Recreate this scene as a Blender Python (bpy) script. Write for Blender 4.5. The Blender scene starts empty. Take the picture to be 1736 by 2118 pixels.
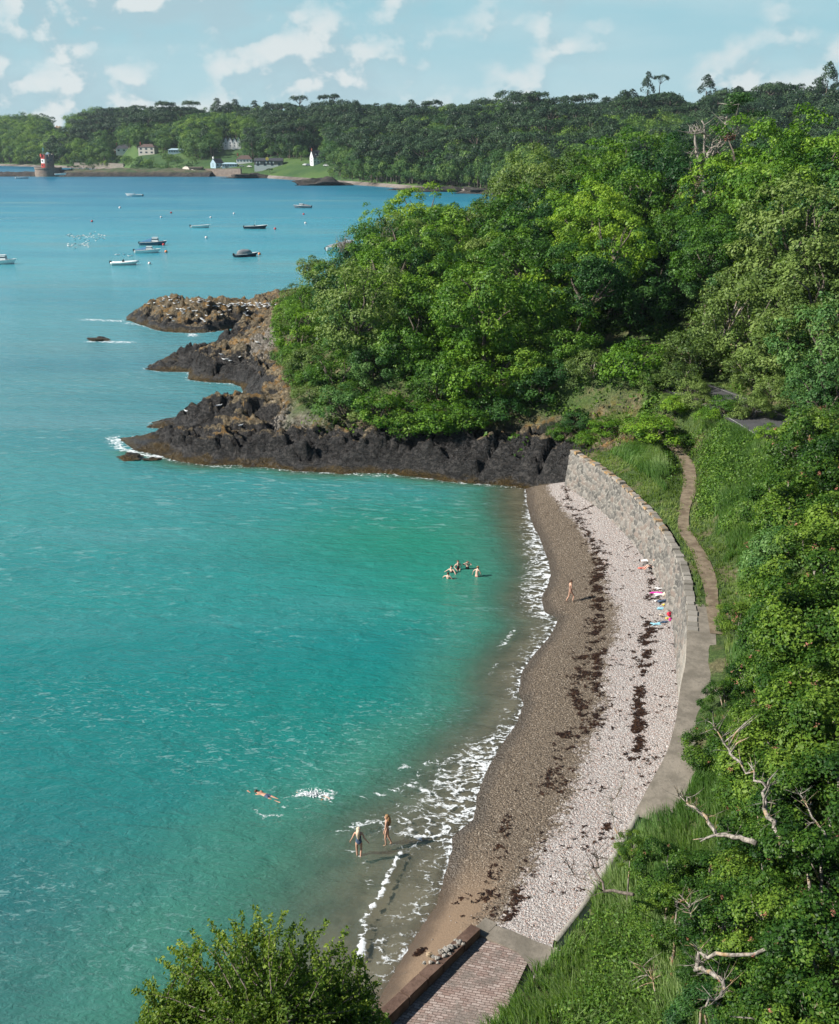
import bpy, math, random
import numpy as np
from mathutils import Vector, Matrix
from mathutils.bvhtree import BVHTree

S = bpy.context.scene
COL = S.collection
R_ = math.radians

# ------------------------------------------------------------------ camera
FPX, CXP, CYP, CAMH = 2271.0, 868.0, 1059.0, 31.0
PITCH = math.atan((1059 - 280) / FPX)
cam = bpy.data.cameras.new('camera')
camo = bpy.data.objects.new('camera', cam)
COL.objects.link(camo)
camo.location = (0, 0, CAMH)
camo.rotation_euler = (math.pi / 2 - PITCH, 0, 0)
cam.sensor_fit = 'VERTICAL'
cam.sensor_height = 24.0
cam.sensor_width = 24.0
cam.lens = FPX / 2118.0 * 24.0
cam.clip_start = 0.1
cam.clip_end = 20000
S.camera = camo

# ------------------------------------------------------------------ world, sun, exposure
HAZE = 0.00006
SUN_EL, SUN_AZ = R_(37), R_(-100)          # azimuth measured from +Y towards +X
SUN_DIR = Vector((math.sin(SUN_AZ) * math.cos(SUN_EL), math.cos(SUN_AZ) * math.cos(SUN_EL), math.sin(SUN_EL)))
S.view_settings.view_transform = 'Standard'
S.view_settings.look = 'None'
S.view_settings.gamma = 1
S.view_settings.exposure = 0.68
S.render.engine = 'CYCLES'
cy = S.cycles
cy.max_bounces = 6; cy.diffuse_bounces = 1; cy.glossy_bounces = 2; cy.transmission_bounces = 3
cy.transparent_max_bounces = 8; cy.volume_bounces = 0
cy.caustics_reflective = False; cy.caustics_refractive = False
cy.use_adaptive_sampling = True; cy.adaptive_threshold = 0.015
cy.use_denoising = True


class NT:
    """tiny node-tree builder"""
    def __init__(s, tree):
        s.t = tree; tree.nodes.clear()
    def n(s, typ, props=None, **inp):
        nd = s.t.nodes.new(typ)
        for k, v in (props or {}).items():
            setattr(nd, k, v)
        for k, v in inp.items():
            s.set(nd, k, v)
        return nd
    def set(s, nd, k, v):
        if k.startswith('i') and k[1:].isdigit():
            sock = nd.inputs[int(k[1:])]
        else:
            sock = nd.inputs[k.replace('_', ' ')]
        if isinstance(v, bpy.types.NodeSocket):
            s.t.links.new(v, sock)
        elif isinstance(v, bpy.types.Node):
            s.t.links.new(v.outputs[0], sock)
        else:
            if sock.type == 'RGBA' and len(v) == 3:
                v = (*v, 1)
            sock.default_value = v
    def math(s, op, a, b=0.0, c=0.0, clamp=False):
        nd = s.n('ShaderNodeMath', dict(operation=op, use_clamp=clamp), i0=a, i1=b)
        if op in ('MULTIPLY_ADD', 'SMOOTH_MIN', 'COMPARE'):
            s.set(nd, 'i2', c)
        return nd.outputs[0]
    def mapr(s, v, a, b, c=0.0, d=1.0, smooth=True):
        nd = s.n('ShaderNodeMapRange', dict(interpolation_type='SMOOTHSTEP' if smooth else 'LINEAR'))
        for k, x in zip(('Value', 'From Min', 'From Max', 'To Min', 'To Max'), (v, a, b, c, d)):
            if isinstance(x, (bpy.types.NodeSocket, bpy.types.Node)):
                s.set(nd, k, x)
            else:
                nd.inputs[k].default_value = x
        return nd.outputs['Result']
    def mix(s, f, a, b, typ='MIX'):
        nd = s.n('ShaderNodeMix', dict(data_type='RGBA', blend_type=typ))
        for i, x in ((0, f), (6, a), (7, b)):
            s.set(nd, 'i%d' % i, x)
        return nd.outputs[2]
    def noise(s, vec, scale, detail=3.0, rough=0.55, dist=0.0, out=0):
        nd = s.n('ShaderNodeTexNoise', Scale=scale, Detail=detail, Roughness=rough, Distortion=dist)
        if vec is not None:
            s.set(nd, 'Vector', vec)
        return nd.outputs[out]
    def voro(s, vec, scale, feature='F1', out=0, rnd=1.0):
        nd = s.n('ShaderNodeTexVoronoi', dict(feature=feature), Scale=scale, Randomness=rnd)
        if vec is not None:
            s.set(nd, 'Vector', vec)
        return nd.outputs[out]
    def ramp(s, v, stops, mode='LINEAR'):
        nd = s.n('ShaderNodeValToRGB', i0=v)
        cr = nd.color_ramp; cr.interpolation = mode
        while len(cr.elements) < len(stops):
            cr.elements.new(0.5)
        for e, (p, c) in zip(cr.elements, stops):
            e.position = p; e.color = (*c, 1)
        return nd.outputs[0]
    def vmul(s, v, sc):
        return s.n('ShaderNodeVectorMath', dict(operation='MULTIPLY'), i0=v, i1=sc).outputs[0]
    def vadd(s, v, sc):
        return s.n('ShaderNodeVectorMath', dict(operation='ADD'), i0=v, i1=sc).outputs[0]
    def attr(s, name, out='Fac'):
        return s.n('ShaderNodeAttribute', dict(attribute_name=name)).outputs[out]
    def pos(s):
        return s.n('ShaderNodeNewGeometry').outputs['Position']
    def xyz(s, v):
        return s.n('ShaderNodeSeparateXYZ', i0=v).outputs
    def bump(s, h, strength=0.5, dist=0.05, normal=None):
        nd = s.n('ShaderNodeBump', Height=h, Strength=strength, Distance=dist)
        if normal is not None:
            s.set(nd, 'Normal', normal)
        return nd.outputs[0]


def world():
    w = bpy.data.worlds.new('World'); S.world = w; w.use_nodes = True
    t = NT(w.node_tree)
    sky = t.n('ShaderNodeTexSky', dict(sky_type='NISHITA', sun_disc=False, sun_elevation=SUN_EL,
              sun_rotation=SUN_AZ, altitude=30, air_density=1.0, dust_density=0.6, ozone_density=1.6))
    d = t.n('ShaderNodeTexCoord').outputs['Generated']
    x, y, z = t.xyz(d)[0:3]
    az = t.math('ARCTAN2', x, y)
    el = t.math('ARCSINE', z)
    # the low air near the horizon: photographic sky is a soft cyan, the Nishita horizon is too white
    tint = t.mix(t.mapr(el, 0.0, 0.35), (0.50, 0.80, 1.0), (0.80, 0.95, 1.0))
    base = t.mix(1.0, sky.outputs[0], tint, 'MULTIPLY')
    low = t.mix(t.mapr(el, 0.0, 0.11), (5.7, 8.1, 8.8), (4.1, 7.2, 8.2))      # moist sea air low down
    base = t.mix(t.mapr(el, 0.10, 0.30, 0.92, 0.0), base, low)
    def P3(ka, ke, z0, dx=0.0, dy=0.0):
        return t.n('ShaderNodeCombineXYZ', X=t.math('MULTIPLY', t.math('ADD', az, dx), ka), Y=t.math('MULTIPLY', t.math('ADD', el, dy), ke), Z=z0).outputs[0]
    def cov(dx, dy):
        big = t.noise(P3(7.0, 17.0, 2.3, dx, dy), 1.0, 2.0, 0.5)
        puff = t.noise(P3(25.0, 33.0, 5.7, dx, dy), 1.0, 5.0, 0.52, 0.1)
        v = t.math('MULTIPLY_ADD', big, 0.75, t.math('MULTIPLY', puff, 0.50))
        return t.math('ADD', v, t.mapr(az, -0.36, 0.36, 0.055, -0.085, False))
    c0 = cov(0.0, 0.0); c1 = cov(-0.010, 0.011)
    m = t.mapr(c0, 0.505, 0.715)
    lit = t.mapr(t.math('SUBTRACT', c0, c1), -0.020, 0.055)
    ccol = t.mix(lit, (4.7, 6.6, 7.4), (9.2, 9.5, 9.4))
    veil = t.mapr(t.noise(P3(4.0, 22.0, 9.1), 1.0, 4.0), 0.38, 0.75, 0.0, 0.40)
    base2 = t.mix(t.math('MULTIPLY', veil, t.mapr(el, 0.10, 0.2, 1, 0)), base, (6.9, 8.5, 8.9))
    fin = t.mix(t.math('MULTIPLY', m, 0.80), base2, ccol)
    fin = t.mix(t.mapr(el, 0.14, 0.35), fin, base)
    bg = t.n('ShaderNodeBackground', Color=fin, Strength=0.055)
    o = t.n('ShaderNodeOutputWorld', Surface=bg)
world()

sun = bpy.data.lights.new('sun', 'SUN'); sun.energy = 5.0; sun.angle = R_(0.53); sun.color = (1.0, 0.95, 0.87)
so = bpy.data.objects.new('sun', sun); COL.objects.link(so)
so.rotation_euler = (-SUN_DIR).to_track_quat('-Z', 'Y').to_euler()

# ------------------------------------------------------------------ projection helpers (P pixels: 1736 x 2118 overview of the photograph)
def ray(u, v):
    x = (u - CXP) / FPX; y = (CYP - v) / FPX
    return np.array([x, math.cos(PITCH) + y * math.sin(PITCH), -math.sin(PITCH) + y * math.cos(PITCH)])
def g(u, v, z=0.0):
    d = ray(u, v); t = (z - CAMH) / d[2]
    return (d[0] * t, d[1] * t)
def atD(u, v, D):
    """point on the sight line at horizontal distance y = D"""
    d = ray(u, v); t = D / d[1]
    return (d[0] * t, D, CAMH + d[2] * t)
def proj(X, Y, Z):
    dz = Z - CAMH
    f = Y * math.cos(PITCH) - dz * math.sin(PITCH); uu = Y * math.sin(PITCH) + dz * math.cos(PITCH)
    return CXP + FPX * X / f, CYP - FPX * uu / f
def c4(x, y): return ((300 + x / 1.736) / 1.394, (820 + y / 1.736) / 1.394)
def c5(x, y): return ((1200 + x / 1.423) / 1.394, (1000 + y / 1.423) / 1.394)
def c6(x, y): return ((1200 + x / 1.929) / 1.394, (1550 + y / 1.929) / 1.394)
def c7(x, y): return ((600 + x / 1.736) / 1.394, (2150 + y / 1.736) / 1.394)
def c8(x, y): return ((1500 + x / 1.887) / 1.394, (2100 + y / 1.887) / 1.394)

# ------------------------------------------------------------------ numpy noise
def _h(ix, iy, s):
    n = (ix.astype(np.int64) * 374761393 + iy.astype(np.int64) * 668265263 + s * 1442695041) & 0xffffffff
    n = ((n ^ (n >> 13)) * 1274126177) & 0xffffffff
    return ((n ^ (n >> 16)) & 0xffffff) / float(0xffffff)
def vn(x, y, s=0):
    x = np.asarray(x, float); y = np.asarray(y, float)
    ix = np.floor(x); iy = np.floor(y); fx = x - ix; fy = y - iy
    fx = fx * fx * fx * (fx * (fx * 6 - 15) + 10); fy = fy * fy * fy * (fy * (fy * 6 - 15) + 10)
    a = _h(ix, iy, s); b = _h(ix + 1, iy, s); c = _h(ix, iy + 1, s); d = _h(ix + 1, iy + 1, s)
    return (a * (1 - fx) + b * fx) * (1 - fy) + (c * (1 - fx) + d * fx) * fy
def fbm(x, y, o=4, s=0, gain=0.5):
    r = 0; a = 1; t = 0
    for i in range(o):
        r = r + a * vn(x, y, s + i); t += a; a *= gain
        x, y = x * 1.93 * 0.8 - y * 1.93 * 0.6 + 17.3, x * 1.93 * 0.6 + y * 1.93 * 0.8 + 5.1
    return r / t
def ridged(x, y, o=4, s=0):
    r = 0; a = 1; t = 0
    for i in range(o):
        r = r + a * (1 - np.abs(2 * vn(x, y, s + i) - 1)); t += a; a *= 0.5
        x, y = x * 2.07 * 0.8 - y * 2.07 * 0.6 + 7.3, x * 2.07 * 0.6 + y * 2.07 * 0.8 + 15.1
    return r / t
def worley(x, y, s=0):
    ix = np.floor(x); iy = np.floor(y)
    f1 = np.full(x.shape, 9.0); f2 = np.full(x.shape, 9.0); idv = np.zeros(x.shape); tl = np.zeros(x.shape)
    for dx in (-1, 0, 1):
        for dy in (-1, 0, 1):
            jx = ix + dx; jy = iy + dy
            px = jx + _h(jx, jy, s + 11); py = jy + _h(jx, jy, s + 23)
            d = np.hypot(x - px, y - py)
            new = d < f1
            f2 = np.where(new, f1, np.minimum(f2, d)); idv = np.where(new, _h(jx, jy, s + 37), idv)
            an = 6.283 * _h(jx, jy, s + 51); tl = np.where(new, (x - px) * np.cos(an) + (y - py) * np.sin(an), tl)
            f1 = np.where(new, d, f1)
    worley.tilt = tl
    return f1, f2, idv
def sstep(a, b, x):
    t = np.clip((x - a) / (b - a), 0, 1); return t * t * (3 - 2 * t)
def pdist(x, y, pl):
    """distance to polyline"""
    pl = np.asarray(pl, float)[:, :2]; d = np.full(np.shape(x), 1e9)
    for (ax, ay), (bx, by) in zip(pl[:-1], pl[1:]):
        vx, vy = bx - ax, by - ay; L = vx * vx + vy * vy + 1e-12
        t = np.clip(((x - ax) * vx + (y - ay) * vy) / L, 0, 1)
        d = np.minimum(d, np.hypot(x - ax - t * vx, y - ay - t * vy))
    return d
def inside(x, y, pg):
    pg = np.asarray(pg, float); r = np.zeros(np.shape(x), bool); n = len(pg)
    for i in range(n):
        ax, ay = pg[i]; bx, by = pg[(i + 1) % n]
        c = ((ay > y) != (by > y))
        with np.errstate(divide='ignore', invalid='ignore'):
            xi = (bx - ax) * (y - ay) / ((by - ay) if by != ay else 1e-9) + ax
        r ^= (c & (x < xi))
    return r

# ------------------------------------------------------------------ mesh helpers
def mesh_np(name, verts, faces, smooth=False):
    """verts (n,3), faces (m,k)"""
    me = bpy.data.meshes.new(name)
    verts = np.asarray(verts, np.float32); faces = np.asarray(faces, np.int32)
    me.vertices.add(len(verts)); me.vertices.foreach_set('co', verts.ravel())
    k = faces.shape[1]; m = len(faces)
    me.loops.add(m * k); me.loops.foreach_set('vertex_index', faces.ravel())
    me.polygons.add(m); me.polygons.foreach_set('loop_start', np.arange(0, m * k, k, dtype=np.int32))
    me.polygons.foreach_set('loop_total', np.full(m, k, np.int32))
    me.polygons.foreach_set('use_smooth', np.full(m, smooth, bool))
    me.update(calc_edges=True)
    return me
def fattr(me, name, vals):
    a = me.attributes.new(name, 'FLOAT', 'POINT'); a.data.foreach_set('value', np.asarray(vals, np.float32).ravel())
def obj(name, me, mat=None, parent=None, loc=None, rot=None, scale=None):
    o = bpy.data.objects.new(name, me); COL.objects.link(o)
    if mat is not None and me is not None:
        if not me.materials: me.materials.append(mat)
    if parent is not None: o.parent = parent
    if loc is not None: o.location = loc
    if rot is not None: o.rotation_euler = rot
    if scale is not None: o.scale = scale
    return o
def tag(o, label=None, cat=None, group=None, kind=None):
    if label: o['label'] = label
    if cat: o['category'] = cat
    if group: o['group'] = group
    if kind: o['kind'] = kind
    return o
def empty(name, loc, label, cat, group=None, rz=0.0, scale=1.0):
    o = bpy.data.objects.new(name, None); COL.objects.link(o)
    o.location = loc; o.rotation_euler = (0, 0, rz); o.scale = (scale,) * 3
    o.empty_display_size = 0.2
    return tag(o, label, cat, group)
def copy_tree(src, loc, rz=0.0, scale=None, label=None, group=None):
    r = src.copy(); COL.objects.link(r); r.location = loc; r.rotation_euler = (0, 0, rz)
    if scale: r.scale = (scale,) * 3
    if label: r['label'] = label
    if group: r['group'] = group
    for ch in list(src.children):
        c = ch.copy(); COL.objects.link(c); c.parent = r
        for gch in list(ch.children):
            d = gch.copy(); COL.objects.link(d); d.parent = c
    return r


class MB:
    """collects simple solids into one mesh"""
    def __init__(s): s.v = []; s.f = []
    def add(s, vs, fs):
        b = len(s.v); s.v += [tuple(map(float, p)) for p in vs]; s.f += [tuple(b + i for i in f) for f in fs]; return s
    def box(s, c, d, rz=0.0, taper=1.0):
        x, y, z = c; a, b, h = d[0] / 2, d[1] / 2, d[2] / 2; co, si = math.cos(rz), math.sin(rz)
        vs = []
        for k, q in ((-1, 1.0), (1, taper)):
            for i, j in ((-1, -1), (1, -1), (1, 1), (-1, 1)):
                px, py = i * a * q, j * b * q
                vs.append((x + px * co - py * si, y + px * si + py * co, z + k * h))
        return s.add(vs, [(0, 3, 2, 1), (4, 5, 6, 7), (0, 1, 5, 4), (1, 2, 6, 5), (2, 3, 7, 6), (3, 0, 4, 7)])
    def tube(s, pts, rad, n=8, cap=True):
        pts = [Vector(p) for p in pts]
        if not hasattr(rad, '__len__'): rad = [rad] * len(pts)
        rings = []; b = len(s.v); ref = Vector((0.13, 0.27, 1)).normalized()
        for i, p in enumerate(pts):
            t = (pts[min(i + 1, len(pts) - 1)] - pts[max(i - 1, 0)]).normalized()
            r0 = ref if abs(t.dot(ref)) < 0.95 else Vector((1, 0, 0))
            a = t.cross(r0).normalized(); c = t.cross(a)
            for k in range(n):
                an = 2 * math.pi * k / n; s.v.append(tuple(p + (a * math.cos(an) + c * math.sin(an)) * rad[i]))
        for i in range(len(pts) - 1):
            for k in range(n):
                k2 = (k + 1) % n
                s.f.append((b + i * n + k, b + i * n + k2, b + (i + 1) * n + k2, b + (i + 1) * n + k))
        if cap:
            s.f.append(tuple(b + k for k in range(n))[::-1]); e = b + (len(pts) - 1) * n
            s.f.append(tuple(e + k for k in range(n)))
        return s
    def lathe(s, prof, c=(0, 0, 0), n=20):
        b = len(s.v)
        for r, z in prof:
            for k in range(n):
                a = 2 * math.pi * k / n; s.v.append((c[0] + r * math.cos(a), c[1] + r * math.sin(a), c[2] + z))
        for i in range(len(prof) - 1):
            for k in range(n):
                k2 = (k + 1) % n; s.f.append((b + i * n + k, b + i * n + k2, b + (i + 1) * n + k2, b + (i + 1) * n + k))
        s.f.append(tuple(b + k for k in range(n))[::-1]); e = b + (len(prof) - 1) * n
        s.f.append(tuple(e + k for k in range(n)))
        return s
    def blob(s, c, r, seed=0, amp=0.25, n=10, m=7):
        """lumpy closed ellipsoid"""
        rr = np.random.RandomState(seed); ph = rr.rand(6) * 6.28; b = len(s.v)
        for i in range(1, m):
            th = math.pi * i / m
            for k in range(n):
                a = 2 * math.pi * k / n
                q = 1 + amp * (math.sin(2 * a + ph[0]) * math.sin(th * 2 + ph[1]) + 0.6 * math.sin(3 * a + ph[2] + th * 3) + 0.4 * math.sin(5 * th + ph[3]))
                s.v.append((c[0] + r[0] * q * math.sin(th) * math.cos(a), c[1] + r[1] * q * math.sin(th) * math.sin(a), c[2] + r[2] * q * math.cos(th)))
        top = len(s.v); s.v.append((c[0], c[1], c[2] + r[2])); s.v.append((c[0], c[1], c[2] - r[2]))
        for i in range(m - 2):
            for k in range(n):
                k2 = (k + 1) % n; s.f.append((b + i * n + k, b + (i + 1) * n + k, b + (i + 1) * n + k2, b + i * n + k2))
        for k in range(n):
            k2 = (k + 1) % n; s.f.append((top, b + k, b + k2)); e = b + (m - 2) * n; s.f.append((top + 1, e + k2, e + k))
        return s
    def mesh(s, name='m', smooth=False):
        me = bpy.data.meshes.new(name); me.from_pydata(s.v, [], s.f); me.update()
        if smooth: me.polygons.foreach_set('use_smooth', [True] * len(me.polygons))
        return me
    def build(s, name, mat, parent=None, smooth=False, **k):
        return obj(name, s.mesh(name, smooth), mat, parent, **k)

# ------------------------------------------------------------------ materials
M = {}
def mat(name):
    m = bpy.data.materials.new(name); m.use_nodes = True; M[name] = m
    return m, NT(m.node_tree)
def out(t, sh): t.n('ShaderNodeOutputMaterial', Surface=sh)

def simple(name, col, rough=0.6, var=0.12, scale=6.0, metal=0.0, spec=0.4, bump=0.0):
    m, t = mat(name)
    nz = t.noise(t.n('ShaderNodeTexCoord').outputs['Object'], scale, 4.0, 0.6)
    c = t.mix(t.mapr(nz, 0.3, 0.7), tuple(x * (1 - var) for x in col), tuple(min(1, x * (1 + var)) for x in col))
    b = t.n('ShaderNodeBsdfPrincipled', Base_Color=c, Roughness=rough, Metallic=metal)
    b.inputs['Specular IOR Level'].default_value = spec
    if bump: t.set(b, 'Normal', t.bump(nz, bump, 0.02))
    out(t, b); return m

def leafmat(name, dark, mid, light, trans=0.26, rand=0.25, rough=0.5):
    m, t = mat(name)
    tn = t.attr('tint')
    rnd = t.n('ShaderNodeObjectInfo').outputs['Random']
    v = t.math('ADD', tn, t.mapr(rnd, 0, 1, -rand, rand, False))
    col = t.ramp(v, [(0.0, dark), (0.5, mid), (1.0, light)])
    d = t.n('ShaderNodeBsdfPrincipled', Base_Color=col, Roughness=rough)
    d.inputs['Specular IOR Level'].default_value = 0.22
    tc = t.mix(1.0, col, (1.15, 1.35, 0.45), 'MULTIPLY')
    tr = t.n('ShaderNodeBsdfTranslucent', Color=tc)
    out(t, t.n('ShaderNodeMixShader', i0=trans, i1=d.outputs[0], i2=tr.outputs[0]))
    return m

leafmat('leaf_sycamore', (0.016, 0.058, 0.008), (0.07, 0.165, 0.018), (0.195, 0.315, 0.034))
leafmat('leaf_yellow', (0.036, 0.1, 0.01), (0.125, 0.25, 0.02), (0.26, 0.385, 0.034))
leafmat('leaf_olive', (0.045, 0.085, 0.02), (0.125, 0.19, 0.042), (0.225, 0.3, 0.08))
leafmat('leaf_dark', (0.008, 0.036, 0.01), (0.026, 0.085, 0.018), (0.07, 0.16, 0.03), trans=0.2)  # evergreen leaf colour, also used as painted shade in the headland gap
leafmat('leaf_bluegreen', (0.018, 0.062, 0.018), (0.062, 0.15, 0.038), (0.15, 0.265, 0.07))
leafmat('leaf_near', (0.01, 0.042, 0.006), (0.046, 0.112, 0.012), (0.17, 0.262, 0.03))
leafmat('leaf_elm', (0.03, .068, .010), (.085, .15, .016), (.24, .31, .040), trans=0.35)
leafmat('leaf_brown', (0.05, 0.04, 0.02), (0.10, 0.085, 0.045), (0.16, 0.14, 0.07), trans=0.15)
leafmat('leaf_far', (0.020, 0.060, 0.020), (0.056, 0.135, 0.038), (0.145, 0.235, 0.058), rand=0.5, trans=0.25)
leafmat('leaf_far_pine', (0.014, 0.038, 0.018), (0.03, 0.064, 0.026), (0.055, 0.1, 0.036), rand=0.3, trans=0.1)
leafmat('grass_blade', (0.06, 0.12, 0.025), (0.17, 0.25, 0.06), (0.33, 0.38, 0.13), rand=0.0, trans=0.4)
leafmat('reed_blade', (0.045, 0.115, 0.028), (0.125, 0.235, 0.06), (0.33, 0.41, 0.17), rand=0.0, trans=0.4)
leafmat('bramble_leaf', (0.025, 0.065, 0.01), (0.08, 0.165, 0.022), (0.18, 0.28, 0.04), rand=0.0)
leafmat('seaweed_frond', (0.012, 0.007, 0.005), (0.030, 0.015, 0.010), (0.075, 0.040, 0.022), rand=0.0, trans=0.0, rough=0.35)
simple('red_flower', (0.30, 0.12, 0.075))

def m_bark(name, a, b, lichen=(0.45, 0.25, 0.05), lf=0.0):
    m, t = mat(name)
    p = t.pos()
    nz = t.noise(t.vmul(p, (3.0, 3.0, 1.2)), 3.0, 5.0, 0.65)
    c = t.mix(t.mapr(nz, 0.35, 0.65), a, b)
    if lf: c = t.mix(t.math('MULTIPLY', t.mapr(t.noise(p, 1.6, 3.0), 0.52, 0.62), lf), c, lichen)
    bs = t.n('ShaderNodeBsdfPrincipled', Base_Color=c, Roughness=0.9, Normal=t.bump(nz, 0.6, 0.03)); out(t, bs)
    return m
m_bark('bark', (0.06, 0.045, 0.035), (0.17, 0.14, 0.11))
m_bark('pale_bark', (0.10, 0.085, 0.07), (0.36, 0.32, 0.27), lf=0.35)
m_bark('dead_wood', (0.20, 0.17, 0.145), (0.42, 0.37, 0.32))

def m_ground():
    m, t = mat('ground_earth')
    p = t.pos(); z = t.xyz(p)[2]
    n1 = t.noise(p, 0.35, 5.0, 0.6); n2 = t.noise(p, 5.0, 4.0, 0.7)
    grass = t.mix(t.mapr(n2, 0.3, 0.7), (0.035, 0.070, 0.016), (0.10, 0.16, 0.035))
    dry = t.mix(t.mapr(n2, 0.35, 0.65), (0.11, 0.10, 0.045), (0.22, 0.20, 0.10))
    c = t.mix(t.mapr(n1, 0.50, 0.64), grass, dry)
    # the rock of the shore, chosen by the height and the vertex value 'rock'
    rk = t.attr('rock')
    nb = t.noise(t.vmul(p, (1, 1, 1.6)), 0.45, 6.0, 0.62)
    nf = t.noise(p, 3.2, 6.0, 0.70)
    nv = t.noise(p, 14.0, 3.0, 0.7)
    black = t.mix(t.mapr(nf, 0.35, 0.75), (0.013, 0.013, 0.014), (0.085, 0.077, 0.070))
    black = t.mix(t.mapr(nv, 0.50, 0.70, 0, 0.6), black, (0.13, 0.12, 0.11))
    vc = t.math('ABSOLUTE', t.math('SUBTRACT', t.noise(t.vmul(p, (1.0, 0.6, 2.4)), 0.8, 5.0, 0.6, 1.2), 0.5))
    black = t.mix(t.mapr(vc, 0.0, 0.022, 0.9, 0.0), black, (0.004, 0.004, 0.004))
    pale = t.mix(t.mapr(nf, 0.32, 0.68), (0.13, 0.11, 0.085), (0.40, 0.36, 0.31))
    ochre = t.mix(t.mapr(nf, 0.35, 0.70), (0.10, 0.08, 0.050), (0.34, 0.265, 0.16))
    ochre = t.mix(t.mapr(t.noise(p, 0.9, 3.0), 0.52, 0.62, 0, 0.8), ochre, (0.30, 0.17, 0.05))
    hz = t.math('ADD', z, t.math('MULTIPLY_ADD', nb, 2.4, t.math('MULTIPLY', nf, 1.6)))
    up = t.xyz(t.n('ShaderNodeNewGeometry').outputs['Normal'])[2]
    hz = t.math('ADD', hz, t.mapr(up, 0.35, 0.95, -1.3, 0.45, False))
    hz = t.math('ADD', hz, t.attr('dry'))
    rock = t.mix(t.mapr(hz, 4.85, 5.7), black, ochre)
    rock = t.mix(t.mapr(t.math('MULTIPLY_ADD', t.attr('pale'), 1.0, t.math('MULTIPLY', t.math('SUBTRACT', nf, 0.5), 1.6)), 0.55, 0.75), rock, pale)
    guano = t.math('MULTIPLY', t.mapr(t.noise(p, 2.1, 5.0, 0.75), 0.60, 0.66), t.mapr(hz, 5.6, 6.4, 0, 0.7))
    rock = t.mix(guano, rock, (0.50, 0.47, 0.43))
    weed = t.mapr(t.math('ADD', z, t.math('MULTIPLY_ADD', nf, 0.9, t.math('MULTIPLY', t.math('SUBTRACT', nb, 0.5), 2.6))), 0.60, 1.15, 1.0, 0.0)
    rock = t.mix(weed, rock, t.mix(t.mapr(nv, 0.35, 0.65), (0.028, 0.020, 0.008), (0.125, 0.080, 0.022)))
    c = t.mix(rk, c, rock)
    hgt = t.math('MULTIPLY_ADD', nf, 1.0, t.math('MULTIPLY', nv, 0.35))
    hgt = t.math('MULTIPLY_ADD', t.mapr(vc, 0.0, 0.05, 0.0, 1.0), t.math('MULTIPLY', rk, 0.45), hgt)
    b = t.n('ShaderNodeBsdfPrincipled', Base_Color=c, Roughness=t.mapr(z, 0.1, 1.2, 0.35, 0.85), Normal=t.bump(hgt, 1.0, 0.40))
    b.inputs['Specular IOR Level'].default_value = 0.35
    out(t, b)
m_ground()

def m_beach():
    m, t = mat('beach_pebbles')
    p = t.pos(); d = t.attr('inland'); f = t.attr('across')      # metres from the waterline, 0..1 from water to wall
    pv = t.vmul(p, (1, 1, 0.2))
    cell = t.n('ShaderNodeTexVoronoi', dict(feature='F1'), Scale=21.0, Vector=pv)
    big = t.n('ShaderNodeTexVoronoi', dict(feature='F1'), Scale=8.0, Vector=pv)
    r1 = t.xyz(cell.outputs['Color'])[0]; r2 = t.xyz(cell.outputs['Color'])[1]; r3 = t.xyz(big.outputs['Color'])[0]
    nz = t.noise(p, 0.9, 4.0, 0.6)
    fine = t.noise(p, 30.0, 2.0, 0.7)
    pale = t.ramp(r1, [(0.0, (0.20, 0.185, 0.17)), (0.22, (0.28, 0.232, 0.216)), (0.6, (0.37, 0.342, 0.320)), (0.88, (0.46, 0.435, 0.41)), (1.0, (0.60, 0.58, 0.56))])
    pale = t.mix(t.mapr(r2, 0.80, 0.92, 0, 0.55), pale, (0.40, 0.21, 0.14))
    brown = t.ramp(r1, [(0.0, (0.045, 0.033, 0.022)), (0.4, (0.105, 0.077, 0.052)), (0.80, (0.175, 0.132, 0.090)), (0.95, (0.25, 0.205, 0.15)), (1.0, (0.42, 0.36, 0.29))])
    sand = t.mix(t.mapr(fine, 0.3, 0.7), (0.15, 0.10, 0.062), (0.235, 0.165, 0.105))
    edge = t.math('ADD', f, t.math('MULTIPLY', t.math('SUBTRACT', nz, 0.5), 0.22))
    edge = t.math('ADD', edge, t.math('MULTIPLY', t.math('SUBTRACT', r3, 0.5), 0.10))
    c = t.mix(t.mapr(edge, 0.47, 0.56), brown, pale)
    y = t.xyz(p)[1]
    sn = t.math('MULTIPLY', t.mapr(y, 37.0, 43.0, 1.0, 0.0), t.mapr(edge, 0.28, 0.44, 1.0, 0.0))
    c = t.mix(sn, c, sand)
    wet = t.mapr(t.math('ADD', d, t.math('MULTIPLY', t.math('SUBTRACT', nz, 0.5), 0.9)), 0.15, 0.95, 1.0, 0.0)
    c = t.mix(t.math('MULTIPLY', wet, 0.62), c, (0.040, 0.030, 0.021))
    under = t.mapr(d, -0.6, 0.05, 1.0, 0.0)
    sea = t.mix(t.mapr(t.noise(p, 0.5, 5.0, 0.65), 0.4, 0.62), (0.165, 0.140, 0.100), (0.105, 0.090, 0.064))
    c = t.mix(under, c, sea)
    hgt = t.math('SUBTRACT', 1.0, cell.outputs['Distance'])
    hgt = t.math('MULTIPLY_ADD', big.outputs['Distance'], -1.4, hgt)
    b = t.n('ShaderNodeBsdfPrincipled', Base_Color=c, Roughness=t.mapr(wet, 0, 1, 0.85, 0.32, False), Normal=t.bump(hgt, t.math('MULTIPLY', t.mapr(sn, 0, 1, 0.9, 0.15, False), t.mapr(under, 0, 1, 1.0, 0.12)), 0.06))
    out(t, b)
m_beach()

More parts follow.
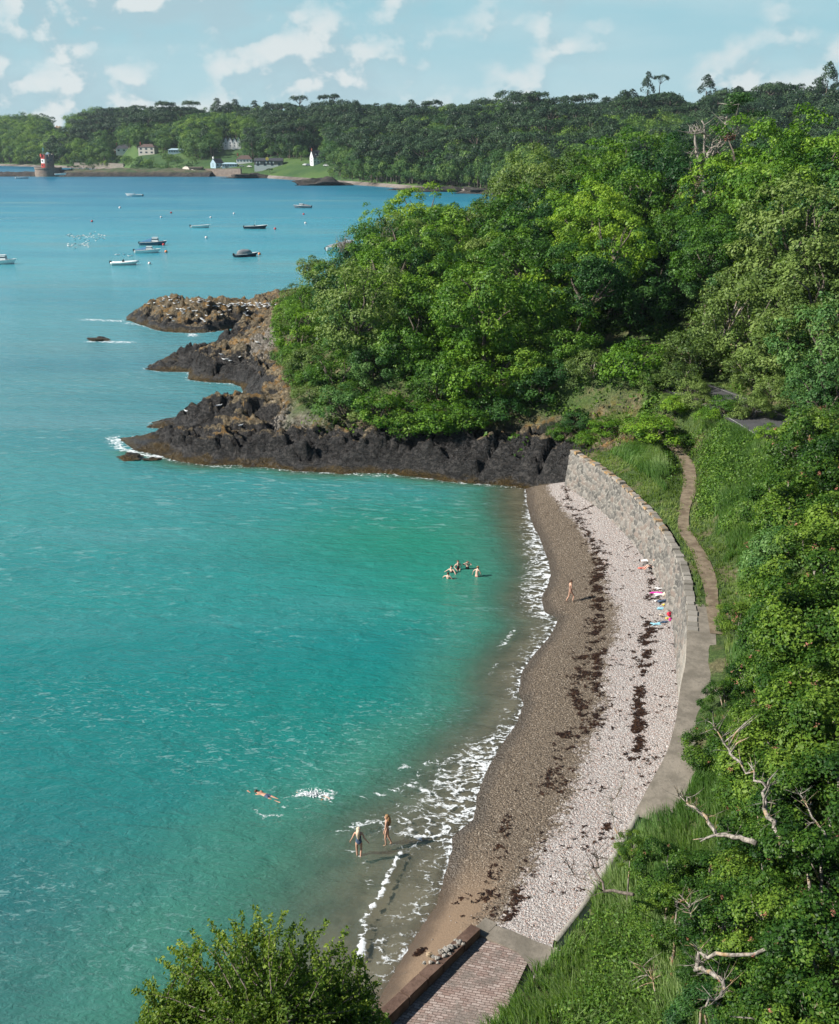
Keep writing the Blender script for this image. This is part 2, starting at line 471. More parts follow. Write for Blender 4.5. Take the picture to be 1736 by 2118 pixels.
def m_sea():
    m, t = mat('sea_water')
    p = t.pos(); X, Y, Z = t.xyz(p)[0:3]
    dep = t.attr('depth'); fo = t.attr('foam'); calm = t.attr('green')
    # colour of the water body by distance out (deep bands) and by depth close to the beach
    ly = t.math('LOGARITHM', Y, 10.0)
    ly = t.math('ADD', ly, t.math('MULTIPLY', t.math('SUBTRACT', t.noise(t.vmul(p, (0.35, 1.0, 1.0)), 0.02, 4.0, 0.6), 0.5), 0.22))
    u = t.mapr(ly, 1.4, 3.1, 0, 1, False)
    far = t.ramp(u, [(0.00, (0.045, 0.100, 0.108)), (0.10, (0.030, 0.135, 0.138)), (0.21, (0.006, 0.195, 0.180)), (0.32, (0.035, 0.240, 0.235)),
                     (0.46, (0.085, 0.270, 0.305)), (0.58, (0.085, 0.335, 0.385)), (0.68, (0.045, 0.310, 0.385)), (0.85, (0.010, 0.180, 0.285)), (1.0, (0.004, 0.125, 0.235))])
    streak = t.noise(t.vmul(p, (0.16, 1.0, 1.0)), 0.030, 5.0, 0.6)
    far = t.mix(t.mapr(streak, 0.40, 0.62, 0.0, 0.6), far, t.mix(1.0, far, (0.5, 0.78, 0.86), 'MULTIPLY'))
    far = t.mix(t.mapr(t.noise(t.vmul(p, (0.22, 1.0, 1.0)), 0.055, 4.0, 0.6), 0.52, 0.70, 0.0, t.mapr(Y, 60, 130, 0.25, 0.7, False)), far, (0.115, 0.290, 0.315))  # lighter bands: sky reflection painted into the water colour
    far = t.mix(t.math('MULTIPLY', calm, 0.8), far, (0.020, 0.215, 0.135))
    patch = t.noise(p, 0.22, 5.0, 0.62, 0.3)
    dn = t.math('ADD', dep, t.math('MULTIPLY', t.math('SUBTRACT', patch, 0.5), 0.4))
    mid = t.mix(t.mapr(dn, 0.45, 1.6), (0.050, 0.190, 0.135), far)
    near = t.mix(t.mapr(dn, 0.05, 0.75), (0.105, 0.150, 0.105), mid)
    # ripples
    w1 = t.noise(t.vmul(p, (0.55, 1.25, 1.0)), 0.85, 4.0, 0.55, 0.5)
    w2 = t.noise(t.vmul(p, (0.8, 1.2, 1.0)), 3.6, 4.0, 0.60, 0.9)
    w3 = t.noise(t.vmul(p, (0.35, 1.0, 1.0)), 0.12, 3.0, 0.5)
    h = t.math('MULTIPLY_ADD', w2, 0.30, w1)
    h = t.math('MULTIPLY_ADD', w3, 2.2, h)
    nrm = t.bump(h, 0.7, 0.34)
    w4 = t.math('ADD', t.math('MULTIPLY', t.noise(t.vmul(p, (0.55, 1.25, 1.0)), 2.6, 4.0, 0.62, 1.6), t.mapr(Y, 50, 85, 1, 0)), t.math('MULTIPLY', t.noise(t.vmul(p, (0.45, 1.25, 1.0)), 1.3, 4.0, 0.62, 1.0), t.mapr(Y, 50, 85, 0, 1)))
    ruff = t.mapr(t.noise(t.vmul(p, (0.5, 1, 1)), 0.07, 3.0, 0.6), 0.42, 0.62, 0.12, 1.0)
    crest = t.math('MULTIPLY', t.mapr(w4, 0.53, 0.68), ruff)  # mask for pale sky reflection on wavelets, painted into the body colour
    body = t.mix(t.math('MULTIPLY', crest, t.mapr(Y, 60, 260, 0.50, 0.30, False)), near, (0.30, 0.46, 0.455))
    b = t.n('ShaderNodeBsdfPrincipled', Base_Color=body, Roughness=t.mapr(Y, 60, 500, 0.07, 0.30, False), Normal=nrm)
    b.inputs['IOR'].default_value = 1.33
    b.inputs['Specular IOR Level'].default_value = 0.45
    # clear shallows
    gl = t.n('ShaderNodeBsdfGlossy', Color=(0.8, 0.85, 0.88, 1), Roughness=0.08, Normal=nrm)
    tr = t.n('ShaderNodeBsdfTransparent', Color=(0.95, 0.97, 0.94, 1))
    dt = t.n('ShaderNodeVectorMath', dict(operation='DOT_PRODUCT'), i0=t.n('ShaderNodeNewGeometry').outputs['Incoming'], i1=nrm).outputs['Value']
    fr = t.math('MULTIPLY_ADD', t.math('POWER', t.math('SUBTRACT', 1.0, t.math('ABSOLUTE', dt), clamp=True), 5.0), 0.9, 0.02)
    clear = t.n('ShaderNodeMixShader', i0=fr, i1=tr.outputs[0], i2=gl.outputs[0])
    cf = t.mapr(dep, 0.02, 0.95, 0.92, 0.06)
    water = t.n('ShaderNodeMixShader', i0=cf, i1=b.outputs[0], i2=clear.outputs[0])
    # foam: torn lace
    fp = t.vadd(p, t.vmul(t.noise(p, 1.0, 4.0, 0.65, 0.0, 1), (2.0, 2.0, 0.0)))
    e1 = t.voro(t.vmul(fp, (0.75, 1.35, 1)), 1.3, 'DISTANCE_TO_EDGE')
    lace = t.mapr(e1, 0.0, 0.22, 1.0, 0.0, False)
    fn = t.noise(t.vmul(p, (0.8, 1.3, 1)), 2.4, 5.0, 0.66, 0.8)
    v = t.math('MULTIPLY_ADD', lace, 0.42, t.math('MULTIPLY', fn, 0.95))
    thr = t.mapr(fo, 0.0, 1.0, 1.12, 0.42, False)
    fm = t.mapr(t.math('SUBTRACT', v, thr), -0.02, 0.26)
    fb = t.n('ShaderNodeBsdfPrincipled', Base_Color=(0.80, 0.83, 0.84, 1), Roughness=0.7, Normal=t.bump(v, 0.5, 0.08))
    out(t, t.n('ShaderNodeMixShader', i0=t.math('MULTIPLY', fm, 0.88), i1=water.outputs[0], i2=fb.outputs[0]))
m_sea()

def m_stone():
    m, t = mat('wall_stone')
    p = t.pos(); idv = t.attr('stone'); mo = t.attr('mortar'); ht = t.attr('height')
    nf = t.noise(p, 5.0, 5.0, 0.7); nb = t.noise(p, 0.7, 3.0)
    c = t.ramp(idv, [(0.0, (0.055, 0.052, 0.048)), (0.35, (0.095, 0.089, 0.081)), (0.62, (0.14, 0.126, 0.112)), (0.8, (0.17, 0.128, 0.105)), (1.0, (0.20, 0.188, 0.17))])
    c = t.mix(t.mapr(nf, 0.4, 0.72, 0, 0.5), c, (0.26, 0.245, 0.215))
    c = t.mix(t.math('MULTIPLY', mo, 0.85), c, (0.30, 0.28, 0.245))
    c = t.mix(t.mapr(t.math('ADD', ht, t.math('MULTIPLY', nb, 0.35)), 0.36, 0.10, 0, 0.55), c, (0.44, 0.42, 0.38))
    near = t.mapr(t.xyz(p)[1], 52.0, 59.0, 1.0, 0.0)
    c = t.mix(t.math('MULTIPLY', near, 0.75), c, t.mix(t.mapr(nf, 0.3, 0.7), (0.33, 0.30, 0.25), (0.50, 0.46, 0.40)))
    b = t.n('ShaderNodeBsdfPrincipled', Base_Color=c, Roughness=0.9, Normal=t.bump(nf, 0.7, 0.05)); out(t, b)
    m, t = mat('coping_stone')
    p = t.pos(); idv = t.attr('stone')
    nf = t.noise(p, 3.0, 5.0, 0.7)
    c = t.mix(idv, (0.17, 0.155, 0.13), (0.30, 0.275, 0.24))
    li = t.math('MULTIPLY', t.mapr(t.noise(p, 1.3, 4.0, 0.65), 0.47, 0.60), t.mapr(t.xyz(p)[1], 70.0, 76.0))
    c = t.mix(t.math('MULTIPLY', li, 0.65), c, (0.40, 0.22, 0.06))
    c = t.mix(t.mapr(nf, 0.55, 0.7, 0, 0.6), c, (0.17, 0.16, 0.13))
    b = t.n('ShaderNodeBsdfPrincipled', Base_Color=c, Roughness=0.9, Normal=t.bump(nf, 0.6, 0.05)); out(t, b)
m_stone()

def m_tex(name, cols, sc=2.0, rough=0.9, bs=0.5, stretch=(1, 1, 1), fine=18.0, spec=0.3):
    m, t = mat(name); p = t.vmul(t.pos(), stretch)
    n1 = t.noise(p, sc, 5.0, 0.65); n2 = t.noise(p, fine, 3.0, 0.7)
    c = t.mix(t.mapr(n1, 0.36, 0.64), cols[0], cols[1])
    c = t.mix(t.mapr(n2, 0.5, 0.75, 0, 0.6), c, cols[2])
    b = t.n('ShaderNodeBsdfPrincipled', Base_Color=c, Roughness=rough, Normal=t.bump(t.math('ADD', n1, n2), bs, 0.04))
    b.inputs['Specular IOR Level'].default_value = spec
    out(t, b); return m
m_tex('concrete', [(0.15, 0.132, 0.105), (0.24, 0.21, 0.17), (0.11, 0.10, 0.08)], 0.9, fine=7.0)
m_tex('path_dirt', [(0.13, 0.095, 0.065), (0.23, 0.18, 0.125), (0.10, 0.12, 0.045)], 1.6, fine=5.0)
m_tex('asphalt', [(0.055, 0.055, 0.058), (0.075, 0.074, 0.076), (0.10, 0.10, 0.10)], 1.0)
m_tex('road_paint', [(0.42, 0.42, 0.40), (0.28, 0.28, 0.27), (0.3, 0.3, 0.3)], 3.0)
m_tex('granite_brown', [(0.085, 0.050, 0.036), (0.15, 0.095, 0.07), (0.06, 0.04, 0.03)], 2.0)
m_tex('far_rock', [(0.018, 0.018, 0.020), (0.055, 0.048, 0.040), (0.10, 0.09, 0.075)], 0.12, fine=1.0)
m_tex('far_cliff', [(0.34, 0.22, 0.13), (0.24, 0.17, 0.11), (0.10, 0.11, 0.05)], 0.09, fine=0.5)
m_tex('far_shingle', [(0.22, 0.19, 0.17), (0.09, 0.075, 0.065), (0.30, 0.27, 0.24)], 0.05, fine=1.0)
m_tex('far_meadow', [(0.028, 0.075, 0.018), (0.060, 0.115, 0.026), (0.12, 0.13, 0.055)], 0.03, fine=0.5)
m_tex('tower_stone', [(0.19, 0.145, 0.12), (0.26, 0.21, 0.17), (0.13, 0.10, 0.085)], 0.5, fine=2.0)

def m_slip():
    m, t = mat('cobbles')
    p = t.n('ShaderNodeTexCoord').outputs['UV']
    br = t.n('ShaderNodeTexBrick', dict(offset=0.5), Vector=t.vadd(p, t.vmul(t.noise(t.pos(), 2.5, 3.0, 0.6, 0.0, 1), (0.14, 0.10, 0.0))), Scale=1.0, Mortar_Size=0.014, Mortar_Smooth=0.3, Brick_Width=0.30, Row_Height=0.13,
             Color1=(0.22, 0.15, 0.125, 1), Color2=(0.36, 0.29, 0.255, 1), Mortar=(0.11, 0.075, 0.06, 1))
    n1 = t.noise(t.pos(), 0.8, 5.0, 0.65); n2 = t.noise(t.pos(), 9.0, 4.0, 0.7)
    c = t.mix(t.mapr(n1, 0.46, 0.60, 0, 0.8), br.outputs['Color'], (0.15, 0.125, 0.105))
    c = t.mix(t.mapr(n2, 0.58, 0.70, 0, 0.65), c, (0.46, 0.42, 0.38))
    h = t.math('SUBTRACT', t.math('MULTIPLY', n2, 0.6), br.outputs['Fac'])
    out(t, t.n('ShaderNodeBsdfPrincipled', Base_Color=c, Roughness=0.85, Normal=t.bump(h, 0.8, 0.05)))
m_slip()
for n_, c_, r_ in [('white_paint', (0.78, 0.78, 0.76), 0.35), ('hull_blue', (0.03, 0.10, 0.16), 0.3), ('hull_navy', (0.015, 0.025, 0.045), 0.3),
                   ('hull_grey', (0.22, 0.25, 0.28), 0.4), ('cover_blue', (0.05, 0.16, 0.28), 0.8), ('cover_grey', (0.20, 0.21, 0.22), 0.8), ('outboard_black', (0.02, 0.02, 0.022), 0.4),
                   ('boat_glass', (0.03, 0.05, 0.06), 0.1), ('buoy_red', (0.55, 0.05, 0.05), 0.5), ('buoy_orange', (0.75, 0.25, 0.10), 0.5), ('buoy_white', (0.75, 0.65, 0.62), 0.5),
                   ('feather_white', (0.80, 0.80, 0.78), 0.8), ('feather_grey', (0.35, 0.37, 0.40), 0.8), ('feather_black', (0.02, 0.02, 0.025), 0.6), ('beak_yellow', (0.6, 0.4, 0.05), 0.6),
                   ('skin', (0.52, 0.30, 0.21), 0.55), ('skin_pale', (0.62, 0.40, 0.31), 0.55), ('skin_tan', (0.46, 0.24, 0.155), 0.55), ('hair_brown', (0.07, 0.035, 0.018), 0.6), ('hair_blonde', (0.62, 0.50, 0.36), 0.6), ('hair_fair', (0.28, 0.16, 0.07), 0.6),
                   ('cloth_navy', (0.055, 0.085, 0.14), 0.8), ('cloth_black', (0.014, 0.014, 0.017), 0.8), ('cloth_maroon', (0.07, 0.018, 0.022), 0.8), ('cloth_coral', (0.55, 0.16, 0.12), 0.8), ('cloth_red', (0.55, 0.03, 0.06), 0.8),
                   ('cloth_white', (0.72, 0.70, 0.68), 0.9), ('cloth_pink', (0.80, 0.03, 0.35), 0.9), ('cloth_cream', (0.62, 0.52, 0.42), 0.9), ('cloth_yellow', (0.70, 0.52, 0.10), 0.9), ('cloth_lightblue', (0.25, 0.50, 0.60), 0.9),
                   ('cloth_tan', (0.30, 0.17, 0.12), 0.8), ('eye_dark', (0.02, 0.015, 0.01), 0.3), ('stone_grey', (0.28, 0.26, 0.23), 0.9),
                   ('house_white', (0.74, 0.74, 0.72), 0.8), ('house_cream', (0.55, 0.50, 0.43), 0.8), ('house_grey', (0.17, 0.15, 0.14), 0.8), ('house_blue', (0.35, 0.48, 0.55), 0.8), ('roof_slate', (0.05, 0.052, 0.062), 0.7),
                   ('roof_brown', (0.10, 0.065, 0.055), 0.8), ('brick_red', (0.30, 0.10, 0.07), 0.9), ('window_glass', (0.04, 0.055, 0.07), 0.15), ('tower_red', (0.40, 0.045, 0.035), 0.8), ('tower_white', (0.72, 0.70, 0.68), 0.8),
                   ('shingle_grey', (0.30, 0.28, 0.26), 0.9), ('pole_green', (0.25, 0.45, 0.40), 0.5)]:
    simple(n_, c_, r_)

# ================================================================== PLAN OF THE PLACE
waterline = [g(*q) for q in [(1088, 1012), (1095, 1060), (1106, 1090), (1118, 1112), (1136, 1160), (1141, 1186), (1134, 1212), (1121, 1235), (1128, 1265), (1155, 1279), (1151, 1294), (1136, 1320), (1103, 1357), (1080, 1391),
             (1075, 1428), (1084, 1458), (1069, 1498), (1038, 1542), (1009, 1592), (988, 1646), (982, 1695), (935, 1732), (937, 1757), (922, 1811), (905, 1873), (877, 1914), (852, 1955), (815, 2017)]]
WL = [(13.0, 101.0), (10.2, 99.0)] + waterline + [(-2.2, 31.5), (-4, 26)]
wall = [(13.4, 94.5), (14.3, 91.5), (15.3, 88.2), (16.3, 83.2), (17.0, 77.6), (17.2, 73.0), (17.15, 70.1), (17.0, 66.8), (16.5, 63.2), (15.8, 59.3), (15.1, 56.2), (14.3, 52.9), (13.4, 50.2), (12.4, 46.7), (11.5, 44.3), (9.9, 41.5), (8.2, 38.8), (6.5, 36.2), (5.0, 34.3)]
A = [(80, 780), (150, 830), (290, 860), (370, 885), (500, 905), (640, 905), (830, 910), (960, 935), (1200, 945), (1400, 940), (1500, 955), (1736, 985)]
coast = [g(*c4(*q)) for q in A][::-1] + [g(*c4(*q)) for q in [(80, 770), (240, 755), (410, 748), (410, 742), (235, 712), (240, 690)]] + \
        [g(*c4(*q)) for q in [(500, 650), (560, 622), (740, 618), (740, 605), (690, 545), (710, 520), (640, 495), (520, 490), (430, 480), (420, 440), (290, 437), (200, 425), (290, 380), (380, 350), (500, 325), (575, 290), (620, 270), (740, 200), (620, 225), (500, 243), (350, 240), (265, 230), (120, 180)]] + \
        [(-53, 199), (-47, 205), (-38, 208), (-28, 212), (-10, 222), (10, 236), (40, 250), (90, 262), (220, 270)]
coast = [(13.4, 94.4), (9.0, 97.6)] + coast
south = [(5.0, 34.0), (2.6, 30.5), (-0.5, 27.5), (-5, 27), (-11, 26), (-16, 20), (-18, 8), (-18, -30)]
LAND = coast + [(220, -30), (-18, -30)] + south[::-1][1:] + wall[::-1]
WY = [w[1] for w in wall][::-1]; WX = [w[0] for w in wall][::-1]
def wallx(y): return np.interp(y, WY, WX)

road = [(33, 60, 9.6), (31, 68, 9.3), (29.5, 75, 9.1), (28.6, 81, 9), (27.9, 87, 9), (26.8, 93, 9.0), (24.5, 99, 9.1), (20, 106, 9.4), (14, 112, 10)]
path = [(21.6, 92, 5.9), (22.2, 87, 5.4), (21.2, 82, 5.0), (19.9, 78, 4.7), (18.7, 73.5, 4.55), (18.7, 68, 4.5), (18.2, 63.5, 4.45), (17.4, 59.8, 4.4), (16.7, 56.0, 4.4)]
CP = np.array([(15, 94, 4.6), (17, 86, 4.5), (18.5, 78, 4.5), (18.5, 70, 4.45), (17.5, 62, 4.4), (16.5, 56, 4.4), (15, 50, 4.4), (13, 45, 4.3), (10.5, 40, 3.2), (8, 36, 2.4), (6, 33, 1.9), (4, 31, 1.8),
    (20, 97, 6.0), (24, 80, 7.3), (24.5, 70, 7.4), (24, 60, 7.6), (22, 52, 7.8), (20, 46, 7.6), (17, 40, 6.4), (14, 34, 5.6), (11, 28, 5.0), (22, 36, 9.5), (30, 45, 12), (36, 60, 13), (37, 75, 13), (36, 90, 13), (30, 26, 13), (20, 18, 9),
    (7, 24, 3.6), (0, 24, 3), (-8, 22, 5), (-10, 12, 8), (0, 8, 9), (60, 40, 25), (70, 80, 25), (60, -10, 22), (-15, -20, 12),
    (10, 99, 3.9), (5, 101.5, 3.5), (0, 104, 3.6), (-8, 106, 3.5), (-14, 109, 3.0), (-20, 110, 2.6), (-26, 111, 1.8), (-31, 113, 1.0), (-14, 116, 4.0), (-22, 119, 2.2), (-27, 120, 1.8), (-17, 128, 4),
    (-19, 138, 3.0), (-24, 146, 3.6), (-31, 150, 1.9), (-36, 152, 0.9), (-20, 152, 5.2), (-26, 160, 3.4), (-30, 165, 2.1), (-22, 172, 4.2), (-26, 185, 2.5), (-33, 193, 3.2), (-42, 192, 3.7), (-47, 194, 3.6), (-50, 196, 2.4), (-20, 195, 4.5), (-38, 202, 2.0), (-30, 203, 2.0),
    (5, 112, 8), (-4, 118, 9), (-8, 130, 10), (-10, 150, 11), (-8, 170, 11), (0, 140, 13), (8, 125, 11), (15, 118, 10), (20, 130, 12), (15, 150, 15), (8, 175, 13), (30, 120, 12), (28, 108, 9.6), (38, 105, 13), (32, 140, 18), (45, 130, 19), (30, 165, 18), (50, 160, 22), (60, 120, 22), (80, 150, 26), (60, 200, 20), (20, 205, 9), (0, 205, 7), (90, 100, 28), (100, 210, 22), (160, 150, 30), (160, 50, 32)], float)
def _phi(r): return r
_D = np.hypot(CP[:, None, 0] - CP[None, :, 0], CP[:, None, 1] - CP[None, :, 1])
_n = len(CP); _A = np.zeros((_n + 3, _n + 3)); _A[:_n, :_n] = _phi(_D) - np.eye(_n) * 0.6; _A[:_n, _n] = 1; _A[:_n, _n + 1:] = CP[:, :2]; _A[_n, :_n] = 1; _A[_n + 1:, :_n] = CP[:, :2].T
_w = np.linalg.solve(_A, np.r_[CP[:, 2], 0, 0, 0])
def Gz(x, y):
    x = np.asarray(x, float); y = np.asarray(y, float)
    r = _w[_n] + _w[_n + 1] * x + _w[_n + 2] * y
    for i in range(_n):
        r = r + _w[i] * np.hypot(x - CP[i, 0], y - CP[i, 1])
    return r
def carve(z, x, y, pl, hw, fall):
    pl = np.asarray(pl, float); best = np.full(np.shape(x), 1e9); bz = np.zeros(np.shape(x))
    for a, b in zip(pl[:-1], pl[1:]):
        vx, vy = b[0] - a[0], b[1] - a[1]; t = np.clip(((x - a[0]) * vx + (y - a[1]) * vy) / (vx * vx + vy * vy), 0, 1)
        d = np.hypot(x - a[0] - t * vx, y - a[1] - t * vy); n = d < best
        bz = np.where(n, a[2] + t * (b[2] - a[2]), bz); best = np.minimum(best, d)
    k = 1 - sstep(hw, hw + fall, best)
    return z * (1 - k) + bz * k, best
def land_z(x, y, detail=True):
    x = np.asarray(x, float); y = np.asarray(y, float)
    z = Gz(x, y)
    ins = inside(x, y, LAND)
    dc = np.minimum(pdist(x, y, coast), pdist(x, y, south))
    z = np.maximum(z, 0.8) + 0.35 * (fbm(x * 0.3, y * 0.3, 3, 5) - 0.5)
    z, _ = carve(z, x, y, road, 3.2, 3.0)
    z, _ = carve(z, x, y, path, 0.9, 2.0)
    rz = z * (1 - np.exp(-dc / 1.7))
    # broken rock: tilted blocks, joints and gullies
    wx = x + 1.6 * (fbm(x * 0.25, y * 0.25, 3, 40) - 0.5); wy = y + 1.6 * (fbm(x * 0.25 + 9, y * 0.25, 3, 41) - 0.5)
    f1, f2, idv = worley(wx * 0.20 + 0.08 * wy, wy * 0.30, 3); t1 = worley.tilt
    g1, g2, id2 = worley(wx * 0.62, wy * 0.78 + 0.2 * wx, 8); t2 = worley.tilt
    h1, h2, id3 = worley(wx * 1.9 + 0.5 * wy, wy * 2.2, 12); t3 = worley.tilt
    rg = ridged(x * 0.22 + 0.1 * y, y * 0.32, 4, 60)
    br = 1.3 * t1 + 0.62 * t2 + 0.30 * t3 + 1.05 * (idv - 0.45) + 0.9 * (rg - 0.55) + 0.55 * (id2 - 0.5) + 0.34 * (id3 - 0.5) - 0.9 * np.exp(-(f2 - f1) * 9) - 0.38 * np.exp(-(g2 - g1) * 9) - 0.22 * np.exp(-(h2 - h1) * 8)
    rockm = np.clip(1 - sstep(4.0, 9.0, dc + 3.0 * (fbm(x * 0.2, y * 0.2, 3, 77) - 0.5)), 0, 1)
    rockm = np.maximum(rockm, np.where((x < -18) & (y > 140), 1 - sstep(-20, -17, x), 0))
    rockm = np.maximum(rockm, np.where((x < -12.5) & (y < 132) & (y > 100), 1 - sstep(-14.5, -12.5, x), 0))
    rockm = np.where(y < 93, 0.0, rockm)
    amp = sstep(0.0, 2.2, dc) * rockm
    z2 = np.where(ins, np.where(y > 93.0, rz, z), -0.45 * dc)
    z2 = z2 + np.where(ins, br * amp, 0.25 * br * np.exp(-dc / 1.5))
    z2 = np.where(ins & (y > 93), np.maximum(z2, 0.04 + 0.25 * np.minimum(dc, 2)), z2)
    return z2, rockm, dc, ins

def grid_mesh(name, xs, ys, fn, keep=None, smooth=True, attrs=()):
    X, Y = np.meshgrid(xs, ys); Z, at = fn(X, Y)
    nx, ny = len(xs), len(ys)
    V = np.stack([X.ravel(), Y.ravel(), Z.ravel()], 1)
    i = np.arange(nx - 1); j = np.arange(ny - 1); I, J = np.meshgrid(i, j)
    a = (J * nx + I).ravel(); F = np.stack([a, a + 1, a + nx + 1, a + nx], 1)
    if keep is not None:
        k = keep(X, Y).ravel(); F = F[k[F].all(axis=1)]
        used = np.zeros(len(V), bool); used[F.ravel()] = True
        mp = np.cumsum(used) - 1; V = V[used]; F = mp[F]; at = {k_: v.ravel()[used] for k_, v in at.items()}
    me = mesh_np(name, V, F, smooth)
    for k_, v in at.items(): fattr(me, k_, v)
    return me, V, F

# ---- headland and hillside: one continuous ground
def fn_land(X, Y):
    z, rm, dc, ins = land_z(X, Y)
    rk = np.where(ins, rm, 1.0)
    dry = np.where((Y > 175) & (X < -24), 1.7, 0.0) + 1.0 * np.exp(-((X + 20) / 7) ** 2 - ((Y - 111) / 6) ** 2) + 0.9 * np.exp(-((X + 24) / 7) ** 2 - ((Y - 156) / 9) ** 2) - 0.9 * np.where((Y < 110) & (X > -4), 1, 0)
    pale = np.exp(-((X + 11) / 5.5) ** 2 - ((Y - 112) / 5) ** 2) + np.exp(-((X + 20) / 5) ** 2 - ((Y - 150) / 9) ** 2)
    return z, dict(rock=rk, dry=dry, pale=pale)
xs = np.r_[np.arange(-57, 16, 0.26), np.arange(16, 24, 0.3), np.arange(24, 40, 0.6), np.arange(40, 221, 4)]
ys = np.r_[np.arange(-30, 28, 1.5), np.arange(28, 40, 0.25), np.arange(40, 94, 0.5), np.arange(94, 122, 0.24), np.arange(122, 212, 0.34), np.arange(212, 275, 2.0)]
def keep_land(X, Y):
    k = (Y >= 93.5) | ((X > wallx(Y) + 0.35) & (Y > 34.2)) | ((Y <= 34.2) & (Y > 27.5) & (X > 4.3 - (34.5 - Y) * 0.6)) | ((Y <= 27.5) & inside(X, Y, LAND))
    return k & ~((Y > 94) & (pdist(X, Y, coast) > 6) & ~inside(X, Y, LAND))
me, LV, LF = grid_mesh('headland', xs, ys, fn_land, keep_land)
head = obj('headland', me, M['ground_earth']); tag(head, kind='structure')
BVH = BVHTree.FromPolygons([tuple(v) for v in LV.tolist()], LF.tolist())
ORG = Vector((0, 0, CAMH))
def hit(u, v):
    h = BVH.ray_cast(ORG, Vector(ray(u, v)).normalized())
    return h[0]
def zat(x, y, dflt=0.0):
    h = BVH.ray_cast(Vector((x, y, 200)), Vector((0, 0, -1)))
    return h[0].z if h[0] is not None else dflt

# ---- beach and sea bed
BEACHPG = WL[1:-1] + [(-2, 20), (60, 20), (60, 101)]
def beach_z(X, Y):
    ins = inside(X, Y, BEACHPG); d = pdist(X, Y, WL); dw = pdist(X, Y, wall)
    right = X > wallx(Y)
    f = np.where(right, 1.0, d / (d + dw + 1e-6))
    z = np.where(ins, 1.45 * f ** 0.85, -0.115 * d)
    z = np.maximum(z, -3.0)
    z = z + np.where(ins, 0.07 * (fbm(X * 0.8, Y * 0.5, 4, 90) - 0.5) * np.minimum(1, d), 0)
    return z, np.where(ins, d, -d), np.where(ins, f, 0)
def fn_beach(X, Y):
    z, d, f = beach_z(X, Y); return z, dict(inland=d, across=f)
xs = np.r_[np.arange(-60, -8, 2.0), np.arange(-8, 20, 0.25)]
ys = np.r_[np.arange(6, 30, 2.0), np.arange(30, 102, 0.3), np.arange(102, 140, 4)]
me, _, _ = grid_mesh('beach', xs, ys, fn_beach, lambda X, Y: (X < wallx(Y) + 0.9))
tag(obj('beach', me, M['beach_pebbles']), kind='structure')

# ---- sea
def blobf(X, Y, x, y, r): return np.exp(-((X - x) ** 2 + (Y - y) ** 2) / (r * r))
foam_lines = []      # (world polyline, half width, strength)
def FL(pts, w, s, z=0.0): foam_lines.append(([g(*q, z) for q in pts], w, s))
FL([(828, 1768), (805, 1810), (790, 1850), (765, 1885), (752, 1925), (745, 1985)], 0.15, 0.95)
FL([(235, 905), (250, 925), (300, 940), (345, 945)], 1.2, 0.80)
FL([(225, 912), (300, 905), (385, 905)], 0.9, 0.75)
FL([(180, 661), (250, 664)], 1.6, 0.70); FL([(262, 668), (320, 675), (340, 680)], 1.4, 0.70)
FL([(190, 706), (268, 708)], 1.4, 0.80); FL([(395, 690), (400, 695)], 1.2, 0.8); FL([(500, 690), (540, 682), (575, 677)], 1.0, 0.5)
FL([(380, 727), (430, 715), (480, 700)], 1.0, 0.52); FL([(440, 790), (500, 795), (520, 800)], 1.2, 0.5)
FL([(540, 968), (640, 975), (720, 980), (800, 985)], 0.8, 0.55); FL([(400, 958), (440, 966), (500, 968)], 0.5, 0.5)
FL([(625, 1641), (652, 1640), (680, 1652)], 0.36, 0.80); FL([(575, 1662), (590, 1668)], 0.2, 0.7); FL([(530, 1672), (545, 1692), (575, 1688)], 0.30, 0.60); FL([(612, 1672), (632, 1690)], 0.14, 0.7); FL([(600, 1650), (640, 1632), (690, 1640)], 0.5, 0.5)
FL([(1030, 1345), (1050, 1320), (1065, 1300)], 0.30, 0.6); FL([(1015, 1395), (1030, 1370)], 0.22, 0.5)
FL([(820, 1900), (850, 1885), (895, 1865)], 0.25, 0.62); FL([(760, 1905), (790, 1960), (800, 2010)], 0.55, 0.52)
FL([(830, 1590), (900, 1575), (960, 1560), (1010, 1548)], 0.35, 0.62); FL([(750, 1650), (800, 1640), (860, 1620)], 0.30, 0.62); FL([(840, 1625), (900, 1640), (960, 1640)], 0.30, 0.6)
FL([(700, 1720), (760, 1700), (840, 1700), (930, 1712)], 0.40, 0.62); FL([(720, 1760), (760, 1790), (765, 1850)], 0.3, 0.5); FL([(850, 1735), (900, 1730), (935, 1735)], 0.4, 0.66)
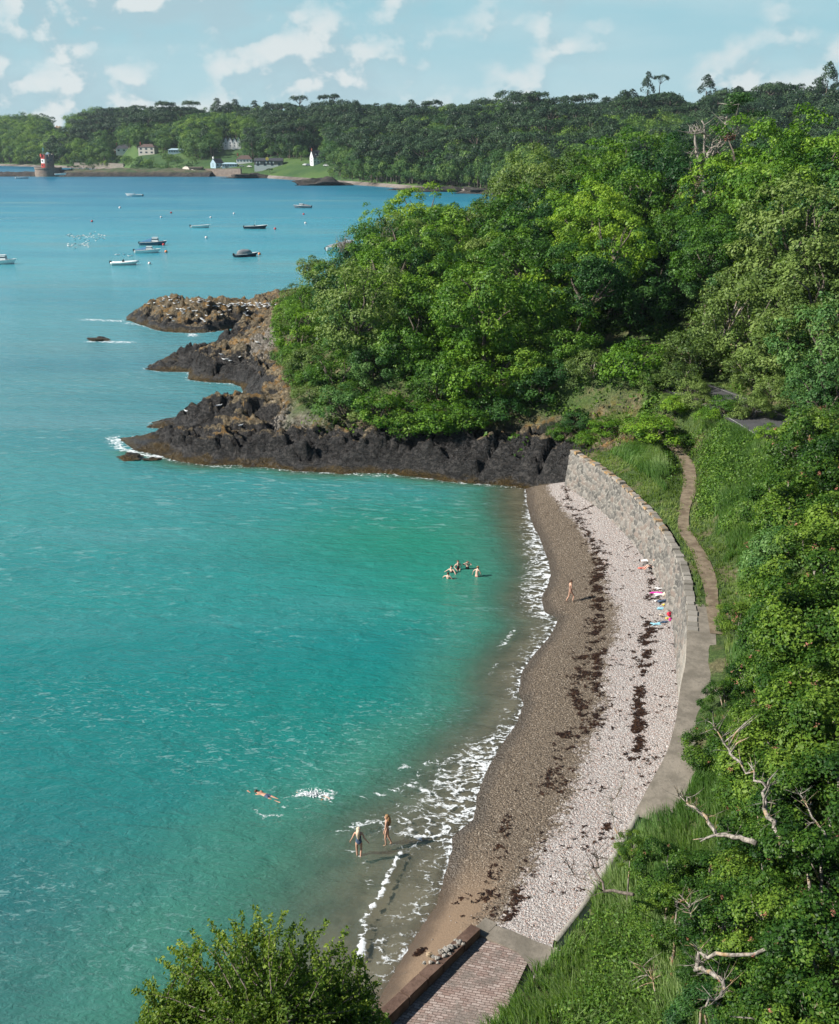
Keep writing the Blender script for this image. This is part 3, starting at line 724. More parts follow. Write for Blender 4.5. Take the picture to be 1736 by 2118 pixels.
def sea_fn(X, Y):
    ins = inside(X, Y, BEACHPG); d = np.where(ins, 0, pdist(X, Y, WL)); dr = pdist(X, Y, coast)
    depth = np.minimum(np.interp(Y, [44, 56], [0.085, 0.17]) * d, 0.35 + 0.30 * dr)
    depth = np.where((Y > 110), np.maximum(depth, 2.0), depth)
    W = np.interp(Y, [34, 38, 42, 44, 50, 53, 56, 60, 65, 70, 75, 84, 90, 96], [3.2, 2.6, 2.8, 4.8, 4.2, 1.8, 1.3, 1.5, 1.8, 2.2, 2.6, 2.0, 0.9, 0.35])
    st = np.interp(Y, [34, 38, 42, 44, 50, 53, 56, 60, 65, 70, 75, 84, 90, 96], [0.42, 0.42, 0.5, 0.66, 0.66, 0.62, 0.46, 0.52, 0.55, 0.66, 0.74, 0.7, 0.62, 0.5])
    foam = st * np.exp(-(d / W) ** 2) 
    foam = np.maximum(foam, 0.86 * np.exp(-(d / 0.22) ** 2) * sstep(34, 43, Y))
    foam = np.where(ins, 0.7 * np.exp(-(pdist(X, Y, WL) / 0.2) ** 2), foam)
    foam = np.maximum(foam, 0.56 * np.exp(-(dr / 0.9) ** 2) * np.where(Y > 190, 0.8, 1.0))
    for pl, w, s in foam_lines:
        if max(abs(q[0]) for q in pl) < 90:
            foam = np.maximum(foam, s * np.exp(-(pdist(X, Y, pl) / w) ** 2))
    green = 1.0 * blobf(X / 1.3, Y, 0.5 / 1.3, 84, 10) * sstep(0.25, 0.9, depth) + 0.6 * blobf(X, Y, 3, 72, 6) + 0.35 * blobf(X, Y, -4, 52, 9)
    z = 0.07 * (fbm(X * 0.22, Y * 0.45, 3, 200) - 0.5) * sstep(112, 100, Y) * sstep(-60, -50, X) * np.minimum(1, d / 4) * np.minimum(1, dr / 4)
    brk = np.exp(-(pdist(X, Y, foam_lines[0][0]) / 0.28) ** 2)
    z = z + 0.13 * brk
    return z, dict(depth=depth, foam=foam, green=np.clip(green, 0, 1))
xs = np.r_[-1900, -1500, -1200, -800, -550, -400, -300, np.arange(-220, -60, 12), np.arange(-60, -14, 0.55), np.arange(-14, 11, 0.17), np.arange(11, 18, 1.0), 30, 60, 120, 250, 500, 900, 1400, 1900]
ys = np.r_[-80, -20, 0, 10, 20, np.arange(26, 58, 0.18), np.arange(58, 102, 0.32), np.arange(102, 218, 0.6), np.arange(220, 700, 14), 760, 860, 1000, 1200, 1600, 2200]
me, _, _ = grid_mesh('sea', xs, ys, sea_fn)
tag(obj('sea', me, M['sea_water']), kind='structure')
bedm = MB().add([(-1900, -80, -6), (1900, -80, -6), (1900, 2200, -6), (-1900, 2200, -6)], [(0, 1, 2, 3)]).mesh('seabed')
tag(obj('seabed', bedm, M['far_shingle']), kind='structure')

# ---- strips: promenade, path, road
def strip(name, pl, hw, mt, dz=0.03, follow=None, off=0.0, n_between=6, uneven=0.0):
    pl = np.asarray(pl, float); t = np.arange(len(pl)); tt = np.linspace(0, len(pl) - 1, (len(pl) - 1) * n_between + 1)
    x = np.interp(tt, t, pl[:, 0]); y = np.interp(tt, t, pl[:, 1])
    k = np.array([1, 2, 3, 2, 1]) / 9.0
    xs_ = np.convolve(np.r_[x[0], x[0], x, x[-1], x[-1]], k, 'valid'); ys_ = np.convolve(np.r_[y[0], y[0], y, y[-1], y[-1]], k, 'valid')
    z = np.interp(tt, t, pl[:, 2]) if pl.shape[1] > 2 else np.zeros(len(tt))
    dx = np.gradient(xs_); dy = np.gradient(ys_); L = np.hypot(dx, dy); nx, ny = -dy / L, dx / L
    w = hw if not uneven else hw * (1 + uneven * (vn(tt * 0.9, tt * 0, 7) - 0.5) * 2)
    V = []; m = 5
    for q in np.linspace(-1, 1, m):
        V.append(np.stack([xs_ + nx * (off + q * w), ys_ + ny * (off + q * w), z + dz], 1))
    V = np.stack(V, 1); n = len(tt); V = V.reshape(-1, 3)
    if follow is not None:
        V[:, 2] = [zat(a, b, c) + dz for a, b, c in V]
    F = [(i * m + j, i * m + j + 1, (i + 1) * m + j + 1, (i + 1) * m + j) for i in range(n - 1) for j in range(m - 1)]
    return obj(name, mesh_np(name, V, F, True), mt)
wtop = lambda y: float(np.interp(y, [34, 38, 42, 46, 60], [1.75, 2.6, 3.7, 4.3, 4.4]))
tag(strip('road', road, 2.7, M['asphalt'], 0.07), kind='structure')
tag(strip('road_marking', road, 0.04, M['road_paint'], 0.085, off=2.35), kind='structure')
tag(strip('road_marking', road, 0.04, M['road_paint'], 0.085, off=-2.35), kind='structure')
tag(strip('footpath', path, 0.36, M['path_dirt'], 0.05, uneven=0.6), kind='structure')
_t = np.linspace(0, len(wall) - 1, 120); _wx = np.interp(_t, range(len(wall)), [q[0] for q in wall]); _wy = np.interp(_t, range(len(wall)), [q[1] for q in wall]); prom = [(x, y, wtop(y)) for x, y in zip(_wx, _wy) if 40.2 < y < 61]
tag(strip('promenade', prom, 0.80, M['concrete'], 0.04, off=0.74, n_between=1), kind='structure')

# ---- sea wall
def sea_wall():
    pl = np.array(wall); t = np.arange(len(pl)); seg = np.r_[0, np.cumsum(np.hypot(np.diff(pl[:, 0]), np.diff(pl[:, 1])))]
    L = seg[-1]; n = int(L / 0.085); s_ = np.linspace(0, L, n); x = np.interp(s_, seg, pl[:, 0]); y = np.interp(s_, seg, pl[:, 1])
    k = np.ones(21) / 21; x = np.convolve(np.r_[[x[0]] * 10, x, [x[-1]] * 10], k, 'valid'); y = np.convolve(np.r_[[y[0]] * 10, y, [y[-1]] * 10], k, 'valid')
    dx = np.gradient(x); dy = np.gradient(y); q = np.hypot(dx, dy); nx, ny = dy / q, -dx / q     # towards the beach
    sgn = np.sign(np.interp(0, [0, 1], [nx[n // 2], 0])); 
    if nx[n // 2] > 0: nx, ny = -nx, -ny
    top = np.interp(y, [34, 38, 42, 46, 60], [1.75, 2.6, 3.7, 4.3, 4.4]); m = 42; hh = np.linspace(0, 1, m)
    Sg, Hh = np.meshgrid(s_, hh); base = 0.25
    z = base + (top[None, :] - base) * Hh
    wx = Sg + 0.25 * (fbm(Sg * 1.2, z * 1.2, 3, 300) - 0.5); wz = z + 0.25 * (fbm(Sg * 1.2 + 8, z * 1.2, 3, 301) - 0.5)
    f1, f2, idv = worley(wx * 1.45, wz * 2.5, 33)
    e = f2 - f1; mortar = 1 - sstep(0.03, 0.12, e)
    rel = 0.085 * sstep(0.02, 0.30, e) + 0.05 * (idv - 0.5) + 0.05 * (fbm(wx * 4, wz * 4, 3, 310) - 0.5)
    flat = sstep(52, 59, y)[None, :] * 0.85 + 0.15
    lean = (0.10 + 0.45 * sstep(48, 60, y)[None, :]) * (1 - Hh)
    butt = np.zeros_like(y)
    for yb in (66.2,): butt += 0.45 * np.exp(-((y - yb) / 0.5) ** 4)
    o_ = lean + rel * flat + butt[None, :] * (1 - 0.7 * Hh)
    V = np.stack([x[None] + nx[None] * o_, y[None] + ny[None] * o_, z], 2).reshape(-1, 3)
    i = np.arange(n - 1); j = np.arange(m - 1); I, J = np.meshgrid(i, j); a = (J * n + I).ravel(); F = np.stack([a, a + 1, a + n + 1, a + n], 1)
    # flat top 0.55 m deep and a back face
    tb = len(V); tw = 0.18 + 0.42 * sstep(55, 60, y); T0 = V[(m - 1) * n:m * n].copy(); T1 = np.stack([x - nx * tw, y - ny * tw, top], 1); T2 = np.stack([x - nx * tw, y - ny * tw, top * 0 + 0.2], 1)
    V = np.r_[V, T0, T1, T2]; a = np.arange(n - 1)
    F = np.r_[F, np.stack([tb + a, tb + a + 1, tb + n + a + 1, tb + n + a], 1), np.stack([tb + n + a, tb + n + a + 1, tb + 2 * n + a + 1, tb + 2 * n + a], 1)]
    me = mesh_np('masonry', V, F, True)
    z0 = np.zeros(3 * n)
    fattr(me, 'stone', np.r_[idv.ravel(), z0 + 0.6]); fattr(me, 'mortar', np.r_[(mortar * flat).ravel(), z0]); fattr(me, 'height', np.r_[Hh.ravel(), z0 + 1])
    root = empty('sea_wall', (wall[6][0], wall[6][1], 0), 'long curved grey stone sea wall between pebble beach and grassy path', 'sea wall')
    o = obj('masonry', me, M['wall_stone'], root); o.location = -root.location
    # coping stones
    rnd = random.Random(4); mb = MB(); idl = []; s0 = 0.0
    while s0 < L - 0.5:
        w = rnd.uniform(0.45, 0.95); sc = s0 + w / 2; xx = np.interp(sc, s_, x); yy = np.interp(sc, s_, y)
        if yy < 57: break
        ax, ay = np.interp(sc, s_, nx), np.interp(sc, s_, ny); hz = rnd.uniform(0.10, 0.26) * (1.0 if yy > 60 else 0.6); dd = rnd.uniform(0.45, 0.66)
        nv = len(mb.v)
        mb.box((xx - ax * 0.26 + rnd.uniform(-.04, .04), yy - ay * 0.26, np.interp(sc, s_, top) + hz / 2 - 0.03), (w * 0.93, dd, hz), math.atan2(-ax, ay) + rnd.uniform(-.07, .07), 0.86)
        idl += [rnd.random()] * (len(mb.v) - nv); s0 += w
    me = mb.mesh('coping'); fattr(me, 'stone', idl)
    o = obj('coping', me, M['coping_stone'], root); o.location = -root.location
sea_wall()

# ================================================================== FAR SHORE
SU = [-200, 0, 150, 250, 290, 420, 540, 620, 700, 860, 1000, 1100, 1300, 1736, 2000]
SD = [1350, 1240, 1150, 1100, 985, 925, 884, 830, 774, 690, 645, 600, 560, 520, 500]
SIL = [(-200, 240), (0, 243), (50, 238), (100, 240), (130, 238), (155, 234), (190, 226), (250, 219), (300, 222), (350, 226), (450, 222), (500, 218), (600, 218), (700, 212), (760, 210), (850, 214), (950, 206), (1020, 198), (1100, 198), (1180, 199), (1230, 202), (1290, 190), (1340, 184), (1400, 192), (1460, 190), (1500, 174), (1560, 170), (1620, 180), (1690, 176), (1736, 172), (1900, 170)]
CRX = [-200, 130, 160, 300, 500, 700, 900, 1100, 1300, 1500, 1900]
CRS = [420, 400, 330, 300, 300, 300, 300, 290, 280, 260, 260]          # crest distance beyond the shore
def far_u(x, y):
    return CXP + FPX * x / (y * math.cos(PITCH) + 27 * math.sin(PITCH))
def far_z(x, y):
    x = np.asarray(x, float); y = np.asarray(y, float)
    u = far_u(x, y); D = np.interp(u, SU, SD); s_ = y - D
    cs = np.interp(u, CRX, CRS); vs = np.interp(u, [q[0] for q in SIL], [q[1] for q in SIL])
    el = np.arctan((CYP - vs) / FPX) - PITCH
    zc = CAMH + (D + cs) * np.tan(el) - np.interp(u, [0, 300, 800, 1400], [20, 22, 26, 27])
    flat = np.interp(u, [0, 240, 300, 690, 740, 1900], [6, 20, 75, 70, 10, 6])
    low = np.interp(s_, [-30, 0, 12, 40, 70, 120], [-3, 0, 3, 7, 11.5, 15])
    t = np.clip((s_ - flat) / (cs - flat), 0, 1)
    prof = 1 - (1 - t) ** 1.5
    z0 = np.interp(np.minimum(s_, flat), [-30, 0, 12, 40, 70, 120], [-3, 0, 3, 7, 11.5, 15])
    z = z0 + (zc - z0) * prof
    z = z + 9 * (fbm(x / 90.0, y / 90.0, 3, 500) - 0.5) * sstep(0, 0.25, t) * (1 - sstep(0.75, 1.0, t))
    z = z - np.clip(s_ - cs, 0, 900) * 0.02
    return z, s_, t, u, cs
us = np.r_[np.arange(-260, 1980, 9)]; ss = np.r_[-30, -8, np.arange(0, 60, 4), np.arange(60, 460, 9), 520, 600, 700]
U, SS = np.meshgrid(us, ss)
Dg = np.interp(U, SU, SD) + SS; Xg = (U - CXP) / FPX * (Dg * math.cos(PITCH) + 27 * math.sin(PITCH)); Zg = far_z(Xg, Dg)[0]
nx_ = len(us); I, J = np.meshgrid(np.arange(nx_ - 1), np.arange(len(ss) - 1)); a_ = (J * nx_ + I).ravel()
FV = np.stack([Xg.ravel(), Dg.ravel(), Zg.ravel()], 1); FF = np.stack([a_, a_ + 1, a_ + nx_ + 1, a_ + nx_], 1)
sm = SS.ravel()[FF].max(axis=1)
beach_f = sm <= 8.5
me = mesh_np('far_beach', FV, FF[beach_f], True); tag(obj('far_beach', me, M['far_shingle']), kind='structure')
me = mesh_np('far_hills', FV, FF[~beach_f], True); tag(obj('far_hills', me, M['far_meadow']), kind='structure')
FBVH = BVHTree.FromPolygons([tuple(v) for v in FV.tolist()], FF.tolist())
def fhit(u, v):
    h = FBVH.ray_cast(ORG, Vector(ray(u, v)).normalized()); return h[0]

# ================================================================== FOLIAGE
def leafcloud(rs, pos, nrm, size, aspect=0.62, jit=0.75, up=0.35, fold=0.0):
    """rhombic leaves at pos facing about nrm; returns verts, faces"""
    n = len(pos)
    N = nrm + rs.normal(size=(n, 3)) * jit + np.array([0, 0, up]); N /= np.linalg.norm(N, axis=1)[:, None] + 1e-9
    Rv = rs.normal(size=(n, 3)); T = np.cross(N, Rv); T /= np.linalg.norm(T, axis=1)[:, None] + 1e-9; B = np.cross(N, T)
    sz = (size * (0.6 + 0.75 * rs.rand(n)))[:, None]
    V = np.stack([pos - T * sz * 0.5, pos - B * sz * 0.5 * aspect + N * sz * fold, pos + T * sz * 0.5, pos + B * sz * 0.5 * aspect + N * sz * fold], 1).reshape(-1, 3)
    return V, np.arange(n * 4).reshape(-1, 4)
def blob_crown(seed, nblob=60, br=(0.20, 0.34), nleaf=9000, ls=0.07, flat=0.85, low=-0.45, jit=0.7, shape='round', spray=0.0):
    """crown of unit radius: leafy boughs on an uneven dome"""
    rs = np.random.RandomState(seed); C = []; tries = 0
    lobes = rs.normal(size=(6, 3)); lobes /= np.linalg.norm(lobes, axis=1)[:, None]; la = 0.12 + 0.22 * rs.rand(6)
    while len(C) < nblob and tries < 9000:
        tries += 1
        d = rs.normal(size=3); d /= np.linalg.norm(d)
        if d[2] < low: continue
        q = 0.72 + sum(a * max(0, d @ l) ** 3 for a, l in zip(la, lobes))
        q *= rs.uniform(0.80, 1.02) if rs.rand() < 0.8 else rs.uniform(0.35, 0.8)
        p = d * q; p[2] *= flat
        if shape == 'cone': p[:2] *= max(0.15, 0.95 - 0.62 * (p[2] + 0.5)); p[2] *= 1.25
        if shape == 'umbrella': p[2] = p[2] * 0.28 + 0.45 + 0.10 * rs.rand(); p[:2] *= 1.05
        if len(C) and min(np.linalg.norm(p - c) for c in C) < 0.11: continue
        C.append(p)
    C = np.array(C); nb = len(C); brr = rs.uniform(br[0], br[1], nb); bt = rs.rand(nb)
    k = rs.choice(nb, nleaf, p=brr ** 2 / (brr ** 2).sum()); d = rs.normal(size=(nleaf, 3)); d /= np.linalg.norm(d, axis=1)[:, None]
    outw = C[k] / (np.linalg.norm(C[k], axis=1)[:, None] + 1e-6) + np.array([0, 0, 0.35])
    fl = (d * outw).sum(1) < -0.35; d[fl] *= -1
    sub = vn(d[:, 0] * 2.2 + k * 3.1, d[:, 1] * 2.2 + d[:, 2] * 1.7 + k, seed)
    rad = brr[k] * (0.50 + 0.75 * sub + 0.10 * rs.normal(size=nleaf)); sq = np.array([1, 1, 0.72])
    pos = C[k] + d * rad[:, None] * sq
    if spray: pos += d * (rs.rand(nleaf) ** 6 * spray)[:, None]
    V, F = leafcloud(rs, pos, d * 0.9 + outw * 0.25, ls * (0.65 + 0.7 * rs.rand(nleaf) ** 2), jit=jit * 0.8)
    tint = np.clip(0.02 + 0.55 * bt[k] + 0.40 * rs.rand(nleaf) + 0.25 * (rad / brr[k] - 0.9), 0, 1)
    sc_n = 1.06 / np.percentile(np.linalg.norm(pos[:, :2], axis=1), 97) if shape == 'round' else 1.0; V = V * sc_n; C = C * sc_n
    me = mesh_np('crown', V, F); fattr(me, 'tint', np.repeat(tint, 4))
    return me, C
def limb_mesh(C, seed, n=9, r0=0.045, start=-0.55, top_shift=0.0, wig=0.07):
    """limbs from the trunk head to the boughs, unit crown"""
    rnd = random.Random(seed); mb = MB(); Cs = sorted([tuple(c) for c in C], key=lambda c: rnd.random())[:n]
    for c in Cs:
        p0 = Vector((0, 0, start)); p3 = Vector(c) * 0.97; mid = p0.lerp(p3, 0.5) + Vector((rnd.uniform(-wig, wig), rnd.uniform(-wig, wig), rnd.uniform(-0.02, 0.14)))
        q1 = p0.lerp(mid, 0.5) + Vector((rnd.uniform(-wig, wig), rnd.uniform(-wig, wig), 0)) * 0.7; q2 = mid.lerp(p3, 0.5) + Vector((rnd.uniform(-wig, wig), rnd.uniform(-wig, wig), rnd.uniform(-wig, wig)))
        mb.tube([p0, q1, mid, q2, p3], [r0, r0 * 0.75, r0 * 0.55, r0 * 0.36, r0 * 0.15], 5)
        for _ in range(2):
            e = q2 + Vector((rnd.uniform(-.22, .22), rnd.uniform(-.22, .22), rnd.uniform(-.05, .2))); mb.tube([mid, mid.lerp(e, 0.5) + Vector((rnd.uniform(-.03, .03),) * 3), e], [r0 * 0.35, r0 * 0.22, r0 * 0.08], 4)
    return mb.mesh('limbs', True)
def trunk_mesh(seed):
    rnd = random.Random(seed); mb = MB()
    mb.tube([(0, 0, -0.06), (rnd.uniform(-.02, .02), rnd.uniform(-.02, .02), 0.25), (rnd.uniform(-.03, .03), rnd.uniform(-.03, .03), 0.6), (0, 0, 1.0)], [0.085, 0.062, 0.052, 0.042], 8)
    return mb.mesh('trunk', True)
PROTO = {}
def proto(kind, var, **kw):
    me, C = blob_crown(hash_(kind) + var * 17, **kw)
    if kind == 'bigleaf':      # red winged seeds hanging among the leaves
        rs = np.random.RandomState(6 + var); P = np.concatenate([(lambda d: d / np.linalg.norm(d) * 0.98 + rs.normal(size=(16, 3)) * 0.02)(np.array([a, b, abs(c) * .8])) for a, b, c in rs.normal(size=(8, 3))])
        V2, F2 = leafcloud(rs, P, P, 0.030, aspect=0.4); n = len(me.vertices); co = np.empty(n * 3, np.float32); me.vertices.foreach_get('co', co); ti = np.empty(n, np.float32); me.attributes['tint'].data.foreach_get('value', ti)
        me = mesh_np('crown', np.r_[co.reshape(-1, 3), V2], np.arange(n + len(V2)).reshape(-1, 4)); fattr(me, 'tint', np.r_[ti, np.zeros(len(V2))]); mi = np.zeros((n + len(V2)) // 4, np.int32); mi[n // 4:] = 1; me.polygons.foreach_set('material_index', mi); me.materials.append(M['leaf_near']); me.materials.append(M['red_flower'])
    lm = limb_mesh(C, var + 5); PROTO.setdefault(kind, []).append((me, lm, trunk_mesh(var)))
def hash_(s): return sum(ord(c) * (i + 3) for i, c in enumerate(s)) % 5000
for v in range(4): proto('broad', v, nblob=75, br=(0.13, 0.25), nleaf=15000, ls=0.052, low=-0.8)
for v in range(2): proto('open', v, nblob=60, br=(0.10, 0.20), nleaf=8000, ls=0.050, spray=0.2)
for v in range(2): proto('small', v, nblob=40, br=(0.16, 0.30), nleaf=6500, ls=0.075, spray=0.15)
for v in range(3): proto('bigleaf', v, nblob=46, br=(0.13, 0.27), nleaf=25000, ls=0.050, low=-0.6, spray=0.12)
NTREE = 0
def grow(kind, lm, u, v, D, r, name, label, group=None, bark='bark', squash=1.0, ground=None, cat='tree', var=None):
    """a tree whose crown centre stands at horizontal distance D on the sight line through (u, v)"""
    global NTREE
    x, y, z = atD(u, v, D); gz = zat(x, y, 3.0) if ground is None else ground
    return grow_at(kind, lm, x, y, gz, z - gz, r, name, label, group, bark, squash, cat, var)
def grow_at(kind, lm, x, y, gz, hc, r, name, label, group=None, bark='bark', squash=1.0, cat='tree', var=None):
    global NTREE
    NTREE += 1; hc = max(hc, r * 0.35); rnd = random.Random(NTREE * 7 + 1)
    ps = PROTO[kind]; me, lme, tme = ps[rnd.randrange(len(ps)) if var is None else var % len(ps)]
    root = empty(name, (x, y, gz), label, cat, group, rnd.uniform(0, 6.28))
    c = obj('crown', me, None, root, (0, 0, hc)); c.scale = (r, r, r * squash)
    link_mat(c, lm)
    b = obj('limbs', lme, None, root, (0, 0, hc)); b.scale = (r, r, r * squash); link_mat(b, bark)
    tz = max(0.3, hc - 0.55 * r * squash)
    t_ = obj('trunk', tme, None, root, (0, 0, 0)); t_.scale = (r * 0.75, r * 0.75, tz); link_mat(t_, bark)
    return root
def link_mat(o, name):
    if not o.data.materials: o.data.materials.append(M[name])
    o.material_slots[0].link = 'OBJECT'; o.material_slots[0].material = M[name]

HG = 'broadleaved trees massed on the wooded headland'
T = [  # u, v, D, r, kind, leaf, squash, label (None = one of the headland mass)
 (690, 590, 152, 5.2, 'open', 'leaf_olive', 1.0, 'loose olive-green tree at the seaward left edge of the headland wood, above the middle rocks'),
 (640, 650, 146, 4.0, 'open', 'leaf_yellow', 1.2, 'thin yellow-green tree leaning over the water at the far left edge of the headland wood'),
 (622, 735, 137, 3.6, 'broad', 'leaf_yellow', 1.0, 'low light-green tree just behind the middle black rocks'),
 (645, 812, 121, 3.0, 'small', 'leaf_olive', 1.0, 'small pale green tree at the foot of the wood above the white-patched rock'),
 (760, 520, 163, 5.0, 'open', 'leaf_sycamore', 1.1, None), (725, 640, 146, 5.0, 'broad', 'leaf_sycamore', 1.0, None),
 (868, 455, 172, 6.0, 'broad', 'leaf_yellow', 0.85, 'bright yellow-green rounded tree on the top of the headland against the water'),
 (930, 470, 170, 4.5, 'broad', 'leaf_sycamore', 0.9, None), (805, 480, 172, 4.4, 'broad', 'leaf_yellow', 1.0, None),
 (805, 560, 152, 5.6, 'broad', 'leaf_sycamore', 1.0, None), (880, 545, 155, 5.5, 'broad', 'leaf_sycamore', 1.0, None),
 (960, 530, 156, 6.0, 'broad', 'leaf_sycamore', 0.95, None), (1010, 500, 160, 5.5, 'broad', 'leaf_olive', 0.9, None),
 (810, 680, 134, 6.0, 'broad', 'leaf_sycamore', 1.0, None), (900, 640, 138, 6.0, 'broad', 'leaf_yellow', 1.0, None),
 (985, 630, 136, 6.2, 'broad', 'leaf_sycamore', 1.0, None), (1080, 600, 138, 6.0, 'broad', 'leaf_sycamore', 1.0, None),
 (730, 745, 125, 5.0, 'broad', 'leaf_bluegreen', 1.0, None), (700, 835, 114, 3.4, 'broad', 'leaf_sycamore', 0.9, None),
 (775, 820, 114, 3.8, 'broad', 'leaf_bluegreen', 1.0, None), (860, 790, 115, 5.2, 'broad', 'leaf_sycamore', 1.0, None),
 (900, 720, 122, 6.0, 'broad', 'leaf_sycamore', 1.0, None), (985, 735, 117, 6.0, 'broad', 'leaf_yellow', 1.0, 'large light-green tree at the front of the headland, left of the bare twisting branches'),
 (1000, 820, 108.5, 5.0, 'broad', 'leaf_yellow', 0.9, 'light-green tree hanging over the long black rock face'), (910, 850, 109, 4.2, 'broad', 'leaf_sycamore', 0.9, None),
 (1090, 720, 114, 5.6, 'broad', 'leaf_sycamore', 1.0, None), (1085, 815, 108, 4.4, 'broad', 'leaf_sycamore', 0.9, None),
 (1150, 660, 119, 6.0, 'broad', 'leaf_yellow', 1.0, 'yellow-green tree in the middle of the wood beside the deep shadow'), (1160, 780, 109, 4.0, 'broad', 'leaf_sycamore', 0.9, None),
 (1050, 450, 170, 6.0, 'broad', 'leaf_olive', 1.0, None), (1100, 400, 176, 6.6, 'broad', 'leaf_olive', 1.0, 'tall olive-green tree where the headland wood meets the far bay'),
 (1110, 510, 154, 6.4, 'broad', 'leaf_sycamore', 1.0, None), (1165, 420, 165, 6.6, 'broad', 'leaf_olive', 1.0, None),
 (1190, 530, 148, 6.8, 'broad', 'leaf_sycamore', 1.0, None), (1240, 370, 172, 6.6, 'broad', 'leaf_yellow', 1.0, 'rounded light tree standing highest at the back left of the wood crest'),
 (1230, 450, 158, 6.4, 'broad', 'leaf_sycamore', 1.0, None), (1310, 370, 164, 6.4, 'broad', 'leaf_sycamore', 1.0, None), (1190, 620, 130, 5.6, 'broad', 'leaf_sycamore', 1.0, None),
 (1310, 480, 146, 7.0, 'broad', 'leaf_yellow', 1.0, 'wide bright green tree in the centre right of the wood'), (1270, 570, 136, 6.2, 'broad', 'leaf_sycamore', 1.0, None),
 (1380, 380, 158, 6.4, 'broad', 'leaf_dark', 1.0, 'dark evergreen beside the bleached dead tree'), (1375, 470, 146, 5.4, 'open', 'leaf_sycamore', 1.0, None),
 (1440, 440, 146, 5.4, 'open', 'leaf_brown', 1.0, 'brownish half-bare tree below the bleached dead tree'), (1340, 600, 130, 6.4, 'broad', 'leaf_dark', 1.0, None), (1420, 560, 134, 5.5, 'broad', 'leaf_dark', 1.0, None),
 (1250, 680, 124, 5.6, 'broad', 'leaf_dark', 1.0, None), (1330, 700, 121, 5.6, 'broad', 'leaf_dark', 1.0, None), (1400, 660, 124, 5.6, 'broad', 'leaf_dark', 1.0, None),  # dark crowns beside the deep shadow: leaf colour stands in for shade
 (1560, 368, 142, 6.8, 'broad', 'leaf_yellow', 1.0, 'huge bright yellow-green tree right of the bleached dead tree'), (1670, 385, 138, 7.6, 'broad', 'leaf_yellow', 1.1, 'tallest yellow-green tree at the top right of the wood'),
 (1500, 440, 138, 5.8, 'broad', 'leaf_yellow', 1.0, None), (1600, 450, 128, 7.0, 'broad', 'leaf_sycamore', 1.1, None), (1720, 440, 124, 7.0, 'broad', 'leaf_sycamore', 1.1, None), (1790, 385, 136, 8, 'broad', 'leaf_sycamore', 1.0, None),
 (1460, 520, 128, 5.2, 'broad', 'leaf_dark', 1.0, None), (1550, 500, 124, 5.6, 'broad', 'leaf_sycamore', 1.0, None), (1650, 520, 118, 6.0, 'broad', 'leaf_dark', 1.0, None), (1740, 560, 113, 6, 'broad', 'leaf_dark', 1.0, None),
 (1480, 570, 116, 4.8, 'broad', 'leaf_bluegreen', 0.85, 'grey-green rounded tree just right of the deep shadow'), (1555, 590, 113, 5.0, 'broad', 'leaf_olive', 0.9, None),
 (1640, 600, 108, 6.0, 'broad', 'leaf_olive', 0.9, 'broad olive-brown tree above the road, right of the grey-green one'), (1720, 650, 101, 5.6, 'broad', 'leaf_olive', 1.0, None),
 (1500, 680, 103, 4.6, 'open', 'leaf_olive', 1.1, 'olive tree with pale trunk showing above the bend of the road'), (1570, 700, 101, 5.0, 'broad', 'leaf_olive', 1.0, None),
 (1440, 755, 102, 3.6, 'small', 'leaf_olive', 0.9, 'olive hawthorn with grey bare lower boughs left of the road'), (1640, 745, 95, 4.6, 'broad', 'leaf_olive', 0.9, None), (1560, 765, 97, 3.2, 'open', 'leaf_olive', 0.8, None),
 (1725, 745, 88, 4.6, 'broad', 'leaf_bluegreen', 1.1, 'dense blue-green tree at the right edge beside the road'), (1715, 830, 84, 3.2, 'broad', 'leaf_bluegreen', 0.9, None), (1640, 820, 89, 2.6, 'open', 'leaf_olive', 0.8, None),
 (1300, 825, 101, 3.2, 'small', 'leaf_yellow', 0.9, 'small round bright hawthorn behind the far end of the sea wall'), (1225, 830, 104, 2.5, 'small', 'leaf_olive', 1.0, 'small hawthorn left of the round bright one, above the corner of the wall'),
 (1375, 820, 103, 3.2, 'small', 'leaf_olive', 0.9, None),
]
T += [(u, v, D, r, 'small', lm, 0.9, None) for u, v, D, r, lm in [(600, 705, 148, 2.4, 'leaf_olive'), (598, 755, 139, 2.2, 'leaf_sycamore'), (607, 800, 129, 2.0, 'leaf_olive'), (622, 845, 119, 1.7, 'leaf_sycamore'), (600, 665, 160, 2.6, 'leaf_sycamore'), (615, 630, 166, 3.0, 'leaf_olive')]]
T += [(u, v, D, r, 'small', lm, 0.8, None) for u, v, D, r, lm in [(655, 835, 117, 2.2, 'leaf_sycamore'), (688, 868, 112, 2.0, 'leaf_olive'), (628, 815, 122, 1.9, 'leaf_sycamore'), (755, 890, 107.5, 1.8, 'leaf_olive')]]
T += [(u, v, D, r, 'small', lm, 0.75, None) for u, v, D, r, lm in [(1200, 878, 101, 2.0, 'leaf_dark'), (1160, 902, 99.5, 1.5, 'leaf_sycamore'), (1290, 878, 98, 1.9, 'leaf_olive'), (1335, 872, 99, 1.9, 'leaf_sycamore'), (1215, 918, 97, 1.3, 'leaf_yellow'), (1300, 926, 95, 1.2, 'leaf_olive'), (1395, 880, 94, 1.5, 'leaf_yellow'), (1435, 872, 93, 1.6, 'leaf_olive'), (1470, 905, 89, 1.6, 'leaf_yellow'), (1420, 912, 91, 1.2, 'leaf_sycamore'), (1500, 870, 89, 1.5, 'leaf_sycamore'), (1590, 960, 80, 1.4, 'leaf_yellow')]]
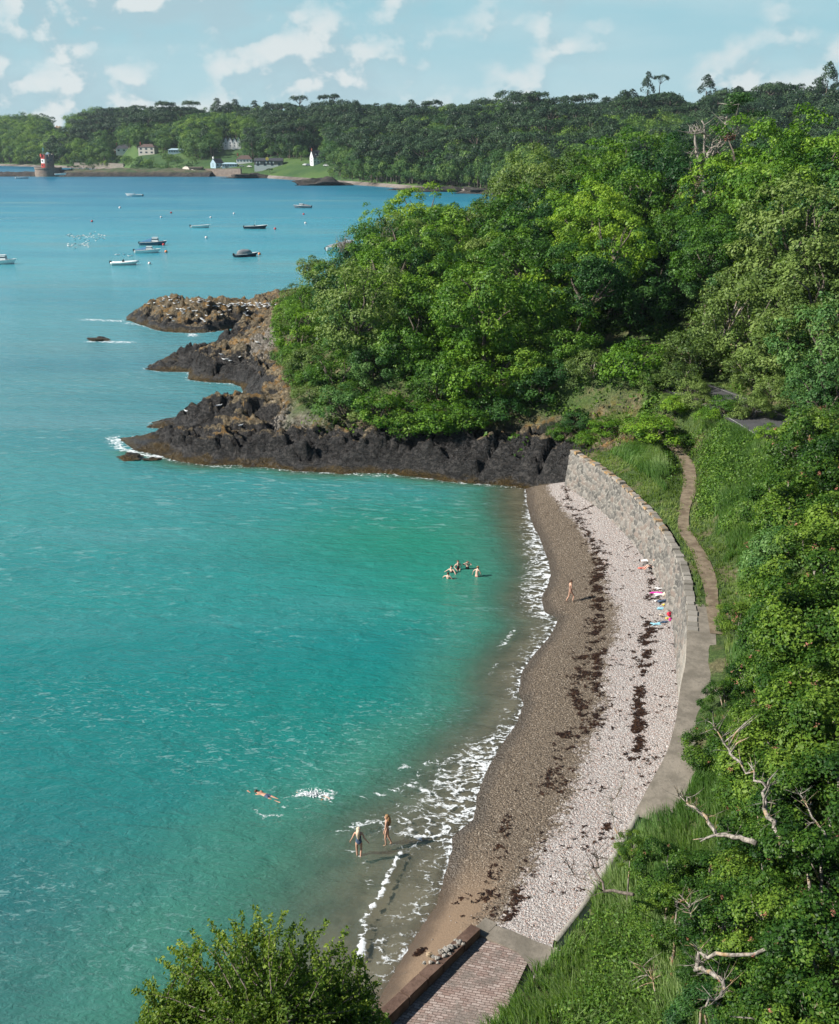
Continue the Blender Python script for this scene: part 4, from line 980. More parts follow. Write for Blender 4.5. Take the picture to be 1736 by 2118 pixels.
T += [(u, v, D, r, 'small', 'leaf_olive', 0.9, None) for u, v, D, r in [(1395, 822, 98, 2.1), (1437, 838, 95, 1.5), (1350, 850, 98, 1.5), (1562, 850, 88, 1.7), (1530, 868, 88, 1.1), (1600, 805, 90, 2.0), (1700, 880, 80, 2.2)]]
T += [(u, v, D, r, 'small', lm, 0.8, None) for u, v, D, r, lm in [(652, 858, 113, 2.4, 'leaf_olive'), (715, 885, 109, 2.8, 'leaf_bluegreen'), (790, 888, 106.5, 3.0, 'leaf_sycamore'), (850, 900, 105, 2.8, 'leaf_sycamore'), (905, 908, 104, 2.9, 'leaf_yellow'), (970, 900, 104, 2.7, 'leaf_sycamore'), (1035, 893, 104.5, 2.8, 'leaf_dark'), (1100, 872, 106, 2.8, 'leaf_dark'), (1150, 860, 106, 2.6, 'leaf_dark'), (600, 690, 146, 2.2, 'leaf_olive'), (612, 780, 128, 2.2, 'leaf_sycamore'), (600, 640, 152, 2.6, 'leaf_yellow'), (650, 560, 160, 2.6, 'leaf_olive')]]
KN = {'leaf_dark': 'dark_leaf_tree'}  # evergreens, and trees whose dark leaves stand in for shade
CN = {'leaf_dark': 'dark-leaved', 'leaf_olive': 'olive-green', 'leaf_yellow': 'light green', 'leaf_bluegreen': 'blue-green', 'leaf_sycamore': 'mid-green', 'leaf_near': 'glossy green', 'leaf_brown': 'brown'}
def where(u, v):
    row = 'at the very foot of the wood' if v > 840 else 'in the lowest row of the wood' if v > 760 else 'low in the wood' if v > 670 else 'in the middle of the wood' if v > 560 else 'high in the wood' if v > 450 else 'on the crest of the wood'
    col = 'above the seaward rocks' if u < 700 else 'above the front rock face' if u < 850 else 'above the black cliff' if u < 1000 else 'left of the deep shadow' if u < 1200 else 'beside the deep shadow' if u < 1420 else 'near the bend of the road' if u < 1600 else 'near the right edge'
    return row + ', ' + col
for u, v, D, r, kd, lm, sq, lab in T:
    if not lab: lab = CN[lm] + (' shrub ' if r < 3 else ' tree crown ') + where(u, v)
    grow(kd, lm, u, v, D, r, 'hawthorn_tree' if kd == 'small' else KN.get(lm, 'broadleaf_tree'), lab or {'leaf_dark': 'crown with shade put into its leaf colour in the shaded part of the headland wood', 'leaf_olive': 'olive-green tree crown in the dense wood of the headland', 'leaf_yellow': 'light green tree crown in the dense wood of the headland', 'leaf_bluegreen': 'blue-green tree crown in the dense wood of the headland'}.get(lm, 'mid-green tree crown in the dense wood of the headland'),
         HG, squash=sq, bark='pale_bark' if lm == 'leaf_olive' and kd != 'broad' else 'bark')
# trees filling the wood behind the front rows
rnd = random.Random(11); pts = []
SILN = [(560, 700), (600, 610), (620, 560), (680, 525), (760, 490), (850, 425), (920, 425), (945, 450), (1010, 458), (1040, 420), (1090, 365), (1150, 355), (1230, 320), (1290, 330), (1340, 310), (1400, 310), (1430, 350), (1480, 330), (1540, 280), (1600, 265), (1740, 270), (2200, 270)]
for k in range(900):
    x = rnd.uniform(-20, 90); y = rnd.uniform(108, 200)
    if not inside(np.array(x), np.array(y), LAND) or float(pdist(np.array(x), np.array(y), coast)) < 6: continue
    if float(pdist(np.array(x), np.array(y), road)) < 5: continue
    if any((x - a) ** 2 + (y - b) ** 2 < 62 for a, b in pts): continue
    z = zat(x, y, 0); r = rnd.uniform(4.6, 6.2); h = rnd.uniform(6.5, 8.5)
    ok = False
    for _ in range(6):
        u1, v1 = proj(x, y, z + h + r)
        if v1 > np.interp(u1, [q[0] for q in SILN], [q[1] for q in SILN]) + 26: ok = True; break
        h -= 1.2
    if not ok or u1 > 1850 or u1 - FPX * r * 1.1 / y < 612: continue
    pts.append((x, y))
    if len(pts) > 90: break
    fl = 'leaf_dark' if 1200 < u1 < 1470 and v1 > 430 else rnd.choice(['leaf_sycamore', 'leaf_sycamore', 'leaf_yellow', 'leaf_olive', 'leaf_dark'])  # fill crowns in the gap get dark leaves as painted shade
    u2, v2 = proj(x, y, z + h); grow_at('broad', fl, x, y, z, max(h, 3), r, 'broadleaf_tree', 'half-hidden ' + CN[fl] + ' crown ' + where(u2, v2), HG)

# ---- near slope on the right: big-leaved trees and shrubs
NG = 'leafy trees and shrubs on the slope right of the path'
N = [(1690, 955, 73, 3.6, 'leaf_near', None), (1745, 1010, 68, 3.8, 'leaf_near', None), (1640, 1050, 67, 3.0, 'leaf_near', 'rounded leafy shrub where the grass bank meets the trees, below the lower piece of road'),
 (1715, 1100, 62, 3.8, 'leaf_near', None), (1640, 1165, 59, 3.0, 'leaf_bluegreen', None), (1700, 1230, 55, 3.6, 'leaf_near', None), (1770, 1180, 57, 4.0, 'leaf_near', None),
 (1590, 1255, 55.5, 1.9, 'leaf_near', 'leafy shrub overhanging the grass beside the top of the promenade'), (1525, 1290, 55.0, 1.3, 'leaf_near', 'small leafy shrub touching the edge of the concrete promenade'), (1640, 1330, 50, 3.0, 'leaf_near', None), (1740, 1360, 47, 3.6, 'leaf_near', None),
 (1570, 1425, 47.5, 1.9, 'leaf_near', None), (1500, 1455, 47.0, 1.2, 'leaf_near', None), (1650, 1450, 44, 2.8, 'leaf_near', None), (1745, 1510, 40, 3.2, 'leaf_near', None),
 (1560, 1545, 42, 2.2, 'leaf_near', 'sycamore with crooked pale branches reaching up beside the promenade'), (1480, 1560, 43, 1.4, 'leaf_near', 'leafy branch end hanging over the concrete edge near the bend'),
 (1650, 1620, 37.5, 2.8, 'leaf_near', None), (1750, 1690, 34, 3.0, 'leaf_near', None), (1610, 1760, 34, 2.4, 'leaf_near', 'sycamore around the long pale slanting trunk'),
 (1700, 1850, 29.5, 2.6, 'leaf_near', None), (1560, 1850, 30.5, 1.7, 'leaf_near', None), (1470, 1840, 32, 1.6, 'leaf_near', None), (1385, 1815, 33.5, 1.35, 'leaf_near', 'sycamore branch clump reaching out over the pebbles'),
 (1305, 1760, 35.5, 0.8, 'leaf_near', 'small leafy branch tip standing out against the pebble beach'), (1400, 1900, 31, 1.4, 'leaf_near', None), (1500, 1930, 28.5, 1.7, 'leaf_near', None),
 (1620, 1960, 26.5, 2.1, 'leaf_near', None), (1730, 2010, 24.5, 2.4, 'leaf_near', None), (1560, 2060, 25, 1.7, 'leaf_near', None), (1660, 2110, 23, 2.0, 'leaf_near', None), (1460, 2010, 27, 1.1, 'leaf_near', None), (1480, 2110, 24.5, 1.3, 'leaf_dark', None)]
for u, v, D, r, lm, lab in N:
    x, y, z = atD(u, v, D)
    grow('bigleaf', lm, u, v, D, r, 'sycamore_tree', lab or 'glossy %s sycamore crown %s, %s' % ('small' if r < 1.8 else 'wide' if r > 3.2 else 'medium', 'cut by the right edge' if u > 1715 else 'near the right edge' if u > 1625 else 'beside the grass and path' if u < 1530 else 'in the middle of the slope', 'just below the road' if v < 1120 else 'level with the people by the wall' if v < 1300 else 'beside the concrete promenade' if v < 1520 else 'behind the long bare branches' if v < 1800 else 'above the tall grass' if v < 2000 else 'at the bottom of the photo'), NG, bark='pale_bark', squash=0.92)
# hawthorns leaning over the sea wall
hw = grow('small', 'leaf_yellow', 1345, 925, 91.5, 2.7, 'hawthorn_tree', 'wind-bent hawthorn with a dark arching trunk between the wall top and the dirt path', None, squash=0.62)
grow('small', 'leaf_yellow', 1255, 915, 96.5, 1.9, 'hawthorn_tree', 'low hawthorn bush above the far end of the sea wall, in front of the wood', None, squash=0.55)
def crooked(parent, name, pts, rad, mt, sub=()):
    """pts: (u, v, D) on sight lines, turned into world points"""
    W = [Vector(atD(*p)) for p in pts]; rnd = random.Random(int(pts[0][0]))
    P = []
    for i in range(len(W) - 1):
        for k in range(3): P.append(W[i].lerp(W[i + 1], k / 3.0) + Vector([rnd.uniform(-1, 1) * rad[0] * 0.8 for _ in range(3)]) * (0 if (i == 0 and k == 0) else 1))
    P.append(W[-1]); rr = np.interp(np.linspace(0, 1, len(P)), np.linspace(0, 1, len(rad)), rad) * 0.62
    for k in range(len(P) * 2):
        i = rnd.randrange(len(P) // 4, len(P)); sub = tuple(sub) + ((i, rnd.uniform(-30, 30), rnd.uniform(-34, 12), rnd.uniform(-.3, .3), rnd.uniform(.008, .018)),)
    mb = MB().tube(P, list(rr), 7)
    for (i, du, dv, dD, r) in sub:
        a = P[i]; uu, vv = proj(*a); b = Vector(atD(uu + du, vv + dv, a.y + dD)); m_ = a.lerp(b, 0.5) + Vector([rnd.uniform(-1, 1) * r * 2 for _ in range(3)])
        mb.tube([a, m_, b], [r, r * 0.7, r * 0.25], 5)
        c = b + (b - a) * 0.35 + Vector([rnd.uniform(-.15, .15) for _ in range(3)]); mb.tube([m_, m_.lerp(c, .6), c], [r * 0.5, r * 0.4, r * 0.12], 4)
    me = mb.mesh(name, True); o = obj(name, me, M[mt], parent)
    if parent is not None:
        bpy.context.view_layer.update(); o.matrix_parent_inverse = parent.matrix_world.inverted()
    return o
crooked(hw, 'bough', [(1425, 1000, 89.5), (1420, 975, 89.8), (1395, 962, 90), (1360, 958, 90.5), (1325, 985, 91)], (0.20, 0.15, 0.08, 0.04), 'bark', [(4, -8, -22, 0, .06), (7, -15, -25, 0.3, .05)])
crooked(hw, 'bough', [(1412, 960, 89.6), (1408, 945, 89.8), (1390, 938, 90.2)], (0.14, 0.10, 0.06), 'pale_bark')
sy = [o for o in COL.objects if o.name.startswith('sycamore_tree') and 'long pale slanting' in o.get('label', '')][0]
sy2 = [o for o in COL.objects if o.name.startswith('sycamore_tree') and 'crooked pale branches reaching' in o.get('label', '')][0]
def BR(par, pts, rad, sub=(), mt='pale_bark'): crooked(par, 'bough', pts, rad, mt, sub)
BR(sy, [(1617, 1775, 30.5), (1602, 1715, 31.5), (1585, 1670, 32.5), (1580, 1630, 33.5), (1560, 1600, 34.5), (1530, 1575, 35.5)], (0.17, 0.14, 0.10, 0.07, 0.04), [(6, 10, -40, 0, .05), (9, 12, -30, 0, .05), (12, -14, -20, .5, .04)])
BR(sy2, [(1535, 1580, 35.5), (1508, 1560, 36.4), (1500, 1535, 37), (1480, 1505, 38), (1462, 1490, 38.5)], (0.09, 0.07, 0.04, 0.02), [(3, 25, -30, 0, .05), (5, 38, -55, 0, .045), (6, 55, -40, 0, .04), (8, -10, -30, 0, .03)])
BR(sy, [(1565, 1745, 30.5), (1530, 1735, 31), (1485, 1722, 31.8), (1462, 1690, 33), (1440, 1675, 33.8), (1420, 1655, 34.6), (1405, 1648, 35)], (0.16, 0.13, 0.10, 0.06, 0.03), [(6, -32, 14, 0, .06), (12, 6, -20, 0, .03)])
BR(sy, [(1710, 1735, 30), (1690, 1700, 31), (1668, 1665, 32), (1655, 1643, 33)], (0.07, 0.05, 0.035, 0.03))
tw = [o for o in COL.objects if 'reaching out over the pebbles' in o.get('label', '')][0]
BR(tw, [(1310, 1850, 31), (1250, 1840, 33), (1232, 1800, 34), (1240, 1775, 34.5), (1228, 1765, 35)], (0.10, 0.08, 0.06, 0.03), [(6, -8, -20, 0, .03)], 'bark')
BR(tw, [(1213, 1822, 33), (1190, 1810, 34), (1178, 1795, 34.5)], (0.035, 0.025, 0.015), (), 'bark')
tip = [o for o in COL.objects if 'branch tip standing out' in o.get('label', '')][0]
BR(tip, [(1285, 1740, 34.5), (1268, 1700, 36), (1265, 1660, 37.5), (1280, 1640, 38.5), (1292, 1610, 39.5)], (0.045, 0.03, 0.02, 0.008), [(4, -6, -22, 0, .015), (8, 8, -20, 0, .012)], 'pale_bark')
lo = [o for o in COL.objects if o.name.startswith('sycamore_tree')][-2]
BR(sy, [(1600, 1962, 24.5), (1540, 1975, 24.8), (1480, 1978, 25.2), (1445, 1975, 25.6), (1440, 2005, 25.2), (1470, 2012, 24.4), (1500, 2035, 23.6), (1490, 2060, 23), (1460, 2082, 22.4)], (0.08, 0.09, 0.10, 0.11, 0.10, 0.07, 0.04), [(9, -20, -18, 0, .03)])
BR(sy, [(1430, 1900, 28), (1425, 1870, 28.6), (1405, 1850, 29.2)], (0.05, 0.035, 0.02), [(3, 30, -14, 0, .02), (2, -14, -10, 0, .02)])
BR(sy, [(1355, 2050, 25.5), (1348, 2025, 26), (1330, 2000, 26.6)], (0.035, 0.025, 0.012), [(3, 20, -10, 0, .015)], 'pale_bark')

# ---- elm bush in the foreground, bottom left
def fg_bush():
    rs = np.random.RandomState(77); shoots = []; root = empty('elm_tree', (-4.6, 15.5, 5.0), 'dark-leaved elm crown with upright shoots in the bottom left foreground', 'tree')
    base = Vector(atD(545, 2150, 16.2)); ctr = [(550, 2080, 19.3, 1.55), (420, 2100, 18.6, 1.15), (680, 2090, 18.6, 1.05), (560, 2160, 17.2, 1.7), (350, 2150, 17.6, 0.80), (740, 2130, 17.8, 0.6)]
    P = []; Nn = []; Tn = []; mb = MB(); tops = [(525, 1872), (435, 1905), (395, 1925), (370, 1945), (590, 1885), (630, 1895), (560, 1890), (680, 1905), (722, 1920), (700, 1960), (330, 1985), (300, 2030), (275, 2048), (480, 1900), (650, 1925), (610, 1910), (740, 1985), (790, 2030), (760, 2020), (350, 1960), (460, 1925), (760, 2075), (780, 2065), (500, 1885)]
    allshoots = []
    for (u, v) in tops:
        e = Vector(atD(u, v, 19.0 + rs.uniform(-.6, 1.0))); b = base.lerp(e, 0.42) + Vector(rs.uniform(-.25, .25, 3)); allshoots.append((b, e, 1.0))
    for k in range(95):
        u = rs.uniform(290, 800); v = float(np.interp(u, [280, 340, 400, 440, 520, 600, 680, 730, 770, 810], [2060, 1980, 1940, 1915, 1885, 1900, 1915, 1940, 2010, 2070])) + rs.uniform(5, 110); e = Vector(atD(u, v, 19.2 + rs.uniform(-1.4, .9)))
        b = e + Vector((rs.uniform(-.35, .35), rs.uniform(-.3, .3), -rs.uniform(.6, 1.2))); allshoots.append((b, e, 1.0))
    for (u, v, D, r) in ctr:
        c = Vector(atD(u, v, D))
        for k in range(int(190 * r)):
            d = rs.normal(size=3); d /= np.linalg.norm(d); d[2] = abs(d[2]) * 1.0 if rs.rand() < 0.85 else d[2]
            q = r * (0.55 + 0.42 * rs.rand()); e = c + Vector((d[0] * q, d[1] * q, d[2] * q * 0.8)); b = c.lerp(e, 0.55) + Vector(rs.uniform(-.15, .15, 3)); allshoots.append((b, e, 0.6))
    for (b, e, w) in allshoots:
        L = (e - b).length; m_ = b.lerp(e, 0.5) + Vector(rs.uniform(-.08, .08, 3)) * L
        mb.tube([b, m_, e], [0.012 * w + 0.004, 0.008 * w + 0.002, 0.002], 4, False)
        bt = rs.rand()
        n = int(110 * L) if w == 1.0 else int(105 * L)
        for k in range(n):
            t_ = (k + rs.rand()) / n; p = b.lerp(m_, t_ * 2) if t_ < 0.5 else m_.lerp(e, t_ * 2 - 1)
            side = rs.normal(size=3) * (0.060 if w == 1 else 0.10) * (1.25 - 0.7 * t_)
            P.append(np.array(p) + side); Nn.append(side * 3 + np.array([0, 0, .4])); Tn.append(0.05 + 0.35 * bt + 0.4 * rs.rand() + (0.30 * t_ if w == 1 else 0.1 * t_))
    P = np.array(P); V, F = leafcloud(rs, P, np.array(Nn), 0.082, aspect=0.55, jit=0.8, up=0.3, fold=0.08)
    me = mesh_np('crown', V, F); fattr(me, 'tint', np.repeat(np.clip(np.array(Tn), 0, 1), 4))
    for o, mt in ((obj('crown', me, M['leaf_elm'], root), 0), (mb.build('shoots', M['bark'], root, True), 0)): o.location = -root.location
    t2 = MB().tube([(-4.6, 15.5, 4.6), (-4.5, 15.9, 8), tuple(base)], [0.22, 0.17, 0.10], 8)
    for (u, v, D, r) in ctr: t2.tube([tuple(base), tuple(base.lerp(Vector(atD(u, v, D)), 0.5) + Vector((0, 0, .15))), atD(u, v, D)], [0.08, 0.05, 0.02], 6)
    o = t2.build('trunk', M['bark'], root, True); o.location = -root.location
fg_bush()

# ---- bleached dead tree and the leaning cypress beside it
def dead_tree():
    D0 = 146.0; p = atD(1465, 430, D0); root = empty('dead_tree', (p[0], p[1], zat(p[0], p[1], 10)), 'bleached dead tree with broken grey limbs standing above the green crowns', 'tree')
    mb = MB(); rnd = random.Random(5)
    def br(pts, rad, dD=0.0):
        rad = [q * 0.6 for q in rad]
        W = [Vector(atD(u, v, D0 + dD)) for u, v in pts]; mb.tube(W, list(np.interp(np.linspace(0, 1, len(W)), np.linspace(0, 1, len(rad)), rad)), 6)
        return W
    def kp(x, y): return ((1780 + x / 2.7125) / 1.394, (200 + y / 2.7125) / 1.394)
    base = kp(690, 900)
    B = [br([(base[0], base[1] + 90), base, kp(660, 780), kp(625, 640), kp(610, 560), kp(610, 480)], (0.8, 0.62, 0.45, 0.35, 0.12)),
         br([base, kp(690, 760), kp(680, 620), kp(685, 500), kp(680, 430), kp(660, 400)], (0.4, 0.25, 0.12), 0.8), br([kp(690, 770), kp(720, 660), kp(740, 610)], (0.55, 0.6, 0.25), -0.6),
         br([kp(680, 800), kp(740, 680), kp(790, 590), kp(810, 520), kp(828, 460)], (0.45, 0.28, 0.08), 0.3), br([kp(700, 720), kp(780, 650), kp(840, 570), kp(900, 510), kp(960, 430)], (0.3, 0.2, 0.06), 0.8),
         br([kp(710, 700), kp(740, 630), kp(745, 570)], (0.2, 0.15, 0.05), -0.3), br([kp(690, 720), kp(640, 695), kp(600, 660), kp(560, 640)], (0.2, 0.1, 0.04)), br([kp(620, 500), kp(680, 495), kp(720, 530)], (0.12, 0.08, 0.03)),
         br([kp(680, 500), kp(640, 480), kp(590, 490), kp(545, 500)], (0.12, 0.08, 0.03)), br([kp(630, 860), kp(600, 830), kp(585, 800)], (0.2, 0.1, 0.05)), br([kp(780, 720), kp(795, 670), kp(790, 640)], (0.3, 0.2, 0.1)),
         br([kp(850, 410), kp(866, 350), kp(880, 290), kp(905, 240)], (0.22, 0.15, 0.08), 1.0), br([kp(800, 600), kp(830, 480), kp(850, 410)], (0.25, 0.2, 0.2), 1.0), br([kp(860, 415), kp(920, 405), kp(970, 405)], (0.12, 0.08, 0.03), 1.0)]
    for W in B:
        for k in range(12):
            i = rnd.randrange(1, len(W)); a = W[i - 1].lerp(W[i], rnd.random()); d = Vector((rnd.uniform(-1, 1), rnd.uniform(-1, 1), rnd.uniform(-.2, .8))).normalized() * rnd.uniform(0.8, 2.6)
            mb.tube([a, a + d * 0.5 + Vector([rnd.uniform(-.15, .15) for _ in range(3)]), a + d], [0.055, 0.04, 0.015], 4, False)
    for k in range(46):
        a = Vector(atD(*kp(rnd.uniform(895, 960), rnd.uniform(420, 520)), D0 + 0.8)); b = a + Vector((rnd.uniform(0, .9), rnd.uniform(-.4, .4), rnd.uniform(.3, 1.3))); mb.tube([a, b], [0.04, 0.01], 4, False)
    o = mb.build('dead_limbs', M['dead_wood'], root, True); o.location = -root.location
    rs = np.random.RandomState(3)
    def fol(name, blobs, n, mt):
        P = []; Nn = []
        for (x, y, rx, ry) in blobs:
            c = np.array(atD(*kp(x, y), D0 + 1.0)); d = rs.normal(size=(n, 3)); d /= np.linalg.norm(d, axis=1)[:, None]; d *= rs.rand(n, 1) ** 0.35
            P.append(c + d * np.array([rx, rx * 0.8, ry])); Nn.append(d + np.array([0, 0, .5]))
        V, F = leafcloud(rs, np.concatenate(P), np.concatenate(Nn), 0.30, aspect=0.35); me = mesh_np(name, V, F); fattr(me, 'tint', np.repeat(rs.rand(len(P) * n), 4)); q = obj(name, me, M[mt], root); q.location = -root.location
    fol('needle_tufts', [(960, 200, 1.7, .35), (930, 240, 1.5, .7), (985, 235, 1.7, .35), (900, 290, 1.1, .45), (870, 330, .9, .3), (1090, 345, 1.8, .45), (960, 405, 1.3, .25), (820, 450, .6, .4), (450, 590, 2.0, 1.2), (430, 640, 1.7, 1.0)], 420, 'leaf_dark')
    fol('red_needles', [(870, 530, .9, .6)], 260, 'red_flower')
dead_tree()
def bare_bush(u, v, D, h, label):
    x, y, z = atD(u, v, D); gz = z - h; rnd = random.Random(int(u)); mb = MB()
    for k in range(46):
        a = Vector((x + rnd.uniform(-.3, .3), y, gz)); d = Vector((rnd.uniform(-.55, .55), rnd.uniform(-.5, .5), 1)).normalized() * h * rnd.uniform(0.8, 1.5); m_ = a + d * 0.5 + Vector((rnd.uniform(-.2, .2), 0, 0))
        mb.tube([a, m_, a + d], [0.07, 0.045, 0.012], 4, False)
        for _ in range(3):
            q = m_.lerp(a + d, rnd.random()); mb.tube([q, q + Vector((rnd.uniform(-.6, .6), rnd.uniform(-.3, .3), rnd.uniform(.3, 1)))], [0.025, 0.008], 3, False)
    o = mb.build('bare_shrub', M['dead_wood'], None, True); tag(o, label, 'shrub')
bare_bush(796, 470, 168, 4.0, 'leafless grey twigs rising left of the yellow-green crown on the headland top')
bare_bush(716, 500, 160, 2.2, 'small leafless grey shrub in front of the white boat at the wood edge')

# ---- undergrowth, brambles, grass (uncountable)
def scatter(n, seed, box, test):
    rs = np.random.RandomState(seed); x = rs.uniform(box[0], box[1], n); y = rs.uniform(box[2], box[3], n); k = test(x, y); x, y = x[k], y[k]
    z = np.array([zat(a, b, -99) for a, b in zip(x, y)]); k = z > -50; return rs, x[k], y[k], z[k]
def on_land(x, y): return inside(x, y, LAND)
def undergrowth():
    tst = lambda x, y: on_land(x, y) & ~((x < -11) & (y < 125)) & (pdist(x, y, coast) > np.where(x > -8, 3.0, 4.6) + 2.5 * (vn(x * .3, y * .3, 5) - .5)) & (pdist(x, y, road) > 3.6) & (pdist(x, y, path) > 1.0) & ~((y < 93) & (x < wallx(y) + 3.2)) & (vn(x * 0.35, y * 0.35, 9) > 0.33)
    rs, x, y, z = scatter(9000, 1, (-20, 42, 88, 180), tst)
    rs2, x2, y2, z2 = scatter(5200, 2, (8, 42, 26, 96), lambda x, y: tst(x, y) & ((x > 20.5) | (y < 50)) & (x > wallx(y) + 5.5))
    rs4, x4, y4, z4 = scatter(3200, 4, (1, 14, 24, 37), lambda x, y: on_land(x, y) & (x > 5.6 - (34.5 - y) * .5) & (vn(x * .55, y * .55, 23) > .60))
    rs3, x3, y3, z3 = scatter(2600, 3, (20, 29, 70, 97), lambda x, y: on_land(x, y) & (pdist(x, y, road) > 3.3) & (pdist(x, y, path) > 1.3) & (vn(x * .3, y * .3, 19) > .3)); x2 = np.r_[x2, x3, x4]; y2 = np.r_[y2, y3, y4]; z2 = np.r_[z2, z3, z4 + .25]
    P = []; Nn = []; Tn = []
    for X, Y, Z, m_, r in ((x, y, z, 14, 0.8), (x2, y2, z2, 44, 0.55)):
        for i in range(len(X)):
            d = rs.normal(size=(m_, 3)); d /= np.linalg.norm(d, axis=1)[:, None]; d[:, 2] = np.abs(d[:, 2]); s_ = r * (0.6 + 0.9 * rs.rand())
            P.append(np.array([X[i], Y[i], Z[i]]) + d * s_ * np.array([1, 1, .8])); Nn.append(d); Tn.append(np.full(m_, rs.rand() * 0.6) + 0.4 * rs.rand(m_))
    P = np.concatenate(P); far = P[:, 1] > 96
    V, F = leafcloud(rs, P, np.concatenate(Nn), np.where(far, 0.34, np.where(P[:, 1] < 50, 0.115, 0.17))); me = mesh_np('undergrowth', V, F); fattr(me, 'tint', np.repeat(np.concatenate(Tn), 4))
    tag(obj('undergrowth', me, M['bramble_leaf']), 'bramble and ivy covering the slopes under and between the trees', 'undergrowth', kind='stuff')
undergrowth()
def blades(name, n, seed, box, test, h, w, mt, label, lean=0.50, nb=1, tintf=None):
    rs, x, y, z = scatter(n, seed, box, test); m_ = len(x); x = np.repeat(x, nb) + rs.normal(size=m_ * nb) * 0.07; y = np.repeat(y, nb) + rs.normal(size=m_ * nb) * 0.07; z = np.repeat(z, nb) - 0.05; m_ *= nb
    a = rs.rand(m_) * 6.283; hh = h * (0.55 + 0.7 * rs.rand(m_)) * (0.7 + 0.6 * vn(x * 0.6, y * 0.6, 3)); wd = vn(x * 0.35, y * 0.35, 8) * 6.283; lx = (np.cos(a) * 0.6 + np.cos(wd)) * lean * hh * rs.rand(m_); ly = (np.sin(a) * 0.6 + np.sin(wd)) * lean * hh * rs.rand(m_)
    b = rs.rand(m_) * 3.14; bx, by = np.cos(b) * w / 2, np.sin(b) * w / 2
    V = np.stack([np.stack([x - bx, y - by, z], 1), np.stack([x + bx, y + by, z], 1), np.stack([x + bx * .7 + lx * .4, y + by * .7 + ly * .4, z + hh * .6], 1), np.stack([x - bx * .7 + lx * .4, y - by * .7 + ly * .4, z + hh * .6], 1), np.stack([x + lx * 1.3, y + ly * 1.3, z + hh * .97], 1), ], 1).reshape(-1, 3)
    k = np.arange(m_)[:, None] * 5; F = np.concatenate([k + np.array([0, 1, 2]), k + np.array([0, 2, 3]), k + np.array([3, 2, 4])], 0)
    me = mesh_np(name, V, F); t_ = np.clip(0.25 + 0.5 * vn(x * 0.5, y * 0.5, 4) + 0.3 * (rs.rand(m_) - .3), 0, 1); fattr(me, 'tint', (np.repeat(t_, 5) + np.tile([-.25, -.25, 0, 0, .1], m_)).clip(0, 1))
    return tag(obj(name, me, M[mt]), label, 'grass', kind='stuff')
notpath = lambda x, y: (pdist(x, y, path) > 0.16 + 0.5 * vn(x * 2, y * 2, 14)) & (pdist(x, y, road) > 3.2)
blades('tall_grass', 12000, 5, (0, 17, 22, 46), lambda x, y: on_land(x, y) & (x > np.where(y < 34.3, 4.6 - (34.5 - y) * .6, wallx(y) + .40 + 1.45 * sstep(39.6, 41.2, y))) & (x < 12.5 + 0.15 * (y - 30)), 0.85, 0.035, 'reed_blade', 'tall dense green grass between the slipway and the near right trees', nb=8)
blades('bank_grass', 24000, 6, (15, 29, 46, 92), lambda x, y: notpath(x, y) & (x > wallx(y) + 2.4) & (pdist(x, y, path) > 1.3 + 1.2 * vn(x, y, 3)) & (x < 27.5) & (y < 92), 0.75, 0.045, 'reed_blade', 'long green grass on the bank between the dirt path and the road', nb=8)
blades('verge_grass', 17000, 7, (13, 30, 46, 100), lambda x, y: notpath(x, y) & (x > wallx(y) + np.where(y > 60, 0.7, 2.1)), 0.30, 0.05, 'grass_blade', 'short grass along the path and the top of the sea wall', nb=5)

# ================================================================== FAR WOODS, TOWER, HOUSES
leafmat('leaf_far_bright', (0.055, 0.12, 0.022), (0.13, 0.23, 0.036), (0.235, 0.33, 0.06), rand=0.3, trans=0.25)
def cA(x, y): return (x / 2.869 / 1.394, (250 + y / 2.869) / 1.394)
def cB(x, y): return ((560 + x / 3.858) / 1.394, (380 + y / 3.858) / 1.394)
FP = []
def farproto(kind, seed, mt, **kw):
    me, C = blob_crown(seed, **kw); n = len(me.vertices); tb = MB()
    if kind == 'pine':
        tb.tube([(0, 0, -1.5), (0.05, 0, -0.4), (0, 0, 0.45)], [0.07, 0.05, 0.03], 5)
        for c in C[:6]: tb.tube([(0, 0, -0.1), tuple(c * 0.9)], [0.03, 0.01], 4)
    else: tb.tube([(0, 0, -1.25), (0, 0, -0.2)], [0.06, 0.04], 5)
    V = np.empty(n * 3, np.float32); me.vertices.foreach_get('co', V); F = [tuple(p.vertices) for p in me.polygons]; ti = np.empty(n, np.float32); me.attributes['tint'].data.foreach_get('value', ti)
    m2 = bpy.data.meshes.new('far_tree'); m2.from_pydata([tuple(v) for v in V.reshape(-1, 3).tolist()] + tb.v, [], F + [tuple(i + n for i in f) for f in tb.f])
    m2.materials.append(M[mt]); m2.materials.append(M['bark']); m2.polygons.foreach_set('material_index', [0] * len(F) + [1] * len(tb.f)); fattr(m2, 'tint', np.r_[ti, np.zeros(len(tb.v))]); m2.update()
    FP.append((kind, mt, m2))
for i in range(4): farproto('round', 900 + i, 'leaf_far', nblob=22, br=(0.18, 0.40), nleaf=3000, ls=0.08, low=-0.8)
for i in range(2): farproto('round', 920 + i, 'leaf_far_bright', nblob=22, br=(0.18, 0.40), nleaf=3000, ls=0.08, low=-0.8)
for i in range(2): farproto('pine', 940 + i, 'leaf_far_pine', nblob=20, br=(0.20, 0.32), nleaf=1700, ls=0.10, shape='umbrella')
farproto('cone', 950, 'leaf_far_pine', nblob=26, br=(0.18, 0.30), nleaf=1800, ls=0.10, shape='cone')
CLIFFS = [(118, 268, 13, 16), (140, 278, 10, 13), (932, 264, 13, 13), (955, 290, 6, 7)]
HSP = [(255, 318, 30), (310, 320, 28), (365, 317, 22), (478, 312, 30), (490, 342, 25), (560, 342, 60), (655, 336, 26)]
